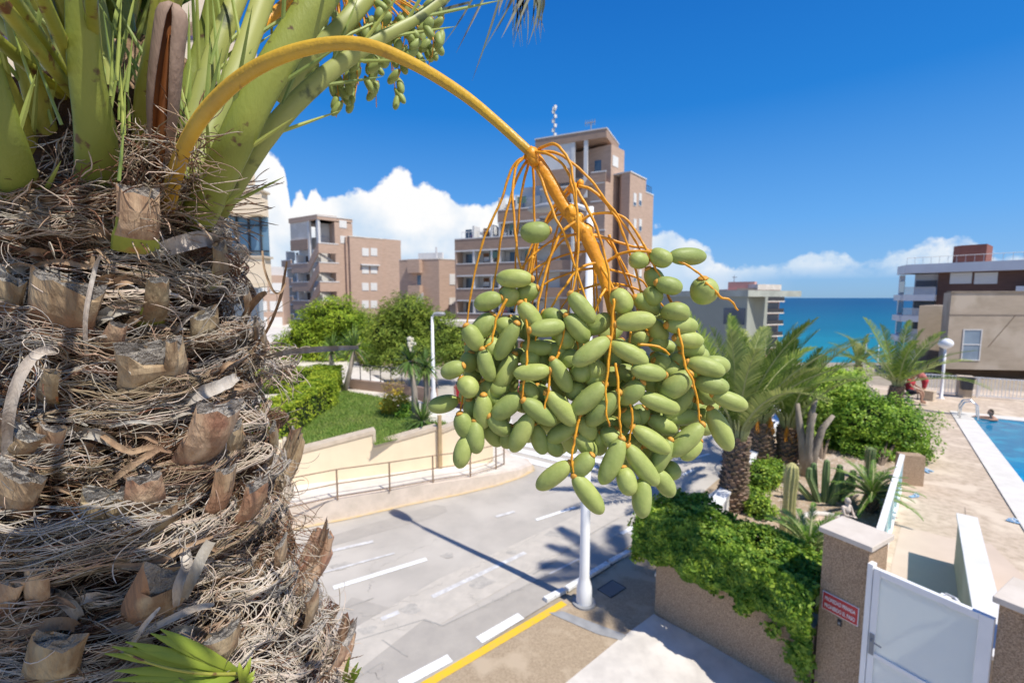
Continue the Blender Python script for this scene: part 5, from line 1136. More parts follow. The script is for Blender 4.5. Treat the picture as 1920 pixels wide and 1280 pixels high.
b = G(1530,1065); cycad('dark cycad half hidden between the ivy hedge and the gate pillar', Vector((4.72,6.95,0)), 1.0, 34, .8, 33)
shrub('small low green plant at the foot of the glass fence', [(tuple(Vector((5.05,6.75,.25))), (.3,.3,.2))], 1400, .05, m_leaf_lite, Vector((5.05,6.75,0)), stems=False)
# fountain
fc_ = G(1560,1022,.05); ft = thing('fountain', 'round pale stone basin in the gravel garden', 'fountain', fc_); m_fount = mat('pink_stone', (.68,.53,.42), (.58,.44,.34), .8, 4, bump=.1)
MB().lathe(fc_, [(.30,0),(.34,.05),(.42,.16),(.50,.28),(.53,.34),(.56,.36),(.56,.40),(.47,.40),(.45,.34),(.43,.32),(.02,.32)], 36).build('basin', m_fount, ft, True)
MB().tube([fc_+Vector((.515*math.cos(k*math.pi/20), .515*math.sin(k*math.pi/20), .41)) for k in range(41)], .055, 10, cap=False).build('rim', mat('white_rim', (.78,.73,.66), (.7,.65,.58), .7, 5), ft, True)

# ---------------------------------------------------------------- people
def skin(name, verts, edges, radii, m, parent, sub=2):
    me = bpy.data.meshes.new(name); me.from_pydata([tuple(v) for v in verts], edges, []); me.materials.append(m); o = link(name, me, parent)
    sm = o.modifiers.new('skin', 'SKIN'); 
    if not me.skin_vertices: me.attributes.new('x', 'FLOAT', 'POINT')
    bpy.context.view_layer.objects.active = o
    bpy.context.view_layer.update()
    lay = me.skin_vertices[0] if me.skin_vertices else None
    if lay is None: return o
    for i, r in enumerate(radii):
        lay.data[i].radius = (r, r) if not isinstance(r, tuple) else r
    lay.data[0].use_root = True
    sm.use_smooth_shade = True; sb = o.modifiers.new('sub', 'SUBSURF'); sb.levels = sub; sb.render_levels = sub; return o
m_skin = mat('skin', (.50,.29,.20), (.44,.25,.17), .6, 3); m_hair = mat('dark_hair', (.05,.035,.025), None, .7); m_hair2 = mat('grey_hair', (.35,.32,.3), None, .7)
def limb_mesh(mb, pts, rad, n=12, mi=0): return mb.tube(smooth_(pts, len(pts)*5), [np.interp(i/(len(pts)*5-1)*(len(pts)-1), range(len(pts)), rad) for i in range(len(pts)*5)], n, mi=mi)
def smooth_(pts, n):
    pts = [Vector(p) for p in pts]; m = len(pts)-1; out = []
    for i in range(n):
        x = i/(n-1)*m; k = min(int(x), m-1); t = x-k; p0 = pts[max(k-1,0)]; p1 = pts[k]; p2 = pts[k+1]; p3 = pts[min(k+2,m)]
        out.append(.5*((2*p1)+(p2-p0)*t+(2*p0-5*p1+4*p2-p3)*t*t+(3*p1-p0-3*p2+p3)*t*t*t))
    return out
def person(label, loc, rz, J, shirt, pants, hair=None, bare=False, scale=1.0, skinm=None, cat='person', nm='person'):
    """J: dict of joints in local metres (x forward, y left, z up). One remeshed body, clothes and hair as children."""
    root = thing(nm, label, cat, (0,0,0)); sm_ = skinm or m_skin; mb = MB()
    limb_mesh(mb, [J['pelvis'], J['waist'], J['chest'], J['neck']], [.135,.12,.15,.06], 14)
    limb_mesh(mb, [J['chest'], J['neck'], J['head']-Vector((0,0,.05))], [.11,.055,.055])
    for s in ('l','r'):
        limb_mesh(mb, [J['chest']+(J['sh'+s]-J['chest'])*.3, J['sh'+s], J['el'+s], J['wr'+s], J['ha'+s]], [.085,.06,.042,.028,.03])
        h = J['ha'+s]; d = (h-J['wr'+s]).normalized(); sd = d.cross(Vector((0,0,1))).normalized() if abs(d.z) < .95 else Vector((0,1,0))
        mb.ball(h, (.036,.036,.036), 10)
        for k in range(4): limb_mesh(mb, [h+sd*(-.027+.018*k), h+sd*(-.03+.02*k)+d*.045, h+sd*(-.028+.019*k)+d*(.085-.006*abs(k-1.5))+Vector((0,0,-.012))], [.011,.0095,.008], 8)
        limb_mesh(mb, [h+sd*.02, h+sd*.05+d*.02, h+sd*.055+d*.05], [.013,.011,.009], 8)
        limb_mesh(mb, [J['pelvis']+(J['hi'+s]-J['pelvis'])*.4, J['hi'+s], J['kn'+s], J['an'+s]], [.10,.095,.058,.04])
        if 'to'+s in J: limb_mesh(mb, [J['an'+s]+Vector((0,0,-.01)), (J['an'+s]+J['to'+s])/2+Vector((0,0,.005)), J['to'+s]], [.045,.042,.026])
    hd = J['head']; mb.ball(hd, (.095,.077,.118), 22); mb.ball(hd+Vector((.09,0,-.01)), (.022,.014,.026), 10); mb.ball(hd+Vector((.068,0,-.065)), (.035,.04,.032), 10)
    for s in (-1,1): mb.ball(hd+Vector((-.005,.078*s,-.01)), (.02,.012,.03), 8)
    body = mb.build('body', sm_, root, True); r = body.modifiers.new('r', 'REMESH'); r.mode = 'VOXEL'; r.voxel_size = .012; r.use_smooth_shade = True
    mbf = MB(); 
    for s in (-1,1): mbf.ball(hd+Vector((.083,.032*s,.012)), (.012,.014,.009), 8)
    mbf.build('eye', mat('eye_dark', (.04,.03,.025), None, .3) if 'eye_dark' not in bpy.data.materials else bpy.data.materials['eye_dark'], root)
    mbf = MB().ball(hd+Vector((.098,0,-.062)), (.008,.022,.006), 8); mbf.build('mouth', mat('lip', (.35,.12,.1), None, .5) if 'lip' not in bpy.data.materials else bpy.data.materials['lip'], root)
    if hair: mb = MB(); mb.ball(hd+Vector((-.022,0,.028)), (.092,.085,.108), 20, 0, .12, 6); mb.ball(hd+Vector((-.06,0,-.04)), (.055,.072,.09), 14, 0, .12, 6); mb.build('hair', hair, root, True)
    if shirt:
        mb = MB(); limb_mesh(mb, [J['pelvis']+Vector((0,0,.02)), J['waist'], J['chest'], J['chest'].lerp(J['neck'],.62)], [.158,.14,.17,.09], 16)
        for s in ('l','r'): limb_mesh(mb, [J['chest'].lerp(J['sh'+s],.4), J['sh'+s], J['sh'+s].lerp(J['el'+s],.6)], [.10,.078,.066])
        o = mb.build('shirt', shirt, root, True); r = o.modifiers.new('r', 'REMESH'); r.mode = 'VOXEL'; r.voxel_size = .014; r.use_smooth_shade = True
    if pants:
        mb = MB(); limb_mesh(mb, [J['pelvis']-Vector((0,0,.04)), J['pelvis'], J['pelvis'].lerp(J['waist'],.35)], [.14,.155,.15], 16)
        for s in ('l','r'): limb_mesh(mb, [J['pelvis'].lerp(J['hi'+s],.5), J['hi'+s], J['hi'+s].lerp(J['kn'+s],.75)], [.12,.115,.085])
        o = mb.build('shorts', pants, root, True); r = o.modifiers.new('r', 'REMESH'); r.mode = 'VOXEL'; r.voxel_size = .014; r.use_smooth_shade = True
    root.location = loc; root.rotation_euler = (0,0,rz); root.scale = (scale,)*3; return root
V3 = lambda *a: Vector(a)
sit = dict(pelvis=V3(0,0,.52), waist=V3(-.03,0,.70), chest=V3(.0,0,.92), neck=V3(.03,0,1.10), head=V3(.07,0,1.27), shl=V3(.0,.19,1.02), shr=V3(.0,-.19,1.02), ell=V3(.12,.25,.78), elr=V3(.14,-.25,.78), wrl=V3(.33,.16,.68), wrr=V3(.33,-.14,.66), hal=V3(.40,.12,.66), har=V3(.40,-.10,.64), hil=V3(.03,.10,.50), hir=V3(.03,-.10,.50), knl=V3(.44,.14,.50), knr=V3(.44,-.14,.50), anl=V3(.42,.14,.08), anr=V3(.50,-.13,.08), tol=V3(.60,.16,.035), tor=V3(.68,-.14,.035))
lean_ = dict(pelvis=V3(0,0,.92), waist=V3(.06,0,1.06), chest=V3(.20,0,1.22), neck=V3(.33,0,1.34), head=V3(.44,0,1.44), shl=V3(.24,.19,1.28), shr=V3(.24,-.19,1.28), ell=V3(.34,.22,1.02), elr=V3(.36,-.22,1.02), wrl=V3(.46,.16,.82), wrr=V3(.48,-.15,.82), hal=V3(.50,.13,.74), har=V3(.52,-.12,.74), hil=V3(.0,.10,.90), hir=V3(.0,-.10,.90), knl=V3(.05,.12,.48), knr=V3(-.04,-.11,.48), anl=V3(-.05,.12,.08), anr=V3(-.16,-.12,.08), tol=V3(.14,.13,.035), tor=V3(.03,-.13,.035))
m_red = mat('red_cloth', (.50,.05,.07), (.42,.04,.05), .85, 8); m_pinkc = mat('coral_cloth', (.62,.22,.20), (.5,.16,.15), .85, 8); m_navy = mat('dark_cloth', (.05,.05,.07), None, .85)
bq = G(1706,752); person('person in a red top sitting on the dark bench by the lone palm', bq+Vector((0,.05,0)), R_(-60), sit, m_red, m_navy, m_hair)
bq2 = G(1731,748); person('person in coral clothes bending forward just right of the seated person', bq2, R_(150), lean_, m_pinkc, m_red, m_hair2)
bn_ = thing('park_bench', 'dark metal bench facing the pool near the lone palm', 'bench', bq); M0 = Matrix.Translation(bq+Vector((0,.05,0))) @ Matrix.Rotation(R_(-60),4,'Z')
def bbox_(name, c, s, m): mb = MB(); mb.box(None, s, M=M0 @ Matrix.Translation(Vector(c))); return mb.build(name, m, bn_, bevel=.008)
bbox_('seat', (.0,0,.375), (.42,1.3,.04), m_darkmetal); bbox_('backrest', (-.24,0,.66), (.03,1.3,.34), m_darkmetal)
for s in (-.55,.55): bbox_('leg', (.14,s,.18), (.04,.04,.35), m_darkmetal); bbox_('leg', (-.2,s,.25), (.04,.04,.5), m_darkmetal)
pl_ = thing('planter', 'square beige planter box standing beside the two people', 'planter', G(1740,750)); mb = MB(); c = G(1741,750); mb.box(c+Vector((0,0,.22)), (.42,.42,.44), .6); mb.build('box', m_cap, pl_, bevel=.02); mb = MB(); mb.box(c+Vector((0,0,.46)), (.47,.47,.05), .6); mb.build('rim', m_cap, pl_, bevel=.01)
swim = dict(pelvis=V3(-.25,0,-.45), waist=V3(-.2,0,-.25), chest=V3(-.08,0,-.02), neck=V3(.0,0,.15), head=V3(.05,0,.31), shl=V3(-.02,.19,.05), shr=V3(-.02,-.19,.05), ell=V3(.22,.27,.06), elr=V3(.22,-.26,.06), wrl=V3(.44,.2,.09), wrr=V3(.44,-.18,.09), hal=V3(.52,.16,.085), har=V3(.52,-.14,.085), hil=V3(-.25,.1,-.5), hir=V3(-.25,-.1,-.5), knl=V3(-.3,.12,-.9), knr=V3(-.3,-.12,-.9), anl=V3(-.5,.12,-1.25), anr=V3(-.5,-.12,-1.25))
person('swimmer with wet dark hair holding the corner edge of the pool', pA+pn*.55+pd*.22, math.atan2(-pn.y+.6*-pd.y, -pn.x+.6*-pd.x)+1.0, swim, None, m_navy, m_hair)
# small stone cherub statue on the fountain rim
stj = {k: v*1.0 for k, v in lean_.items()}
stj.update(chest=V3(.06,0,1.2), neck=V3(.07,0,1.36), head=V3(.10,0,1.52), waist=V3(.02,0,1.05), shl=V3(.05,.19,1.28), shr=V3(.05,-.19,1.28), ell=V3(.14,.24,1.05), elr=V3(.16,-.22,1.05), wrl=V3(.30,.10,1.0), wrr=V3(.30,-.08,1.02), hal=V3(.36,.06,1.0), har=V3(.36,-.04,1.02))
m_stat = mat('pale_stone_figure', (.72,.62,.53), (.60,.50,.42), .85, 8, bump=.2)
st_ = person('small pale stone cherub statue standing in the round basin', fc_+Vector((-.02,-.30,.32)), R_(-70), stj, None, None, m_stat, skinm=m_stat, scale=.50, cat='statue', nm='statue')
MB().lathe(fc_+Vector((-.02,-.30,.30)), [(.12,0),(.10,.02),(.08,.03)], 14).build('plinth', m_fount, ft)
# ================================================================== the near date palm
random.seed(5)
TC = (-.86, 1.0)
def TR(z):
    P_ = [(0,.36),(3.6,.42),(4.05,.405),(4.35,.318),(4.75,.252),(5.0,.215),(5.2,.19),(5.6,.16)]
    for (a, ra), (b, rb) in zip(P_, P_[1:]):
        if z <= b: return ra+(rb-ra)*max(0, (z-a))/(b-a)
    return .17
def cyl(px, py, off_=0.0):
    d = ray(px, py); z = 4.7; P = None
    for _ in range(12):
        r = TR(z)+off_; ox, oy = -TC[0], -TC[1]; a = d.x*d.x+d.y*d.y; b = 2*(d.x*ox+d.y*oy); c = ox*ox+oy*oy-r*r; disc = b*b-4*a*c
        t = -b/(2*a) if disc < 0 else (-b-math.sqrt(disc))/(2*a); P = CAM+d*t; z = P.z
    return P
def outn(p): v = Vector((p.x-TC[0], p.y-TC[1], 0)); return v.normalized()
palm0 = thing('palm_tree', 'huge date palm close to the camera with rough fibrous trunk and hanging green dates', 'palm tree', (TC[0], TC[1], 0))
m_core = mat('trunk_core', (.10,.055,.032), (.035,.02,.013), .98, 14, bump=1.0, bscale=60)  # core colour darkened to paint the deep voids between the fibres
m_wood = mat('boot_wood', (.56,.42,.27), (.27,.17,.10), .85, 26, stretch=(1,1,.10), bump=.7, bscale=60, c3=(.36,.20,.12), s3=9, contrast=(.36,.60), objrand=.22)
m_cut = mat('boot_cut_face', (.43,.39,.345), (.24,.21,.185), .97, 60, bump=1.0, bscale=150, c3=(.52,.48,.43), s3=14, objrand=.15)
m_woodgreen = mat('boot_green_edge', (.42,.44,.08), (.30,.34,.06), .6, 12, c3=(.45,.18,.08), s3=14)
m_fib = [mat('bleached_fibre', (.64,.56,.47), (.40,.32,.24), .9, 9, island=.35), mat('tan_fibre', (.46,.35,.245), (.29,.20,.13), .9, 9, island=.35), mat('brown_fibre', (.21,.115,.065), (.10,.052,.03), .95, 9, island=.35), mat('grey_fibre', (.50,.46,.41), (.33,.29,.25), .9, 9, island=.3)]
mb = MB(); n = 40; zs = list(np.linspace(0,3.7,12))+list(np.linspace(3.78,5.4,40))
vs = []
for z in zs:
    for k in range(n):
        a = 2*math.pi*k/n; r = TR(z)-.035+.035*mnoise.noise(Vector((math.cos(a)*3, math.sin(a)*3, z*7))); vs.append((TC[0]+r*math.cos(a), TC[1]+r*math.sin(a), z))
mb.add(vs, [(i*n+k, i*n+(k+1)%n, (i+1)*n+(k+1)%n, (i+1)*n+k) for i in range(len(zs)-1) for k in range(n)]+[tuple((len(zs)-1)*n+k for k in range(n))])
mb.build('trunk', m_core, palm0)
def boot(B_, T_, wb, wt, thick=.5, skew=.9, green=False, twist=0.0, curve=.015, nm='leaf_base', seed=None):
    """flattened tapering stub from B_ to T_ with a slanted weathered cut"""
    rs = random.Random(seed if seed is not None else hash((round(B_.x,4), round(B_.z,4)))); ax = (T_-B_); L_ = ax.length; ax.normalize(); o = outn((B_+T_)/2); o = (o-ax*o.dot(ax)).normalized(); s = ax.cross(o); K = 8; npf = 14
    ph = rs.random()*50; mb = MB(); vs = []
    for k in range(K):
        t = k/(K-1); w_ = (wb+(wt-wb)*t)/2; c = B_+ax*L_*t+o*curve*math.sin(t*math.pi)
        for j in range(npf):
            a = 2*math.pi*j/npf; x = math.cos(a); y = math.sin(a)
            xx = math.copysign(abs(x)**.75, x)*w_; yy = (y if y > 0 else y*.55)*w_*thick-abs(x)**2*w_*.18
            q = mnoise.noise(Vector((x*1.6, y*1.6, t*2.5+ph))); xx *= 1+.16*q; yy *= 1+.35*mnoise.noise(Vector((x*3,y*3,t*1.2+ph+9)))
            al = 0
            if k >= K-2: al = -yy*skew*(.6 if k == K-2 else 1)+(w_*(.55*mnoise.noise(Vector((x*2.5,y*2.5,ph)))+.35*mnoise.noise(Vector((x*9,y*9,ph+3)))) if k == K-1 else 0)
            vs.append(c+s*xx+o*yy+ax*al)
    mb.add(vs, [(i*npf+k, i*npf+(k+1)%npf, (i+1)*npf+(k+1)%npf, (i+1)*npf+k) for i in range(K-1) for k in range(npf)], 0)
    if green:
        for i in range(len(mb.m)):
            row, col_ = divmod(i, npf); x = math.cos(2*math.pi*(col_+.5)/npf)
            if (row <= 1) or (abs(x) > .88 and row < 4): mb.m[i] = 2
    # cut face: rings inward with noise
    prev = (K-1)*npf; cen = sum((Vector(mb.v[prev+k]) for k in range(npf)), Vector())/npf
    for rr in (.72,.4):
        st = len(mb.v); mb.v += [tuple(cen+(Vector(mb.v[prev+k])-cen)*(rr if rr == .72 else .55)+ax*rs.uniform(-.006,.006)) for k in range(npf)]
        for k in range(npf): mb.f.append((prev+k, prev+(k+1)%npf, st+(k+1)%npf, st+k)); mb.m.append(1)
        prev = st
    mb.f.append(tuple(prev+k for k in range(npf))); mb.m.append(1)
    return mb.build(nm, [m_wood, m_cut, m_woodgreen], palm0)
def pxm(p): d = (p-CAM).dot(FWD); return d/FP*(d/(p-CAM).length)
def pboot(b, t, wb, wt, ob=-.03, ot=.05, **kw):
    B_ = cyl(b[0], b[1], ob+.008); T_ = cyl(t[0], t[1], ot+.025); dB = pxm(B_)*FP; dT = pxm(T_)*FP; kw['skew'] = kw.get('skew', .9)*.75; kw['thick'] = kw.get('thick', .5)*.62; wb *= 1.08; wt *= 1.05
    return boot(B_, T_, wb/FP*dB, wt/FP*dT, **kw)
hand = [ # base px, tip px, base width, tip width, offsets
 ((255,472),(262,356),88,80,.035,.085,dict(green=True,skew=1.3,thick=.42)),
 ((118,635),(128,530),128,150,-.01,.06,dict(skew=1.0,thick=.3)),
 ((285,735),(285,655),120,125,-.01,.06,dict(skew=1.5,thick=.5)),
 ((205,660),(222,608),60,34,-.01,.05,dict(skew=.8)),
 ((365,640),(385,588),78,66,-.01,.05,dict(skew=1.3,green=True)),
 ((345,885),(415,765),92,96,-.01,.10,dict(skew=1.1,thick=.5)),
 ((385,985),(425,880),52,44,.0,.07,dict(thick=.4)),
 ((440,990),(485,905),66,62,.0,.08,dict(thick=.5,skew=1.2)),
 ((262,1165),(318,1075),120,120,-.01,.07,dict(skew=1.5,thick=.55)),
 ((392,1245),(418,1185),110,84,-.02,.07,dict(skew=1.3)),
 ((30,960),(36,885),130,120,-.02,.06,dict(skew=1.3)),
 ((200,980),(205,925),80,110,-.02,.05,dict(skew=1.3)),
 ((20,850),(40,800),120,120,-.02,.05,dict(skew=1.4)),
 ((100,860),(98,800),70,60,-.02,.04,dict()),
 ((100,1275),(110,1200),130,125,-.02,.06,dict(skew=1.4)),
 ((10,1150),(15,1085),90,80,-.02,.05,dict(skew=1.2)),
 ((560,1180),(585,1105),60,52,.0,.10,dict(skew=1.0)),
 ((590,1275),(655,1190),78,70,.0,.10,dict(skew=1.0)),
 ((395,540),(412,460),70,40,-.01,.04,dict(green=True)),
 ((440,620),(462,545),40,30,-.01,.06,dict()),
 ((475,690),(492,620),34,26,-.01,.08,dict()),
 ((395,430),(425,300),50,30,.0,.05,dict(skew=.5)),
 ((455,660),(478,600),30,22,-.01,.07,dict()),
 ((490,880),(512,800),50,36,-.02,.05,dict()),
 ((60,430),(70,385),110,90,-.03,.01,dict()),
 ((30,600),(20,520),90,80,-.02,.04,dict(skew=1.2)),
 ((500,1090),(528,1015),46,40,-.02,.06,dict()),
 ((310,720),(322,640),36,20,.02,.08,dict(thick=.6,skew=.4)),
]
for i, (b, t, wb, wt, ob, ot, kw) in enumerate(hand): pboot(b, t, wb, wt, ob, ot, seed=i+3, **kw)
for i in range(17):
    rs = random.Random(i+500); px = rs.uniform(10,545); py = rs.uniform(480,1270)
    if any(abs(px-b[0]) < 60 and -60 < py-b[1] < 90 for b, *_ in hand): continue
    lean_ = (px-220)/320; w_ = rs.uniform(45,95); h_ = rs.uniform(50,95); pboot((px,py), (px+lean_*45+rs.uniform(-10,15),py-h_), w_, w_*rs.uniform(.6,1.0), -.02, rs.uniform(.03,.07), seed=i+700, skew=rs.uniform(.5,1.3), green=rs.random() < .12)
# the rest of the trunk all round
cnt = 0
for i in range(54):
    z = 3.5+1.55*(i/54) if i < 36 else 2.2+1.3*((i-36)/18); a = i*2.39996+.9; r = TR(z); d = Vector((math.cos(a), math.sin(a), 0))
    toc = math.atan2(-TC[1], -TC[0]); da = (a-toc+math.pi)%(2*math.pi)-math.pi
    if abs(da) < 1.15 and 4.0 < z < 5.2 and i < 36: continue
    B_ = Vector((TC[0],TC[1],z))+d*(r-.02); T_ = B_+d*.10+Vector((random.uniform(-.02,.02),random.uniform(-.02,.02),.13)); boot(B_, T_, .12, .095, seed=i+90, skew=1.2)
# ---- fibres
class Fib:
    def __init__(s): s.L = {}
    def add(s, path, r0, mi): s.L.setdefault(len(path), []).append((path, r0, mi))
    def build(s, name, parent, nside=3):
        VV = []; FF = []; MI = []; off_ = 0
        for K, lst in s.L.items():
            P = np.array([p for p, _, _ in lst], dtype=float); R0 = np.array([r for _, r, _ in lst]); M_ = np.array([m for _, _, m in lst]); n = len(lst)
            T_ = np.gradient(P, axis=1); T_ /= np.linalg.norm(T_, axis=2, keepdims=True)+1e-9
            ref = np.where(np.abs(T_[..., 2:3]) > .85, np.array([1.0,0,0]), np.array([0,0,1.0])); A = np.cross(T_, ref); A /= np.linalg.norm(A, axis=2, keepdims=True)+1e-9; Bv = np.cross(T_, A)
            tap = np.concatenate([[.6], np.ones(K-2), [.3]])[None,:,None]*R0[:,None,None]
            rings = np.stack([P+(A*math.cos(2*math.pi*k/nside)+Bv*math.sin(2*math.pi*k/nside))*tap for k in range(nside)], 2)
            VV.append(rings.reshape(-1,3)); idx = np.arange(n*K*nside).reshape(n,K,nside)+off_; off_ += n*K*nside
            a = idx[:, :-1, :]; b = np.roll(a, -1, axis=2); c = np.roll(idx, -1, axis=2)[:, 1:, :]; d_ = idx[:, 1:, :]
            FF.append(np.stack([a,b,c,d_], -1).reshape(-1,4)); MI.append(np.repeat(M_, (K-1)*nside))
        return npmesh(name, np.concatenate(VV), np.concatenate(FF), m_fib, parent, np.concatenate(MI), True)
fb = Fib(); toc = math.atan2(-TC[1], -TC[0])
def cp(a, z, off_): r = TR(z)+off_; return (TC[0]+r*math.cos(a), TC[1]+r*math.sin(a), z)
def matpatch(a0, z0, hw, h, tilt, bulge, mi, nl=18, ncr=46, loose=8, thick=.0013, lift=.0, swirl=.5):
    sd = random.random()*100; r = TR(z0)
    def pt(u, v):
        a = a0+u*hw/r; nz = mnoise.noise(Vector((u*1.7, v*1.1, sd))); n2 = mnoise.noise(Vector((u*4, v*3, sd+20)))
        z = z0+(v-.5)*h*(1-.3*u*u)+tilt*u*hw+swirl*h*nz+.010*n2
        o_ = .008+lift+bulge*(1-u*u)*(.45+.55*math.sin(math.pi*min(1,max(0,v))))*(1+.6*nz)+.010*n2
        return cp(a, z, o_)
    for j in range(nl):
        v = (j+random.uniform(-.3,.3))/nl; ua = -1+random.uniform(0,.35); ub = 1-random.uniform(0,.35)
        fb.add([pt(ua+(ub-ua)*k/19, v+.06*math.sin(k*.7+j)) for k in range(20)], thick*random.uniform(.7,1.35), mi if random.random() < .75 else random.randint(0,3))
    for j in range(ncr):
        u = random.uniform(-.95,.95); sl_ = random.choice((-1,1))*random.uniform(.12,.3); v0 = random.uniform(-.1,.5); v1 = v0+random.uniform(.3,.7)
        fb.add([pt(u+sl_*k/6, v0+(v1-v0)*k/6) for k in range(7)], thick*.8*random.uniform(.7,1.2), mi if random.random() < .7 else random.randint(0,3))
    for j in range(loose):
        u = random.uniform(-.9,.9); p = Vector(pt(u, random.random())); a = a0+u*hw/r; o_ = Vector((math.cos(a), math.sin(a), 0)); s = Vector((-o_.y, o_.x, 0)); path = []
        v = (o_*random.uniform(.0,.5)+s*random.uniform(-1,1)+Vector((0,0,random.uniform(-.7,.5)))).normalized(); cur = Vector((random.gauss(0,1), random.gauss(0,1), random.gauss(0,1)))*random.uniform(2,8)
        for k in range(12): path.append(tuple(p)); p = p+v*.010; v = (v+cur.cross(v)*.05+Vector((0,0,-.05))-o_*.03).normalized()
        fb.add(path, thick*.8, random.choice((mi,0,1,3)))
for layer in range(2):
    nrow = 22
    for i in range(nrow):
        z = 3.93+1.22*i/(nrow-1)
        for j in range(10):
            a = toc-1.45+2.9*(j+random.uniform(-.35,.35)+(i%2)*.5)/10
            up_ = (z-3.9)/1.2; pat = mnoise.noise(Vector((a*2.2, z*6.5, 4)))
            if layer == 0:
                matpatch(a, z+random.uniform(-.02,.02), random.uniform(.08,.16), random.uniform(.04,.08), random.gauss(-.02,.25), random.uniform(-.01,.02), random.choice((2,2,2,1)), 15, 26, 3, .0009, -.012)
            elif pat > -.02:
                mi = random.choices((0,1,2,3), ((2,5,3,1) if up_ > .62 else (6,3,1,3)))[0]
                matpatch(a, z+random.uniform(-.02,.02), random.uniform(.07,.15), random.uniform(.03,.06), random.gauss(-.02,.25), random.uniform(.01,.055), mi, random.randint(18,26), random.randint(55,90), 4, .00088)
# big wavy sheaths seen in the photograph (centre px, half width m, height, tilt)
def big(px, py, hw, h, tilt, bulge, mi, **kw):
    p = cyl(px, py, .02); a = math.atan2(p.y-TC[1], p.x-TC[0]); matpatch(a, p.z, hw, h, tilt, bulge, mi, **kw)
for a_ in [(140,985,.20,.085,.0,.085,3,dict(nl=30,ncr=90,swirl=.35)), (110,1040,.20,.07,-.05,.07,1,dict(nl=26,ncr=80)), (330,1000,.12,.07,.15,.06,0,dict(nl=20,ncr=70)), (250,770,.17,.05,-.12,.05,0,dict(nl=20,ncr=70)), (440,790,.10,.07,-.25,.07,0,dict(nl=22,ncr=70)),
           (495,690,.06,.09,-.5,.09,0,dict(nl=22,ncr=50)), (330,500,.14,.05,-.2,.04,0,dict(nl=20,ncr=70)), (230,560,.16,.05,-.25,.05,0,dict(nl=20,ncr=70)), (180,700,.15,.07,.1,.04,3,dict(nl=22,ncr=80)), (480,1150,.12,.10,-.1,.07,0,dict(nl=26,ncr=110,loose=40)),
           (540,1230,.13,.10,-.2,.08,0,dict(nl=26,ncr=120,loose=50)), (470,1080,.10,.07,-.1,.07,0,dict(nl=22,ncr=90,loose=25)), (470,850,.08,.05,.1,.06,0,dict(nl=20,ncr=60)), (60,560,.10,.09,.1,.03,3,dict(nl=22,ncr=60)), (240,1130,.12,.05,.1,.05,2,dict(nl=20,ncr=60)),
           (330,1230,.12,.05,.2,.06,1,dict(nl=20,ncr=60)), (160,430,.14,.04,.15,.03,1,dict(nl=20,ncr=60)), (360,420,.10,.05,-.3,.03,2,dict(nl=20,ncr=60)), (90,470,.10,.05,.0,.03,2,dict(nl=20,ncr=60))]:
    big(*a_[:7], **a_[7])
for (b, t, wb, wt, ob, ot, kw) in hand[1:]:
    p = cyl(b[0], b[1]-4, .02); matpatch(math.atan2(p.y-TC[1], p.x-TC[0]), p.z, .05+wb*.0005, .045, random.gauss(0,.2), .035, random.choice((0,1,3,1)), 14, 40, 3, .0009, .028)
o = fb.build('fibre', palm0); o['kind'] = 'stuff'
# hanging tufts on the right silhouette
fb = Fib()
for (px, py, n_, ln, col_) in ((530,1010,26,.10,2),(520,930,16,.05,1),(545,960,14,.06,1),(560,1090,20,.06,0),(590,1170,30,.07,0),(600,1250,40,.09,0),(500,1260,40,.07,0),(470,660,20,.06,0),(520,690,30,.07,0),(40,600,24,.12,3),(70,660,20,.10,3)):
    for _ in range(n_):
        p = cyl(px+random.gauss(0,10), py+random.gauss(0,12), .045); v = Vector((random.uniform(.3,1), random.uniform(-.3,.3), random.uniform(-.8,.3))).normalized(); path = []
        if px < 100: v = Vector((random.gauss(0,.15), -.1, -1)).normalized()
        for k in range(12): path.append(tuple(p)); p = p+v*ln/11; v = (v+Vector((random.gauss(0,.18), random.gauss(0,.18), random.gauss(-.06,.18)))).normalized()
        fb.add(path, .0009, random.choice((col_, col_, 0, 2)))
o = fb.build('fibre', palm0); o['kind'] = 'stuff'
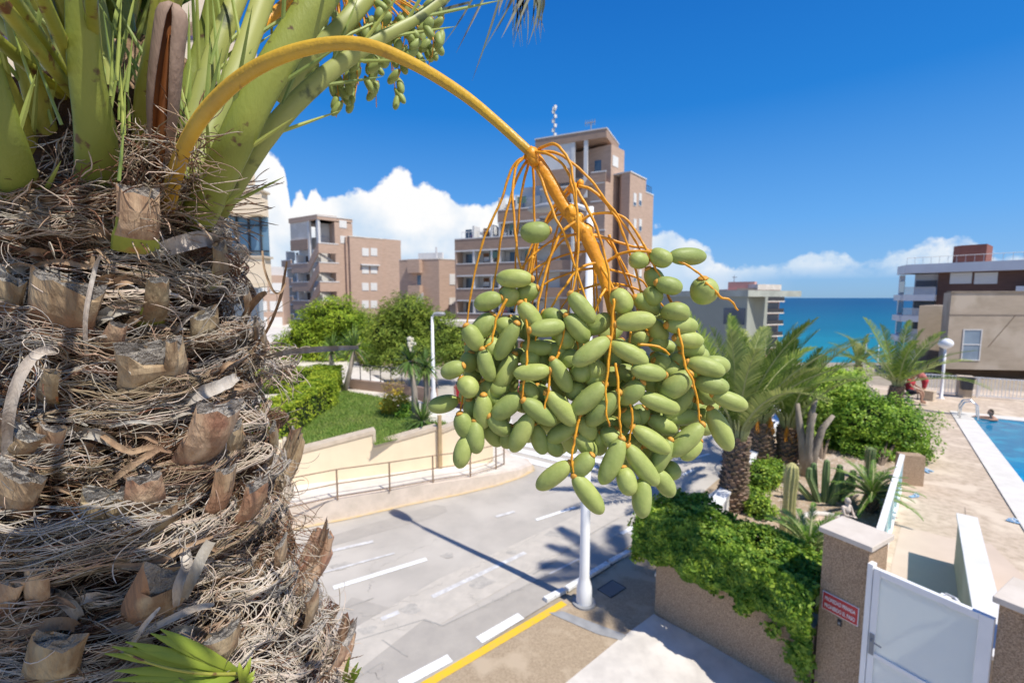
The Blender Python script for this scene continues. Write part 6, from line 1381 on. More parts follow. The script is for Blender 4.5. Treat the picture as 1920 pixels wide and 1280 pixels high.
# dry sheath straps (curled ribbons)
m_strap = mat('dry_sheath', (.50,.46,.41), (.30,.25,.20), .8, 24, stretch=(1,1,.3), bump=.5, bscale=60, objrand=.2)
m_strapb = mat('brown_sheath', (.42,.29,.18), (.22,.13,.08), .8, 24, stretch=(1,1,.3), bump=.5, bscale=60)
def smooth(pts, n):
    pts = [Vector(p) for p in pts]; m = len(pts)-1; out = []
    for i in range(n):
        x = i/(n-1)*m; k = min(int(x), m-1); t = x-k; p0 = pts[max(k-1,0)]; p1 = pts[k]; p2 = pts[k+1]; p3 = pts[min(k+2,m)]
        out.append(.5*((2*p1)+(p2-p0)*t+(2*p0-5*p1+4*p2-p3)*t*t+(3*p1-p0-3*p2+p3)*t*t*t))
    return out
def strap(pl, w_px, offs, m=m_strap, nm='leaf_sheath', n=22, curl=.25, endw=.15, K=None):
    P = smooth([cyl(px, py, o_) for (px, py), o_ in zip(pl, offs)], n); mb = MB(); vs = []
    for i, p in enumerate(P):
        t = (P[min(i+1,n-1)]-P[max(i-1,0)]).normalized(); v = (CAM-p).normalized(); s = t.cross(v).normalized(); nn = s.cross(t); u = i/(n-1)
        wd_ = w_px*pxm(p)/2*(endw+(1-endw)*math.sin(math.pi*min(1,max(.0,u*.85+.12)))**.6)*(1+.15*mnoise.noise(Vector((i*.5,w_px,0))))
        for j in range(5): x = -1+j/2; vs.append(p+s*x*wd_+nn*(x*x*wd_*curl*1.6-(.003*mnoise.noise(Vector((i*.8,j,w_px))))))
    mb.add(vs, [(i*5+j, i*5+j+1, (i+1)*5+j+1, (i+1)*5+j) for i in range(n-1) for j in range(4)]); return mb.build(nm, m, palm0, True)
strap([(115,655),(75,660),(40,700),(18,770),(12,850),(0,930)], 26, [.04,.09,.11,.10,.06,.03])
strap([(495,672),(530,662),(580,656),(630,653),(672,651)], 12, [.05,.11,.20,.30,.40], m_strap, endw=.4)
strap([(325,985),(350,1050),(335,1095),(330,1135)], 24, [.03,.09,.11,.08], curl=.5)
strap([(395,1015),(380,1040),(360,1085),(345,1120)], 26, [.12,.13,.12,.09], endw=.5)
strap([(260,1190),(320,1160),(365,1140),(402,1132)], 18, [.06,.09,.10,.12])
strap([(240,1220),(268,1175),(300,1138)], 13, [.06,.09,.10])
strap([(190,815),(240,845),(285,838),(322,848)], 15, [.04,.08,.07,.09], m_strapb)
strap([(205,800),(250,790),(305,795)], 9, [.06,.09,.10])
strap([(280,478),(330,460),(385,448),(410,465)], 38, [.03,.06,.05,.02])
strap([(330,760),(370,740),(420,720),(445,705)], 30, [.03,.06,.07,.05])
strap([(60,500),(110,490),(165,500),(175,480)], 14, [.03,.05,.08,.09], m_strapb)
strap([(165,700),(160,600),(178,505),(190,478)], 10, [.03,.08,.09,.12])
strap([(0,1190),(60,1175),(120,1168),(150,1180)], 34, [.02,.05,.05,.03], m_strapb)
strap([(150,395),(200,380),(235,352)], 30, [.01,.03,.03], m_strapb)
strap([(30,395),(100,378),(170,372)], 26, [.01,.03,.02], m_strapb)
strap([(310,330),(322,355),(330,395)], 16, [.06,.07,.05])
strap([(455,680),(500,620),(525,560),(533,520),(538,490)], 6, [.04,.10,.17,.20,.23], m_strapb, endw=.3)
strap([(492,470),(496,505),(512,545),(526,548),(536,530)], 5, [.22,.22,.22,.22,.22], m_strapb, endw=.3)
strap([(455,600),(470,575),(488,555),(500,548)], 14, [.04,.07,.11,.13], m_strapb, endw=.4)
strap([(300,840),(250,870),(205,905)], 18, [.08,.07,.05], m_strapb)
strap([(200,1060),(290,1055),(350,1025),(400,1005)], 12, [.05,.08,.09,.10], m_strapb)
strap([(330,300),(318,340),(300,372)], 12, [.09,.08,.06])
random.seed(19)
for _ in range(34):
    py = random.uniform(430,1250); px = random.uniform(0,330+(py-430)*.14); a = random.choice((random.gauss(.25,.25), random.gauss(2.9,.3))); l = random.uniform(60,120)
    strap([(px,py),(px+l*.35*math.cos(a),py-l*.35*math.sin(a)-10),(px+l*.7*math.cos(a),py-l*.7*math.sin(a)-8),(px+l*math.cos(a),py-l*math.sin(a)+6)], random.uniform(14,32), [.0,.03,.045,.02], random.choice((m_strap,m_strapb,m_strapb)), n=12, curl=.5, endw=.35)
random.seed(9)
for _ in range(46):
    py = random.uniform(440,1270); px = random.uniform(0,380+(py-440)*.16); a = random.gauss(0,.5); l = random.uniform(30,75)
    strap([(px,py),(px+l*.5*math.cos(a),py-l*.5*math.sin(a)-8),(px+l*math.cos(a),py-l*math.sin(a))], random.uniform(4,13), [.01,.05,random.uniform(.04,.09)], random.choice((m_strap,m_strapb,m_strapb)), n=10, curl=.4)
# ---- petioles
m_pet = mat('petiole_green', (.33,.36,.065), (.19,.24,.04), .42, 3.5, c3=(.12,.07,.03), s3=34, cw=(.62,.68), spec=.5, stretch=(1,1,.4), bump=.08, bscale=200, objrand=.14)
m_pety = mat('petiole_yellow_green', (.46,.42,.07), (.27,.30,.05), .42, 5, c3=(.16,.07,.03), s3=30, cw=(.60,.66), spec=.5, stretch=(1,1,.3), bump=.08, bscale=200)
m_petp = mat('petiole_pale', (.42,.44,.13), (.27,.31,.08), .45, 5, c3=(.10,.12,.04), s3=14, cw=(.60,.66), spec=.5, stretch=(1,1,.3))
m_thorn = mat('spine_green', (.36,.42,.10), (.24,.32,.07), .45, 9, island=.3, spec=.5)
m_lf = mat('palm_leaflet_near', (.17,.26,.06), (.10,.17,.035), .45, 4, trans=.3, island=.3, spec=.4)
PP = [math.cos(2*math.pi*k/12) for k in range(12)]
petprof = [(1.0,0),(.86,.35),(.55,.68),(.15,.95),(-.15,1.0),(-.30,.80),(-.34,0),(-.30,-.80),(-.15,-1.0),(.15,-.95),(.55,-.68),(.86,-.35)]
def petiole(pl, Y, W, m, thorns=0, tl=.12, flat=.42, ext=None, nleaf=0, nm='petiole', tsz=1.0, leaf_from=.15, sides=(-1,1)):
    n = 18; P = smooth([D(px, py, y) for (px, py), y in zip(pl, Y)], n); Wm = []
    for i, p in enumerate(P): x = i/(n-1)*(len(W)-1); k = min(int(x), len(W)-2); w_ = W[k]+(W[k+1]-W[k])*(x-k); Wm.append(w_*1.12/2*pxm(p))
    full = P; fw_ = Wm
    if ext:
        e = smooth([P[-2], P[-1]]+[Vector(q) for q in ext], 30)[8:]; full = P+e; fw_ = Wm+[max(.003, Wm[-1]*(1-(i+1)/len(e))) for i in range(len(e))]
    o = MB().tube(full, fw_, 12, flat=flat, upv=(CAM-P[len(P)//2]).normalized(), prof=[(a*1.0, b) for a, b in petprof]).build(nm, m, palm0, True)
    mb = MB()
    thorns = int(thorns*.6+.5)
    for k in range(thorns):
        t = (k+.5)/thorns*.9; i = int(t*(n-1)); p = P[i]; d = (P[min(i+1,n-1)]-P[i-1 if i else 0]).normalized(); v = (CAM-p).normalized(); s = d.cross(v).normalized()*(1 if k % 2 else -1)
        if s.dot(Vector((1,0,0)))*0 > 1: pass
        q = p+s*Wm[i]*.9; l = tl*random.uniform(.6,1.3)*(.7+.6*t); dirv = (d*1.0+s*random.uniform(.22,.5)+v*random.uniform(-.1,.35)).normalized(); w0 = .0028*tsz
        mb.tube([q-dirv*.01, q+dirv*l*.3, q+dirv*l*.75, q+dirv*l], [w0*1.3, w0*1.25, w0*.7, .0002], 5, flat=.6, upv=v)
    if thorns: o2 = mb.build('spines', m_thorn, o); o2['kind'] = 'stuff'
    if nleaf and ext:
        V = []; F = []; e = full[n-2:]; M_ = len(e)-1
        for j in range(nleaf):
            t = (j+random.random())/nleaf; t = leaf_from*0+t; x = t*M_; i = min(int(x), M_-1); q = e[i].lerp(e[i+1], x-i); d = (e[i+1]-e[i]).normalized()
            side = d.cross(Vector((.2,.1,1))).normalized(); upn = side.cross(d).normalized(); s = random.choice(sides); ll = .42*(math.sin(min(1,t+.12)*math.pi)**.5*.8+.2)*random.uniform(.8,1.1); v = (d*.75+side*s*.75+upn*random.uniform(.1,.5)).normalized(); wv = v.cross(upn).normalized(); oo = len(V)
            for kk in range(4):
                tt = kk/3; pp_ = q+v*ll*tt+Vector((0,0,-.22*ll*tt*tt)); ww = .011*(.7,1,.75,.08)[kk]; V += [tuple(pp_-wv*ww), tuple(pp_+wv*ww)]
            for kk in range(3): F.append((oo+2*kk, oo+2*kk+1, oo+2*kk+3, oo+2*kk+2))
        npmesh('leaflets', V, F, m_lf, o)
    return o
petiole([(186,385),(180,250),(160,120),(150,-40)], [.885,.80,.76,.73], [86,80,70,62], m_pet, 0, ext=[(-.62,.5,5.95),(-.45,.2,6.4),(-.2,-.3,6.6)], nleaf=60, flat=.5)
petiole([(62,425),(20,290),(-20,150),(-60,0)], [.84,.74,.70,.68], [84,80,72,60], m_pet, 10, .10, ext=[(-.85,.35,5.75),(-.8,-.1,6.1),(-.6,-.6,6.2)], nleaf=60)
petiole([(112,350),(78,220),(45,100),(12,-30)], [.90,.84,.80,.78], [44,52,50,44], m_pety, 12, .14, ext=[(-1.0,.5,6.0),(-1.1,.1,6.4),(-1.1,-.5,6.5)], nleaf=50)
petiole([(75,340),(30,200),(-10,120),(-50,60)], [.88,.80,.76,.74], [40,38,36,34], m_pety, 8, .12)
petiole([(125,330),(128,190),(110,80),(60,-30)], [.94,.92,.90,.90], [26,28,26,24], m_petp, 16, .14)
petiole([(270,330),(278,190),(300,90),(318,-40)], [.97,.90,.86,.84], [44,52,58,62], m_pety, 0, ext=[(-.62,.7,6.3),(-.5,.4,6.8),(-.2,.0,7.0)], nleaf=60)
petiole([(232,110),(228,60),(222,0),(218,-60)], [1.0,1.0,1.0,1.0], [56,58,56,54], m_pet, 8, .14)
petiole([(205,330),(215,200),(205,100),(180,-20)], [.92,.92,.93,.94], [30,30,30,28], m_petp, 18, .14)
petiole([(345,260),(355,170),(385,80),(415,-40)], [.98,.98,1.0,1.0], [34,40,40,40], m_pet, 10, .16)
petiole([(350,300),(365,220),(400,110),(455,-30)], [.90,.92,.95,1.0], [26,34,40,40], m_petp, 22, .15)
petiole([(365,330),(400,230),(450,120),(500,-20)], [.86,.90,.95,1.0], [30,38,42,44], m_petp, 16, .14)
petiole([(362,428),(430,290),(500,150),(610,-20)], [.95,.86,.86,.90], [64,66,66,70], m_pet, 12, .12, ext=[(-.28,.9,6.1),(-.12,1.1,6.6),(.0,1.4,6.9)], nleaf=60, flat=.45)
petiole([(410,400),(500,255),(600,150),(700,80),(790,30),(900,-60)], [.96,.93,.97,1.02,1.08,1.16], [34,38,36,26,20,15], m_petp, 20, .15, ext=[(.10,1.35,6.3),(.35,1.5,6.5),(.8,1.6,6.45)], nleaf=50)
petiole([(520,190),(580,110),(650,40),(700,-20)], [1.0,1.02,1.05,1.1], [26,34,36,36], m_petp, 8, .14)
petiole([(440,250),(500,170),(545,90),(600,-10)], [1.1,1.1,1.12,1.15], [22,22,20,20], m_petp, 14, .14)
petiole([(300,290),(290,200),(285,130),(280,60)], [.95,.95,.95,.95], [18,16,12,6], m_petp, 14, .12)
# thorns standing in the gaps
random.seed(33)
mb = MB()
for _ in range(40):
    px = random.choice((random.uniform(20,130), random.uniform(195,245), random.uniform(330,440), random.uniform(205,235))); py = random.uniform(150,345)
    if px > 330: py = random.uniform(120,330)
    p = D(px, py, random.uniform(.72,.95)); d = Vector((random.gauss((px-200)/500,.16), random.gauss(0,.1), 1)).normalized(); l = random.uniform(.07,.15); mb.tube([p, p+d*l*.4, p+d*l], [.0032,.0028,.0002], 5, flat=.5, upv=(0,-1,0))
mb.build('spines', m_thorn, palm0)['kind'] = 'stuff'
# crown fronds, mostly unseen; those towards the camera are added to shade the trunk
for (az_, e, dr, L_) in ((5.05,.10,.1,1.75),(5.18,.20,.15,1.8),(5.30,.12,.1,1.8),(5.42,.20,.15,1.7),(5.24,.02,.0,1.75),(2.6,1.0,.9,2.6),(2.2,1.25,.8,2.6),(3.3,.9,1.0,2.5),(1.7,1.1,.7,2.6),(1.2,1.2,.8,2.4),(3.9,1.0,.9,2.2),(.9,1.35,.9,2.2),(4.3,1.25,1.0,2.2),(4.9,1.2,1.2,2.3),(5.2,1.15,1.15,2.3),(4.6,1.05,1.2,2.3),(5.0,1.35,1.3,2.4),(4.75,1.3,1.0,2.5),(5.4,1.3,1.2,2.4),(5.38,1.2,1.1,2.6),(5.1,1.2,1.2,2.6)):
    frond_mesh(palm0, Vector((TC[0], TC[1], 5.35)), az_, e, L_, dr, 70, .42, .020 if e < .25 else .013, m_lf, t0=.50 if e < .25 else .12, rr=.007 if e < .25 else .014, rm=m_pety)
# fibrous net between petioles
fb = Fib()
for _ in range(420):
    px = random.choice((random.uniform(200,310), random.uniform(90,140), random.uniform(330,380))); py = random.uniform(240,350); p = D(px, py, random.uniform(.80,.92)); v = Vector((random.gauss(0,1), random.gauss(0,.3), random.gauss(0,.6))).normalized(); path = []
    for k in range(7): path.append(tuple(p)); p = p+v*.012; v = (v+Vector((random.gauss(0,.2),random.gauss(0,.2),random.gauss(0,.2)))).normalized()
    fb.add(path, .001, random.choice((0,1,1,2)))
for row in range(5):
    for _ in range(70):
        px = random.uniform(0,440); p = cyl(px, 365+row*10+random.gauss(0,8), .03); v = Vector((random.choice((-1,1)), random.gauss(0,.3), random.gauss(0,.35))).normalized(); path = []
        for k in range(12): path.append(tuple(p)); p = p+v*.011; v = (v+Vector((random.gauss(0,.15),random.gauss(0,.15),random.gauss(0,.12)))).normalized()
        fb.add(path, .0012, random.choice((1,1,2,0)))
o = fb.build('fibre', palm0); o['kind'] = 'stuff'
# pale brown crown heart filling the gap low between the petioles
MB().ball((TC[0]+.05, TC[1]+.06, 5.32), (.14,.14,.24), 20, 0, .35, 5).build('crown_heart', mat('heart_fibre', (.42,.30,.19), (.16,.09,.05), .95, 30, stretch=(1,1,.4), bump=1.0, bscale=60), palm0)
# ---- spathe
m_spo = mat('spathe_outside', (.38,.27,.21), (.24,.16,.12), .7, 9, stretch=(1,1,.2), bump=.2, bscale=120); m_spi = mat('spathe_inside', (.45,.17,.05), (.26,.09,.03), .45, 12, stretch=(1,1,.12))
P = smooth([D(300,352,.90), D(303,240,.83), D(312,120,.80), D(326,8,.79)], 22); mb = MB(); vs = []; npf = 17
for i, p in enumerate(P):
    u = i/21; w_ = (.5+.5*math.sin(min(1, u*1.25+.12)*math.pi*.62))*.0185*(1 if u < .88 else max(.06, math.sqrt(max(0, 1-((u-.88)/.125)**2)))); op = 1.15*(1-u)**.8+.10 if u < .93 else .08
    v = (CAM-p).normalized(); t = (P[min(i+1,21)]-P[max(i-1,0)]).normalized(); s = t.cross(v).normalized(); cen = v*math.cos(.25)+s*-math.sin(.25); s2 = t.cross(cen)
    for j in range(npf): a = op*.6+(2*math.pi-op*1.2)*j/(npf-1); vs.append(p+cen*math.cos(a)*w_*.8+s2*math.sin(a)*w_*1.15)
mb.add(vs, [(i*npf+j, i*npf+j+1, (i+1)*npf+j+1, (i+1)*npf+j) for i in range(21) for j in range(npf-1)])
o = mb.build('spathe', [m_spo, m_spi], palm0, True); so_ = o.modifiers.new('shell', 'SOLIDIFY'); so_.thickness = .0025; so_.material_offset = 1; so_.offset = 1
mb = MB(); vs = [p+(CAM-p).normalized()*-.012 for p in P]
for i in range(20): pass
mb.tube([p-(CAM-p).normalized()*.004 for p in P[:18]], [.014*(1-i/22) for i in range(18)], 8, flat=.5, upv=(0,-1,0)); mb.build('spathe_lining', m_spi, o, True)
# ---- green fan leaf at the bottom
m_fan = mat('young_leaf', (.40,.47,.06), (.24,.36,.04), .45, 6, trans=.3, spec=.5, c3=(.45,.22,.06), s3=10, cw=(.72,.8))
def fan(c_px, tips, off0, offs, wpx):
    V = []; F = []; c0_ = cyl(*c_px, off0)
    for (tx, ty), of in zip(tips, offs):
        tp = cyl(tx, ty, of); d = tp-c0_; v = (CAM-c0_).normalized(); s = d.cross(v).normalized(); o_ = len(V); w_ = wpx*pxm(c0_)/2
        for k in range(6):
            t = k/5; p = c0_+d*t+v*.02*math.sin(t*3.1)+Vector((0,0,-.006*t*t)); ww = w_*(.25+1.0*math.sin(math.pi*min(1,t*.85+.1)))*(1 if t < 1 else .3)
            V += [tuple(p-s*ww), tuple(p+v*ww*.35), tuple(p+s*ww)]
        for k in range(5):
            for q in range(2): F.append((o_+3*k+q, o_+3*k+q+1, o_+3*k+q+4, o_+3*k+q+3))
    return npmesh('young_leaf', V, F, m_fan, palm0, smooth=False)
tips = [(196,1218),(210,1205),(235,1196),(258,1210),(282,1180),(300,1172),(312,1185),(215,1250),(212,1268),(232,1290),(262,1300),(300,1305),(345,1300),(385,1310),(425,1298),(440,1240),(428,1225)]
fan((452,1262), tips[:13], .06, [.10]*13, 17); fan((455,1290), [(470,1225),(462,1240),(478,1250),(448,1235),(478,1262)], .05, [.10]*5, 10)
fan((640,1300), [(672,1236),(678,1245),(674,1256),(668,1266),(655,1225)], .04, [.14]*5, 9)
P = smooth([cyl(232,1222,.105), cyl(300,1248,.11), cyl(380,1262,.10), cyl(452,1262,.07)], 12); MB().tube(P, [.0015+.0018*i/11 for i in range(12)], 6).build('leaf_midrib', m_pety, palm0, True)
# ================================================================== fruit stalk and hanging bunch
m_or = mat('orange_stalk', (.90,.42,.03), (.76,.31,.02), .42, 14, bump=.12, bscale=160, spec=.45, c3=(.36,.14,.03), s3=60, cw=(.63,.72)); m_ye = mat('ochre_stalk', (.76,.47,.05), (.54,.31,.04), .42, 7, spec=.5, bump=.12, bscale=120, c3=(.34,.19,.06), s3=38, cw=(.62,.74))
sp_px = [(312,392),(338,300),(372,230),(430,165),(500,118),(590,88),(680,84),(770,118),(860,172),(930,228),(1000,292)]
sp_Y = [.90,.82,.75,.70,.66,.63,.60,.59,.575,.56,.55]; sp_w = [46,46,44,42,38,34,30,26,23,20,19]
P = smooth([D(px, py, y) for (px, py), y in zip(sp_px, sp_Y)], 60); Wv = [np.interp(i/59*10, range(11), sp_w)/2*pxm(P[i])*1.02 for i in range(60)]
stprof = [(.85,0),(.95,.25),(.55,.62),(.25,1.0),(-.1,.98),(-.4,.6),(-.5,0),(-.4,-.6),(-.1,-.98),(.25,-1.0),(.60,-.66),(.95,-.25)]
MB().tube(P, Wv, 12, flat=.6, upv=(0,-1,0), prof=stprof).build('fruit_stalk', m_ye, palm0, True)
RX = [(996,284,.55,24),(1012,310,.55,25),(1034,346,.548,26),(1058,388,.545,24),(1070,402,.543,26),(1082,420,.541,25),(1098,440,.54,27),(1112,470,.538,26),(1126,502,.536,23),(1134,530,.535,19),(1142,560,.535,18),(1148,600,.535,14),(1150,650,.54,8)]
P = smooth([D(a, b, y) for a, b, y, _ in RX], 44); Wv = [np.interp(i/43*(len(RX)-1), range(len(RX)), [q[3] for q in RX])/2/FP*.48*(1+.08*mnoise.noise(Vector((i*.7,0,0)))) for i in range(44)]
rprof = [(math.cos(2*math.pi*k/16)*(1+.16*(k%2)), math.sin(2*math.pi*k/16)*(1+.12*(k%2))) for k in range(16)]
bunch = MB().tube(P, Wv, 16, flat=.6, upv=(0,-1,0), prof=rprof)
for (px, py, r_) in ((997,290,15),(1000,300,13),(1074,352,11),(1088,344,8),(1070,398,16),(1083,412,15),(1099,436,18),(1113,465,14),(1128,505,13),(1138,543,12)):
    bunch.ball(D(px, py, .545), (r_/FP*.5,)*3, 12, 0, .35, 60)
bunch = bunch.build('date_bunch', m_or, palm0, True)
def strand(pl, Y, w0=8.0, w1=3.5, parent=None, knots=True):
    n = max(12, len(pl)*6); P = smooth([D(px, py, y) for (px, py), y in zip(pl, Y)], n)
    for i in range(n): P[i] += Vector((mnoise.noise(Vector((i*.35,pl[0][0],0))), mnoise.noise(Vector((i*.35,pl[-1][0],7))), 0))*.0016
    R0 = [(w0+(w1-w0)*i/(n-1))/2/FP*.43*(1+(.25 if (knots and i > n*.45 and i % 3 == 0) else 0)) for i in range(n)]
    return MB().tube(P, R0, 7).build('strand', m_or, parent or bunch, True)
ST = [([(992,292),(962,312),(938,380),(905,455),(880,570),(868,700)],(.55,.55,.55,.555,.56,.56)),
 ([(990,296),(965,345),(943,430),(925,540),(918,600)],(.55,.55,.55,.55,.55)),
 ([(985,292),(963,330),(966,440),(976,505),(985,560)],(.545,.54,.53,.525,.53)),
 ([(1000,300),(1001,390),(1004,460),(1008,545)],(.56,.57,.57,.57)),
 ([(990,305),(975,380),(968,470),(962,560)],(.56,.575,.58,.58)),
 ([(1010,280),(1040,270),(1066,300),(1076,345),(1084,420),(1082,500),(1066,580),(1048,660)],(.545,.53,.52,.515,.51,.505,.505,.505)),
 ([(1004,285),(1030,290),(1058,312),(1072,345),(1078,385)],(.54,.53,.525,.52,.52)),
 ([(1010,284),(1050,290),(1100,330),(1150,395),(1196,460),(1216,520)],(.545,.54,.53,.53,.53,.535)),
 ([(1008,312),(1032,385),(1062,450),(1085,520),(1105,580)],(.54,.53,.52,.515,.515)),
 ([(1085,348),(1115,360),(1150,400),(1180,470),(1205,560),(1215,630)],(.54,.535,.53,.53,.53,.53)),
 ([(1078,352),(1104,395),(1128,455),(1144,540),(1146,640),(1138,720)],(.53,.52,.515,.51,.505,.505)),
 ([(1090,414),(1118,400),(1165,405),(1196,440),(1222,490),(1262,570),(1275,600)],(.54,.535,.53,.525,.52,.52,.52)),
 ([(1096,438),(1140,448),(1185,462),(1215,470),(1240,530),(1262,575)],(.54,.54,.54,.535,.53,.53)),
 ([(1140,490),(1168,474),(1215,472),(1270,488),(1310,512),(1322,525)],(.54,.53,.52,.515,.51,.51)),
 ([(1322,530),(1340,545),(1352,558),(1368,562),(1384,582)],(.51,.51,.51,.51,.51)),
 ([(1072,352),(1040,400),(1012,440),(992,500),(980,560),(975,620)],(.55,.555,.56,.56,.56,.56)),
 ([(1080,415),(1050,440),(1025,505),(1010,570),(1004,640)],(.53,.525,.52,.515,.515)),
 ([(1120,492),(1085,505),(1050,550),(1020,600)],(.535,.53,.525,.53)),
 ([(1068,350),(1040,385),(1020,430),(1000,465),(985,520)],(.56,.565,.57,.575,.58)),
 ([(1128,500),(1150,540),(1180,590),(1215,620)],(.53,.525,.52,.52)), ([(1136,540),(1125,560),(1110,600)],(.53,.52,.52)),
 ([(1140,545),(1165,580),(1210,605),(1250,650)],(.53,.53,.53,.53)), ([(1142,440),(1165,500),(1185,545),(1205,575)],(.55,.55,.55,.55)),
 ([(950,560),(930,600),(922,640),(908,650)],(.50,.50,.50,.50)), ([(985,560),(990,640),(985,700),(978,745)],(.51,.50,.495,.495)),
 ([(1048,660),(1032,700),(1028,735),(1018,770)],(.503,.498,.495,.495)), ([(1150,560),(1148,620),(1140,680),(1136,760),(1143,800)],(.50,.497,.493,.49,.49)),
 ([(1155,680),(1160,740),(1163,800),(1164,818)],(.495,.49,.487,.487)), ([(1195,690),(1182,740),(1186,790),(1178,830)],(.50,.495,.495,.495)),
 ([(1262,590),(1275,630),(1284,680),(1305,735),(1312,790)],(.51,.50,.495,.49,.49)), ([(1090,770),(1078,820),(1072,860),(1076,888)],(.50,.495,.49,.49)),
 ([(1195,645),(1235,650),(1256,665)],(.50,.50,.50)), ([(1225,505),(1215,550),(1195,590)],(.55,.55,.55)), ([(862,700),(868,740),(862,770)],(.56,.56,.56)),
 ([(1000,480),(988,540),(980,600)],(.54,.54,.54)), ([(1190,600),(1180,640),(1190,700)],(.52,.51,.51)), ([(1075,600),(1082,640),(1090,700)],(.54,.53,.53))]
rs_ = random.Random(4)
for _ in range(16):
    k_ = rs_.choice((3,4,6,7,8,9)); sx_, sy_, sY, _w = RX[k_]; ex_ = rs_.uniform(900,1290); ey = rs_.uniform(560,640); dx_ = ex_-sx_
    ST.append(([(sx_,sy_),(sx_+dx_*.35,sy_+8),(sx_+dx_*.75,sy_+(ey-sy_)*.4),(ex_,ey)], (sY,sY+.02,.56,.57)))
for i, (pl, Y) in enumerate(ST): strand(pl, Y, 7.4 if i < 23 else 6.4, 3.8)
# dates : one shape, many copies
m_date = mat('green_date', (.42,.48,.155), (.30,.37,.10), .50, 2.6, spec=.35, objrand=.16, c3=(.22,.17,.06), s3=9, cw=(.69,.74), bump=.06, bscale=14, contrast=(.3,.7)); m_tip = mat('date_cap_orange', (.72,.33,.05), (.6,.35,.08), .5, 9)
def date_me(name, bend, fat):
    mb = MB(); K = 16; n = 16; vs = []; R2 = []
    for i in range(K+1):
        t = i/K; x = .5-.5*math.cos(math.pi*t); r = .29*fat*(max(1e-4, 1-abs(2*x**1.04-1)**2.35))**.5
        if i == 0: r = .09
        if i == K: r = .035
        R2.append((x, r))
    for x, r in R2:
        for k in range(n): a = 2*math.pi*k/n; vs.append((x, math.cos(a)*r, math.sin(a)*r+bend*math.sin(math.pi*x)))
    mb.add(vs, [(i*n+k, (i+1)*n+k, (i+1)*n+(k+1)%n, i*n+(k+1)%n) for i in range(K) for k in range(n)]+[tuple(range(n)), tuple(K*n+k for k in range(n-1,-1,-1))])
    for i in range(K):
        for k in range(n):
            if i < 2: mb.m[i*n+k] = 1
    st = len(mb.m)-2; mb.m[st] = 1
    mb.lathe((0,0,0), [(.05,-.05),(.10,-.02),(.13,.02),(.10,.035)], 8, 1, M=Matrix.Rotation(R_(90),4,'Y'))
    me = bpy.data.meshes.new(name); me.from_pydata(mb.v, [], mb.f); me.materials.append(m_date); me.materials.append(m_tip)
    me.polygons.foreach_set('material_index', mb.m); me.polygons.foreach_set('use_smooth', [True]*len(me.polygons)); me.update(); return me
dme = [date_me('date', .0, 1.0), date_me('date', .03, .95), date_me('date', -.03, 1.06)]
def zc(x, y): return (800+x/2.134, 380+y/2.134)
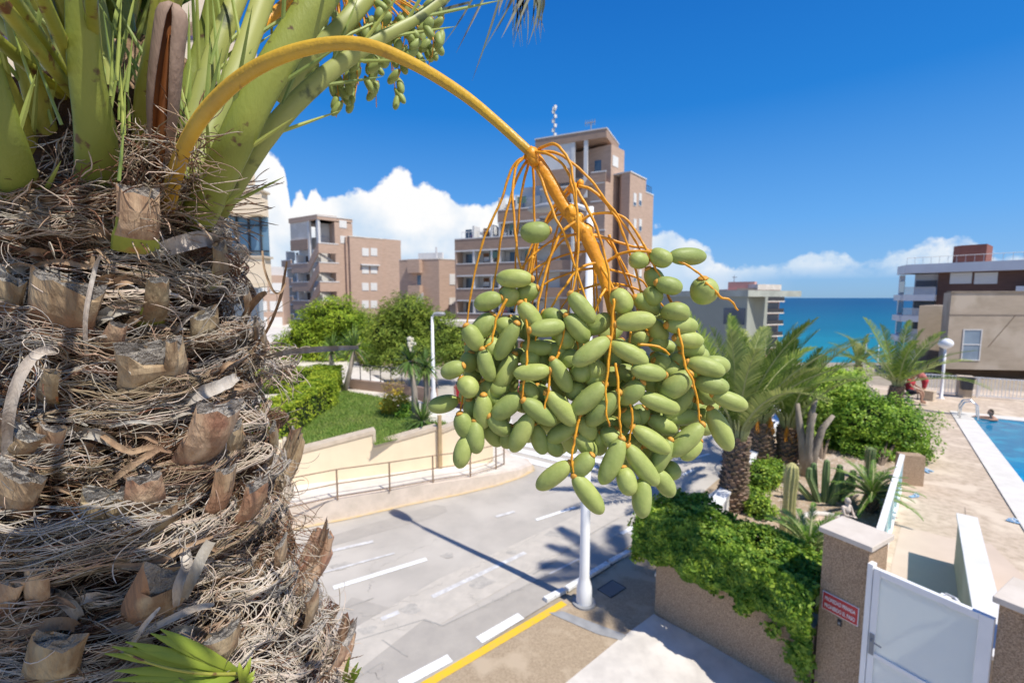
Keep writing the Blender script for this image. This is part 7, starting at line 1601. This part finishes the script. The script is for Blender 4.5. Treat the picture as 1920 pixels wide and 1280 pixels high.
DL = [(495,110,388,120,0,1.1),(425,305,295,303,0,1),(302,378,203,408,0,1),(268,445,195,532,0,1.1),(372,398,444,502,0,1.1),(362,480,288,612,0,1.05),(410,510,538,493,0,1),(155,488,208,578,0,1),(222,582,255,700,0,1),(355,602,286,735,1,1),(150,650,70,682,0,1),(135,700,186,765,0,1.1),(128,788,20,815,1,1),
 (496,668,364,682,0,1),(382,765,278,850,0,1.15),(384,788,502,872,0,1),(478,756,586,874,0,1),(500,622,566,742,0,.95),(572,360,658,466,0,1),(556,446,634,546,0,1),(380,568,492,582,1,1),(484,584,562,604,1,1.1),(730,542,602,636,0,1),(728,556,868,632,0,1),(716,722,594,830,0,1),(772,756,656,876,0,1.05),(752,488,898,468,0,1),(738,450,648,508,1,1),(750,345,800,430,0,1.2),(885,236,822,230,1,1),
 (892,198,972,234,1,1),(968,214,1100,216,0,1),(1105,300,1108,392,0,1.45),(884,262,930,345,1,1),(915,318,1010,342,0,1),(938,375,884,370,1,1.1),(1000,402,998,468,0,1.5),(956,490,1068,493,0,1.05),(988,540,1092,554,0,1),(1040,636,1176,676,0,1),(1110,640,1198,654,1,1.1),(1068,712,1194,738,0,1),(1140,765,1268,812,0,1),(1132,820,1206,972,0,.95),(1105,884,986,996,0,1),(1060,735,965,850,1,1),
 (1058,680,952,765,0,1.2),(958,690,834,668,0,1),(866,714,782,790,0,1.2),(846,770,994,822,0,1),(1020,600,975,680,1,1.1),(905,630,962,655,1,1.1),(885,860,988,910,1,1),(822,896,956,986,0,1),(782,940,708,1104,0,1.05),(800,968,910,1110,0,.98),(770,905,728,965,1,1.5),(785,1055,812,1158,0,1.1),(866,1098,862,1242,0,1.05),(978,945,905,1072,0,1),(915,1072,975,1160,0,1),(578,1038,456,1130,0,.95),(588,1088,690,1224,0,.9),(664,1006,592,1080,0,1.05),
 (168,925,132,1046,0,.98),(192,868,200,988,0,1),(130,840,170,930,0,1.05),(228,766,222,888,0,1.1),(170,785,186,865,1,1),(248,850,326,915,0,1.05),(232,890,290,960,1,1),(418,842,350,978,0,1.1),(335,888,318,972,1,1),(428,886,466,992,1,1),(612,880,496,946,1,1),(470,940,530,1002,1,1),(620,848,656,940,1,1.1),(596,928,668,1002,1,1),(226,708,290,812,1,1.05),(322,698,266,768,1,1.1),(180,596,160,668,1,1.05),
 (168,664,190,705,2,1.1),(386,718,430,790,1,1.1),(438,728,480,795,1,1.1),(556,738,628,768,1,1.2),(645,650,596,694,1,1.2),(606,600,546,640,1,1.1),(705,655,655,722,1,1.1),(748,655,738,724,2,1.2),(536,498,566,574,1,1.1),(605,540,576,604,2,1.1),(280,470,335,508,1,1.1),(300,345,352,396,1,1.2),(448,340,366,372,1,1),(462,438,542,478,1,1.05),(250,540,275,605,1,1.1),(436,596,395,645,1,1.1),(895,540,948,565,1,1.2),(885,520,826,552,1,1.1),(828,376,920,432,1,1),(898,470,945,545,1,1.1),
 (1010,575,1098,590,1,1.1),(1056,598,1116,625,2,1.2),(1092,855,975,858,1,1),(1094,795,1138,760,1,1.2),(1096,948,1028,1016,0,1),(958,1036,988,1086,1,1.1),(876,815,826,872,1,1.1),(786,828,832,884,1,1.1),(766,868,694,905,2,1.1),(728,856,742,915,2,1.2),(702,916,688,996,1,1.1),(996,738,926,742,1,1.1),(884,738,934,752,2,1.1),(1000,640,955,690,1,1.1),(640,640,700,690,1,1.1),(1145,822,1090,860,2,1.1),(860,640,800,700,2,1.1),(760,660,830,700,1,1.05)]
random.seed(77)
dates = []
for (bx, by, tx, ty, ly, fat) in DL:
    b_ = zc(bx, by); t_ = zc(tx, ty); Y = .492+.022*ly+random.uniform(-.004,.004); cy = (by+ty)/2; cx = (bx+tx)/2
    Y += .00006*abs(cx-650)*.6
    if by < 480 and ly == 0: Y += .012
    dates.append((D(*b_, Y), D(*t_, Y+random.uniform(-.008,.010)), fat))
hull = [(150,560),(330,500),(560,470),(700,440),(860,460),(1000,520),(1130,640),(1190,780),(1120,900),(1000,980),(860,1050),(700,960),(560,960),(300,930),(180,850)]
hp = [(a, b) for a, b in hull]; k = 0; extra = []
while k < 170:
    x = random.uniform(150,1190); y = random.uniform(450,1040)
    if not inpoly(x, y, hp): continue
    k += 1; a = random.gauss(math.pi/2, .9)*random.choice((1,1,1,-.3)); l = random.uniform(95,135); Y = random.uniform(.535,.64)
    sc_ = .5/Y; b_ = zc(x-math.cos(a)*l/2*sc_, y-math.sin(a)*l/2*sc_); t_ = zc(x+math.cos(a)*l/2*sc_, y+math.sin(a)*l/2*sc_); extra.append((D(*b_, Y), D(*t_, Y+random.uniform(-.015,.015)), random.uniform(.98,1.1)))
def dmat(b_, t_, fat):
    d = t_-b_; L_ = max(d.length, .020); q = d.to_track_quat('X', 'Z'); wd_ = min(1.0, .036/L_)*0+1; tw = .0
    ctr = (b_+t_)/2; W_ = .0418*fat; sx_ = L_*1.13; sy_ = min(max(.88*L_, W_*.90), W_*1.10)
    return Matrix.Translation(b_) @ q.to_matrix().to_4x4() @ Matrix.Rotation(random.uniform(0,6.28),4,'X') @ Matrix.Diagonal((sx_, sy_*.92, sy_*.92, 1))
dates.sort(key=lambda q: q[0].y)
def as_stuff(name, lst, parent):
    Vs = []; Fs = []; Ms = []; Fs2 = []; off_ = 0
    mb = MB()
    for b_, t_, fat in lst:
        me = random.choice(dme); M_ = dmat(b_, t_, fat); o_ = len(mb.v); mb.v += [tuple(M_ @ v.co) for v in me.vertices]; mb.f += [tuple(i+o_ for i in p.vertices) for p in me.polygons]; mb.m += [p.material_index for p in me.polygons]
    o = mb.build(name, [m_date, m_tip], parent, True); o['kind'] = 'stuff'; return o
for i, (b_, t_, fat) in enumerate(dates[:100]):
    o = bpy.data.objects.new('date', random.choice(dme)); C.objects.link(o); o.parent = bunch; o.matrix_basis = dmat(b_, t_, fat)
as_stuff('dates', dates[100:]+extra, bunch)
# second bunch, higher and farther back
P = smooth([D(480,60,1.05), D(560,-10,1.15), D(640,-40,1.2), D(700,-5,1.22)], 20); b2 = MB().tube(P, [.012]*20, 8).build('date_bunch', m_or, palm0, True)
random.seed(41)
mbs = MB(); lst = []
ends = [(598,100),(600,140),(625,170),(630,210),(640,190),(652,205),(665,170),(672,150),(640,120),(690,160),(706,185),(693,130),(720,110),(735,125),(745,150),(741,200),(755,90),(770,100),(785,95),(800,120),(810,95),(815,75),(790,60),(700,90),(680,110),(715,60),(735,60),(575,120),(760,40),(655,60),(640,80),(790,135)]
for i, (ex_, ey) in enumerate(ends):
    sx_ = 600+ (ex_-570)*.45; Y = 1.15+random.uniform(-.08,.14); pl = [D(sx_, -25, 1.18), D(sx_+(ex_-sx_)*.75+random.uniform(-8,8), ey*.35-10, (1.18+Y)/2), D(ex_+random.uniform(-6,6), ey-28, Y), D(ex_, ey+random.uniform(-4,18), Y)]
    P = smooth(pl, 16); mbs.tube(P, [.0022-.0010*k/15 for k in range(16)], 5)
    for q in range(random.choice((3,4,4,5))):
        px = ex_+random.uniform(-14,14); py = ey-8-q*15+random.uniform(-4,6); 
        if py < -15: continue
        a = random.uniform(.6,2.5); l = random.uniform(23,30)/2; lst.append((D(px-math.cos(a)*l, py-math.sin(a)*l, Y), D(px+math.cos(a)*l, py+math.sin(a)*l, Y+random.uniform(-.01,.01)), .95))
mbs.build('strands', m_or, b2, True)['kind'] = 'stuff'; as_stuff('dates', lst, b2)
# a few dates of a third bunch seen between the left petioles
lst = []
for (px, py) in ((50,40),(62,22),(70,10),(92,90),(60,55)): lst.append((D(px, py-14, 1.05), D(px+6, py+14, 1.05), 1))
b3 = MB().tube([D(30,-40,1.05), D(55,-10,1.05), D(62,30,1.05)], [.006,.004,.002], 6).build('date_bunch', m_or, palm0, True); as_stuff('dates', lst, b3)
# dangling leaflet tips at the top of the picture
V = []; F = []; 
def leafq(a, b, w_, bend=.0):
    o_ = len(V); d = (b-a); s = d.cross(Vector((0,1,0))).normalized()*w_
    for k in range(5): t = k/4; p = a+d*t+Vector((bend*math.sin(t*3.1),0,0)); q = (.8,1,.85,.5,.06)[k]; V.extend([tuple(p-s*q), tuple(p+s*q)])
    for k in range(4): F.append((o_+2*k, o_+2*k+1, o_+2*k+3, o_+2*k+2))
for (x0, y0, x1, y1) in ((945,-30,885,152),(925,-40,855,100),(900,-30,830,85),(870,-30,790,70),(985,-40,900,105),(1000,-40,940,72),(1012,-40,968,60),(1015,-30,990,85),(1010,-30,1005,60),(975,-40,930,60),(880,5,715,45),(1005,-30,975,40),(1018,-20,1012,40),(960,-30,935,30)):
    leafq(D(x0, y0, 1.5), D(x1, y1, 1.5+random.uniform(-.05,.05)), random.uniform(.0025,.005), random.uniform(-.01,.01))
for k in range(26): x = random.gauss(990,18); leafq(D(x, -30, 1.52), D(x+random.gauss(-8,12), random.uniform(25,95), 1.52), .0022, random.uniform(-.01,.01))
npmesh('frond', V, F, mat('dry_green_leaflet', (.22,.26,.17), (.30,.26,.22), .6, 9, island=.3, trans=.2), palm0)
